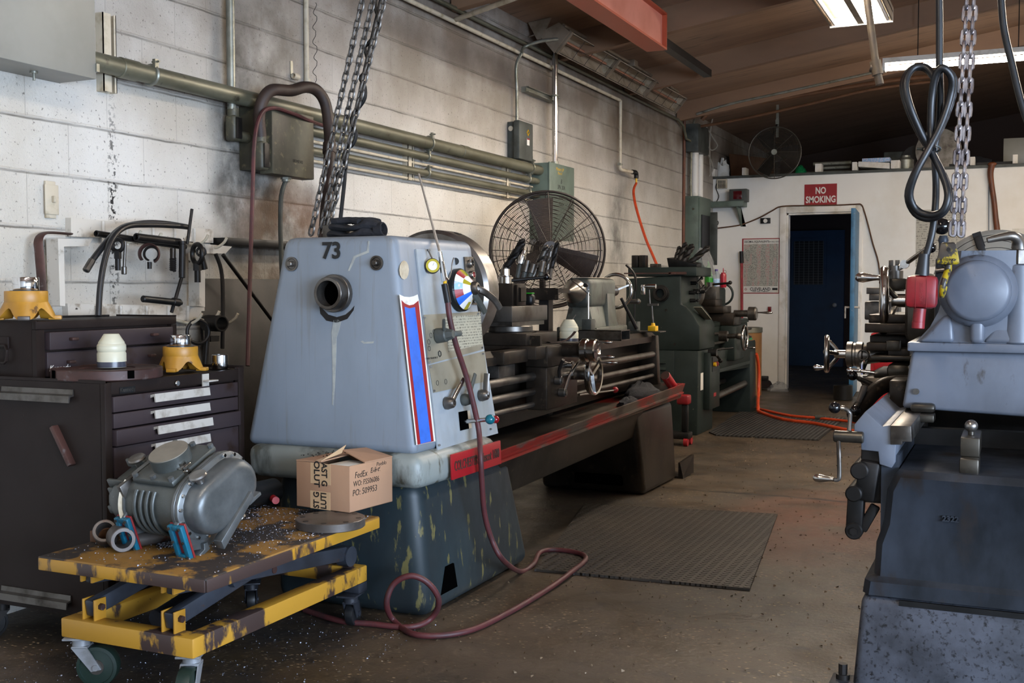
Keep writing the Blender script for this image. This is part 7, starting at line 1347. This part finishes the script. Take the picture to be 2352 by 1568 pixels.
cp = [W(x, y, d) for x, y, d in ((1647, 524, .03), (1655, 523, .02), (1680, 520, .01), (1702, 516, .012), (1725, 508, .012), (1750, 497, .035), (1775, 483, .02), (1795, 474, .035), (1850, 472, .035), (1920, 471, .035), (1965, 469, .035), (1978, 470, .035), (1985, 485, .012), (1995, 520, .012), (2005, 560, .012), (2018, 605, .012), (2026, 680, .012))]
O(MB().tube(cp, .008, 6, 4), 'extension_cord', 'wood_brown', 'brown extension cord draped over the door frame', 'cord')
O(MB().tube([W(x, y, .02) for x, y in ((1647, 518), (1650, 510), (1640, 500), (1634, 496))], .005, 6, 3), 'plug_cord', 'black_rubber', 'short black cord plugged into the outlet under the shelf', 'cord')
O(MB().tube([W(x, y, .02) for x, y in ((1650, 416), (1644, 430), (1651, 450), (1646, 463))], .005, 6, 4), 'speaker_cord', 'black_rubber', 'thin black cord hanging from the cream speaker box', 'cord')
q = MB(); panel(q, 2105, 482, 2216, 612, 0, .003); O(q, 'wall_chart', 'wall_chart', 'large faded printed chart on the white wall behind the hanging cable', 'chart')
q = MB(); panel(q, 2325, 525, 2400, 560, 0, .003); O(q, 'paper_notice', 'paper_white', 'white paper notice at the right photo edge', 'notice')
e = T('axe_handle', 'curved wooden tool handle hanging on the white wall at right', 'wooden handle', W(2288, 525)); P(MB().tube([W(2279, 376, .04), W(2275, 395, .035), W(2277, 420, .03), W(2283, 460, .03), W(2287, 500, .03), W(2291, 535, .03), W(2297, 620, .03)], lambda s: .036-.008*math.sin(s*3.1), 10, 5), 'shaft', 'wood_handle', e); P(MB().ball(W(2279, 377, .04), .042, sc=(1.1, .8, .6)), 'knob_end', 'wood_handle', e)
O(MB().tube([W(2272, 385, .02), W(2271, 450, .02), W(2271, 540, .02)], .004, 6, 2), 'hanging_string', 'blue_door', 'thin dark string hanging left of the wooden handle', 'string')
# ================= CORNER PANEL AND PIPES =================
e = T('breaker_panel', 'tall grey green breaker panel with open door in the wall corner', 'electrical panel', (.08, 12.4, 1.45)); P(MB().box(0, .15, 12.0, 12.55, 1.40, 2.2, .004), 'housing', 'elec_green', e); P(MB().box(.15, .16, 12.02, 12.5, 1.42, 2.18, .003), 'front', 'elec_green', e); P(MB().box(.16, .24, 12.5, 12.52, 1.45, 2.05, .003), 'open_door', 'elec_dark', e); P(MB().box(.16, .17, 12.1, 12.45, 1.5, 2.0), 'breaker_rows', 'black_paint', e)
e = T('corner_box', 'dark square junction box high in the wall corner', 'electrical box', (.08, 12.1, 2.65)); P(MB().box(0, .16, 11.95, 12.4, 2.68, 2.98, .004), 'housing', 'elec_dark', e)
for y, lb in ((12.1, 'left thick white conduit between the corner box and breaker panel'), (12.3, 'right thick white conduit between the corner box and breaker panel')): O(MB().cyl((.085, y, 2.2), (.085, y, 2.68), .04), 'white_conduit', 'trim_white', lb, 'conduit')
O(MB().cyl((.017, 11.9, .0), (.017, 11.9, 3.05), .016), 'copper_pipe', 'wood_handle', 'thin copper coloured pipe running down the wall corner', 'pipe')
O(MB().tube([(.12, 12.15, 3.2)]+[wx(*p) for p in ((1600, 262, .1), (1592, 290, .08), (1588, 345, .06), (1586, 420, .05), (1588, 465, .06), (1593, 481, .1))], .014, 8, 5), 'silver_conduit', 'galv', 'silver conduit curving down beside the corner box', 'conduit')
for i, (ps, m2, r, lb) in enumerate(((((1600, 262), (1680, 238), (1800, 212), (2008, 166)), 'galv', .014, 'silver conduit running across under the ceiling at the far end'), (((1612, 272), (1650, 240), (1740, 232), (1900, 205), (2060, 180), (2150, 172)), 'wood_brown', .022, 'upper brown pipe crossing under the far ceiling'), (((1610, 284), (1700, 268), (1850, 235), (2000, 200), (2150, 180)), 'wood_brown', .015, 'lower brown pipe crossing under the far ceiling'))):
    O(MB().tube([wy(x, y+i*3, 11.6+i*.04) for x, y in ps], r, 8, 4), 'crossing_pipe', m2, lb, 'pipe')
for i, ps in enumerate((((1622, 290), (1640, 320), (1648, 335), (1635, 345), (1622, 330)), ((1618, 340), (1630, 362), (1638, 385), (1630, 405)), ((1650, 250), (1636, 275), (1630, 330), (1632, 400)))): O(MB().tube([wy(x, y, 12.9) for x, y in ps], .008, 6, 4), 'loose_cable', 'cable_white', ['looping', 'sagging', 'hanging'][i]+' pale cable in the corner above the partition', 'cable')
# ================= ON TOP OF THE PARTITION =================
LZ = 2.526
e = T('wall_fan', 'round wire guard fan hanging above the partition in the dark', 'fan', (.83, 12.8, 2.42)); fc = V((.83, 12.75, 2.715)); q = MB(); fn = V((.1, -1, .02)).normalized(); RF = .29
q.ring(fc, fn, RF, .007, 56, 8); fu = V((0, 0, 1)); fu = (fu-fn*fu.dot(fn)).normalized(); fw2 = fn.cross(fu)
for i in range(2, 22): r = RF*i/22; q.ring(fc+fn*.06*(1-(r/RF)**2), fn, r, .0022, 44, 4)
for k2 in range(8): a = k2*math.pi/4; q.tube([fc+fn*.061*(1-(r/RF)**2)+(fu*math.cos(a)+fw2*math.sin(a))*r for r in (.03, .12, .2, RF)], .003, 4)
P(q, 'wire_guard', 'fan_far', e); P(MB().cyl(fc+fn*.06, fc+fn*.07, .032), 'badge', 'galv', e); P(MB().cyl(fc-fn*.25, fc-fn*.1, .08), 'motor', 'dark_iron', e)
for a in (30, 150, 270):
    a = RAD(a); rd = fu*math.cos(a)+fw2*math.sin(a); tg = fn.cross(rd); q = MB().loft([[fc-fn*.03+rd*r+tg*w_*.9+fn*.03, fc-fn*.025+rd*r, fc-fn*.03+rd*r-tg*w_*.9-fn*.03, fc-fn*.034+rd*r] for r, w_ in ((.05, .05), (.15, .08), (.26, .09))]); P(q, 'blade', 'dark_iron', e)
P(MB().box(.82, .85, 12.86, 12.87, 2.9, 3.27).box(.815, .855, 12.85, 12.86, 3.05, 3.1), 'drop_bar', 'galv', e); P(MB().beam((.835, 12.86, 3.05), (.76, 12.9, 2.88), .02, .02), 'brace', 'dark_iron', e)
def lbox(px0, py0, px1, py1, y0, y1, name, m, lb, cat, grp=None, bev=.004):
    a, b = wy(px0, py0, y0), wy(px1, py1, y0); return O(MB().box(a.x, b.x, y0, y1, LZ, max(a.z, LZ+.02), bev), name, m, lb, cat, grp)
for i, (x0, x1, yt) in enumerate(((1633, 1642, 388), (1704, 1713, 385), (1872, 1886, 376), (1957, 1968, 372), (2046, 2066, 368), (2141, 2147, 366), (2228, 2239, 360), (2326, 2337, 355))):
    lbox(x0, yt, x1, 400, 13.2, 13.36, 'divider_block', 'trim_white', ['white divider block at the far left end of the partition top', 'white divider block left of the round fan', 'white divider block right of the green bundle', 'white divider block left of the white tray', 'wide white divider block right of the white tray', 'white divider block behind the cable loops', 'white divider block right of the steel chain', 'white divider block below the grey metal box'][i], 'divider block', 'white divider blocks on the partition')
e = T('white_tray', 'white slab with a patterned carton on it, on top of the partition', 'tray', (1.8, 13.3, LZ)); a, b = wy(1971, 372, 13.22), wy(2044, 388, 13.22); P(MB().hexa([(a.x, 13.22, LZ+.04), (b.x, 13.22, LZ), (b.x, 13.5, LZ), (a.x, 13.5, LZ+.04), (a.x, 13.22, LZ+.1), (b.x, 13.22, LZ+.07), (b.x, 13.5, LZ+.07), (a.x, 13.5, LZ+.1)], .008), 'slab', 'trim_white', e); P(MB().box(a.x+.02, b.x-.02, 13.4, 13.6, LZ+.1, LZ+.15, .004), 'carton', 'label_blue', e)
for i, (x0, x1, y, r) in enumerate(((1868, 1955, 378, .022), (1888, 1953, 386, .02), (1850, 1950, 390, .018))):
    a, b = wy(x0, y, 13.4), wy(x1, y-4, 13.4); O(MB().pipe((a.x, 13.4+i*.05, LZ+.02+(2-i)*.045), (b.x, 13.4+i*.05, LZ+.02+(2-i)*.045), r, r*.8), 'metal_tube', 'galv', ['topmost', 'middle', 'lowest'][i]+' of three grey tubes lying on the partition', 'tube', 'grey tubes on the partition')
a = wy(1838, 392, 13.35); O(heap((a.x, 13.35, LZ), .07, .08, .09, 31), 'green_bundle', 'green_foil', 'shiny green wrapped bundle beside the round fan', 'bundle')
a, b = wy(1680, 345, 13.8), wy(1760, 400, 13.8); e = T('carton', 'dark brown crushed carton behind the round fan', 'carton', (a.x, 13.8, LZ)); P(MB().hexa([(a.x, 13.8, LZ), (b.x, 13.8, LZ), (b.x, 14.3, LZ), (a.x, 14.3, LZ), (a.x-.03, 13.78, 2.86), (b.x, 13.8, 2.78), (b.x, 14.3, 2.8), (a.x, 14.3, 2.88)], .01), 'body', 'wood_brown', e)
a = wy(1660, 380, 13.5); O(heap((a.x, 13.5, LZ), .09, .08, .22, 33), 'white_bag', 'paper_white', 'crumpled white bag in the left corner on the partition', 'bag'); 
a, b = wy(2305, 318, 13.7), wy(2375, 370, 13.7); O(MB().box(a.x, b.x, 13.7, 14.1, LZ, a.z, .006), 'metal_box', 'box_grey', 'grey metal box on the partition at the right photo edge', 'box')
a = wy(2155, 362, 13.8); O(MB().cyl((a.x, 13.8, LZ+.25), (a.x, 13.82, LZ+.25), .25, n=48), 'saw_blade', 'steel_grey', 'large round dark disc standing on the partition behind the cable', 'disc'); 
a = wy(2105, 350, 13.95); O(MB().cyl((a.x, 13.95, LZ+.17), (a.x, 14.15, LZ+.17), .17, n=36), 'dark_drum', 'dark_iron', 'dark drum lying behind the cable loops on the partition', 'drum')
a, b = wy(2030, 345, 14), wy(2060, 390, 14); O(MB().box(a.x, b.x+.15, 14, 14.3, LZ, LZ+.28, .01), 'dark_carton', 'elec_dark', 'dark carton behind the white tray on the partition', 'carton')
a = wy(2080, 375, 13.5); O(MB().rev([(.09, 0), (.09, .12), (.05, .15), (.05, .17)], (a.x, 13.5, LZ)), 'dusty_can', 'galv', 'dusty metal can right of the white tray', 'can')
a, b = wy(2180, 378, 13.45), wy(2330, 366, 13.45); O(MB().box(a.x, b.x, 13.45, 13.55, LZ, LZ+.05), 'long_bar', 'dark_iron', 'long dark bar lying on the partition at right', 'bar')
a = wy(2240, 355, 13.6); O(heap((a.x, 13.75, LZ), .22, .15, .14, 41), 'tarp_heap', 'black_cloth', 'dark heap of cloth on the partition right of the chain', 'cloth')
# ================= LIGHT, WORLD, CAMERA =================
w = bpy.data.worlds.new('world'); S.world = w; w.use_nodes = True; w.node_tree.nodes['Background'].inputs[0].default_value = (.55, .7, 1, 1); w.node_tree.nodes['Background'].inputs[1].default_value = .25
def area(name, loc, rot, sx, sy, e, c):
    l = bpy.data.lights.new(name, 'AREA'); l.shape = 'RECTANGLE'; l.size = sx; l.size_y = sy; l.energy = e; l.color = c; o = bpy.data.objects.new(name, l); COL.objects.link(o); o.location = loc; o.rotation_euler = rot; return o
area('inner_fill', (2.55, 15.6, 1.5), (RAD(90), 0, RAD(90)), 1.2, 1.2, 7, (.45, .62, 1))  # added fill light that lifts the inner door; no window is built here
area('daylight_door', (6.95, -.1, 1.3), (RAD(90), 0, RAD(90)), 4.9, 1.6, 830, (.62, .77, 1))
cam = bpy.data.cameras.new('camera'); co = bpy.data.objects.new('camera', cam); COL.objects.link(co); cam.sensor_width = 36; cam.lens = FPX/2352*36; cam.clip_end = 100; cam.clip_start = .02
co.matrix_world = Matrix(((_R.x, _U.x, -_F.x, CAM.x), (_R.y, _U.y, -_F.y, CAM.y), (_R.z, _U.z, -_F.z, CAM.z), (0, 0, 0, 1)))
S.camera = co
S.view_settings.view_transform = 'Standard'; S.view_settings.look = 'None'; S.view_settings.gamma = 1; S.view_settings.exposure = 0
try: S.view_settings.use_curve_mapping = False
except Exception: pass
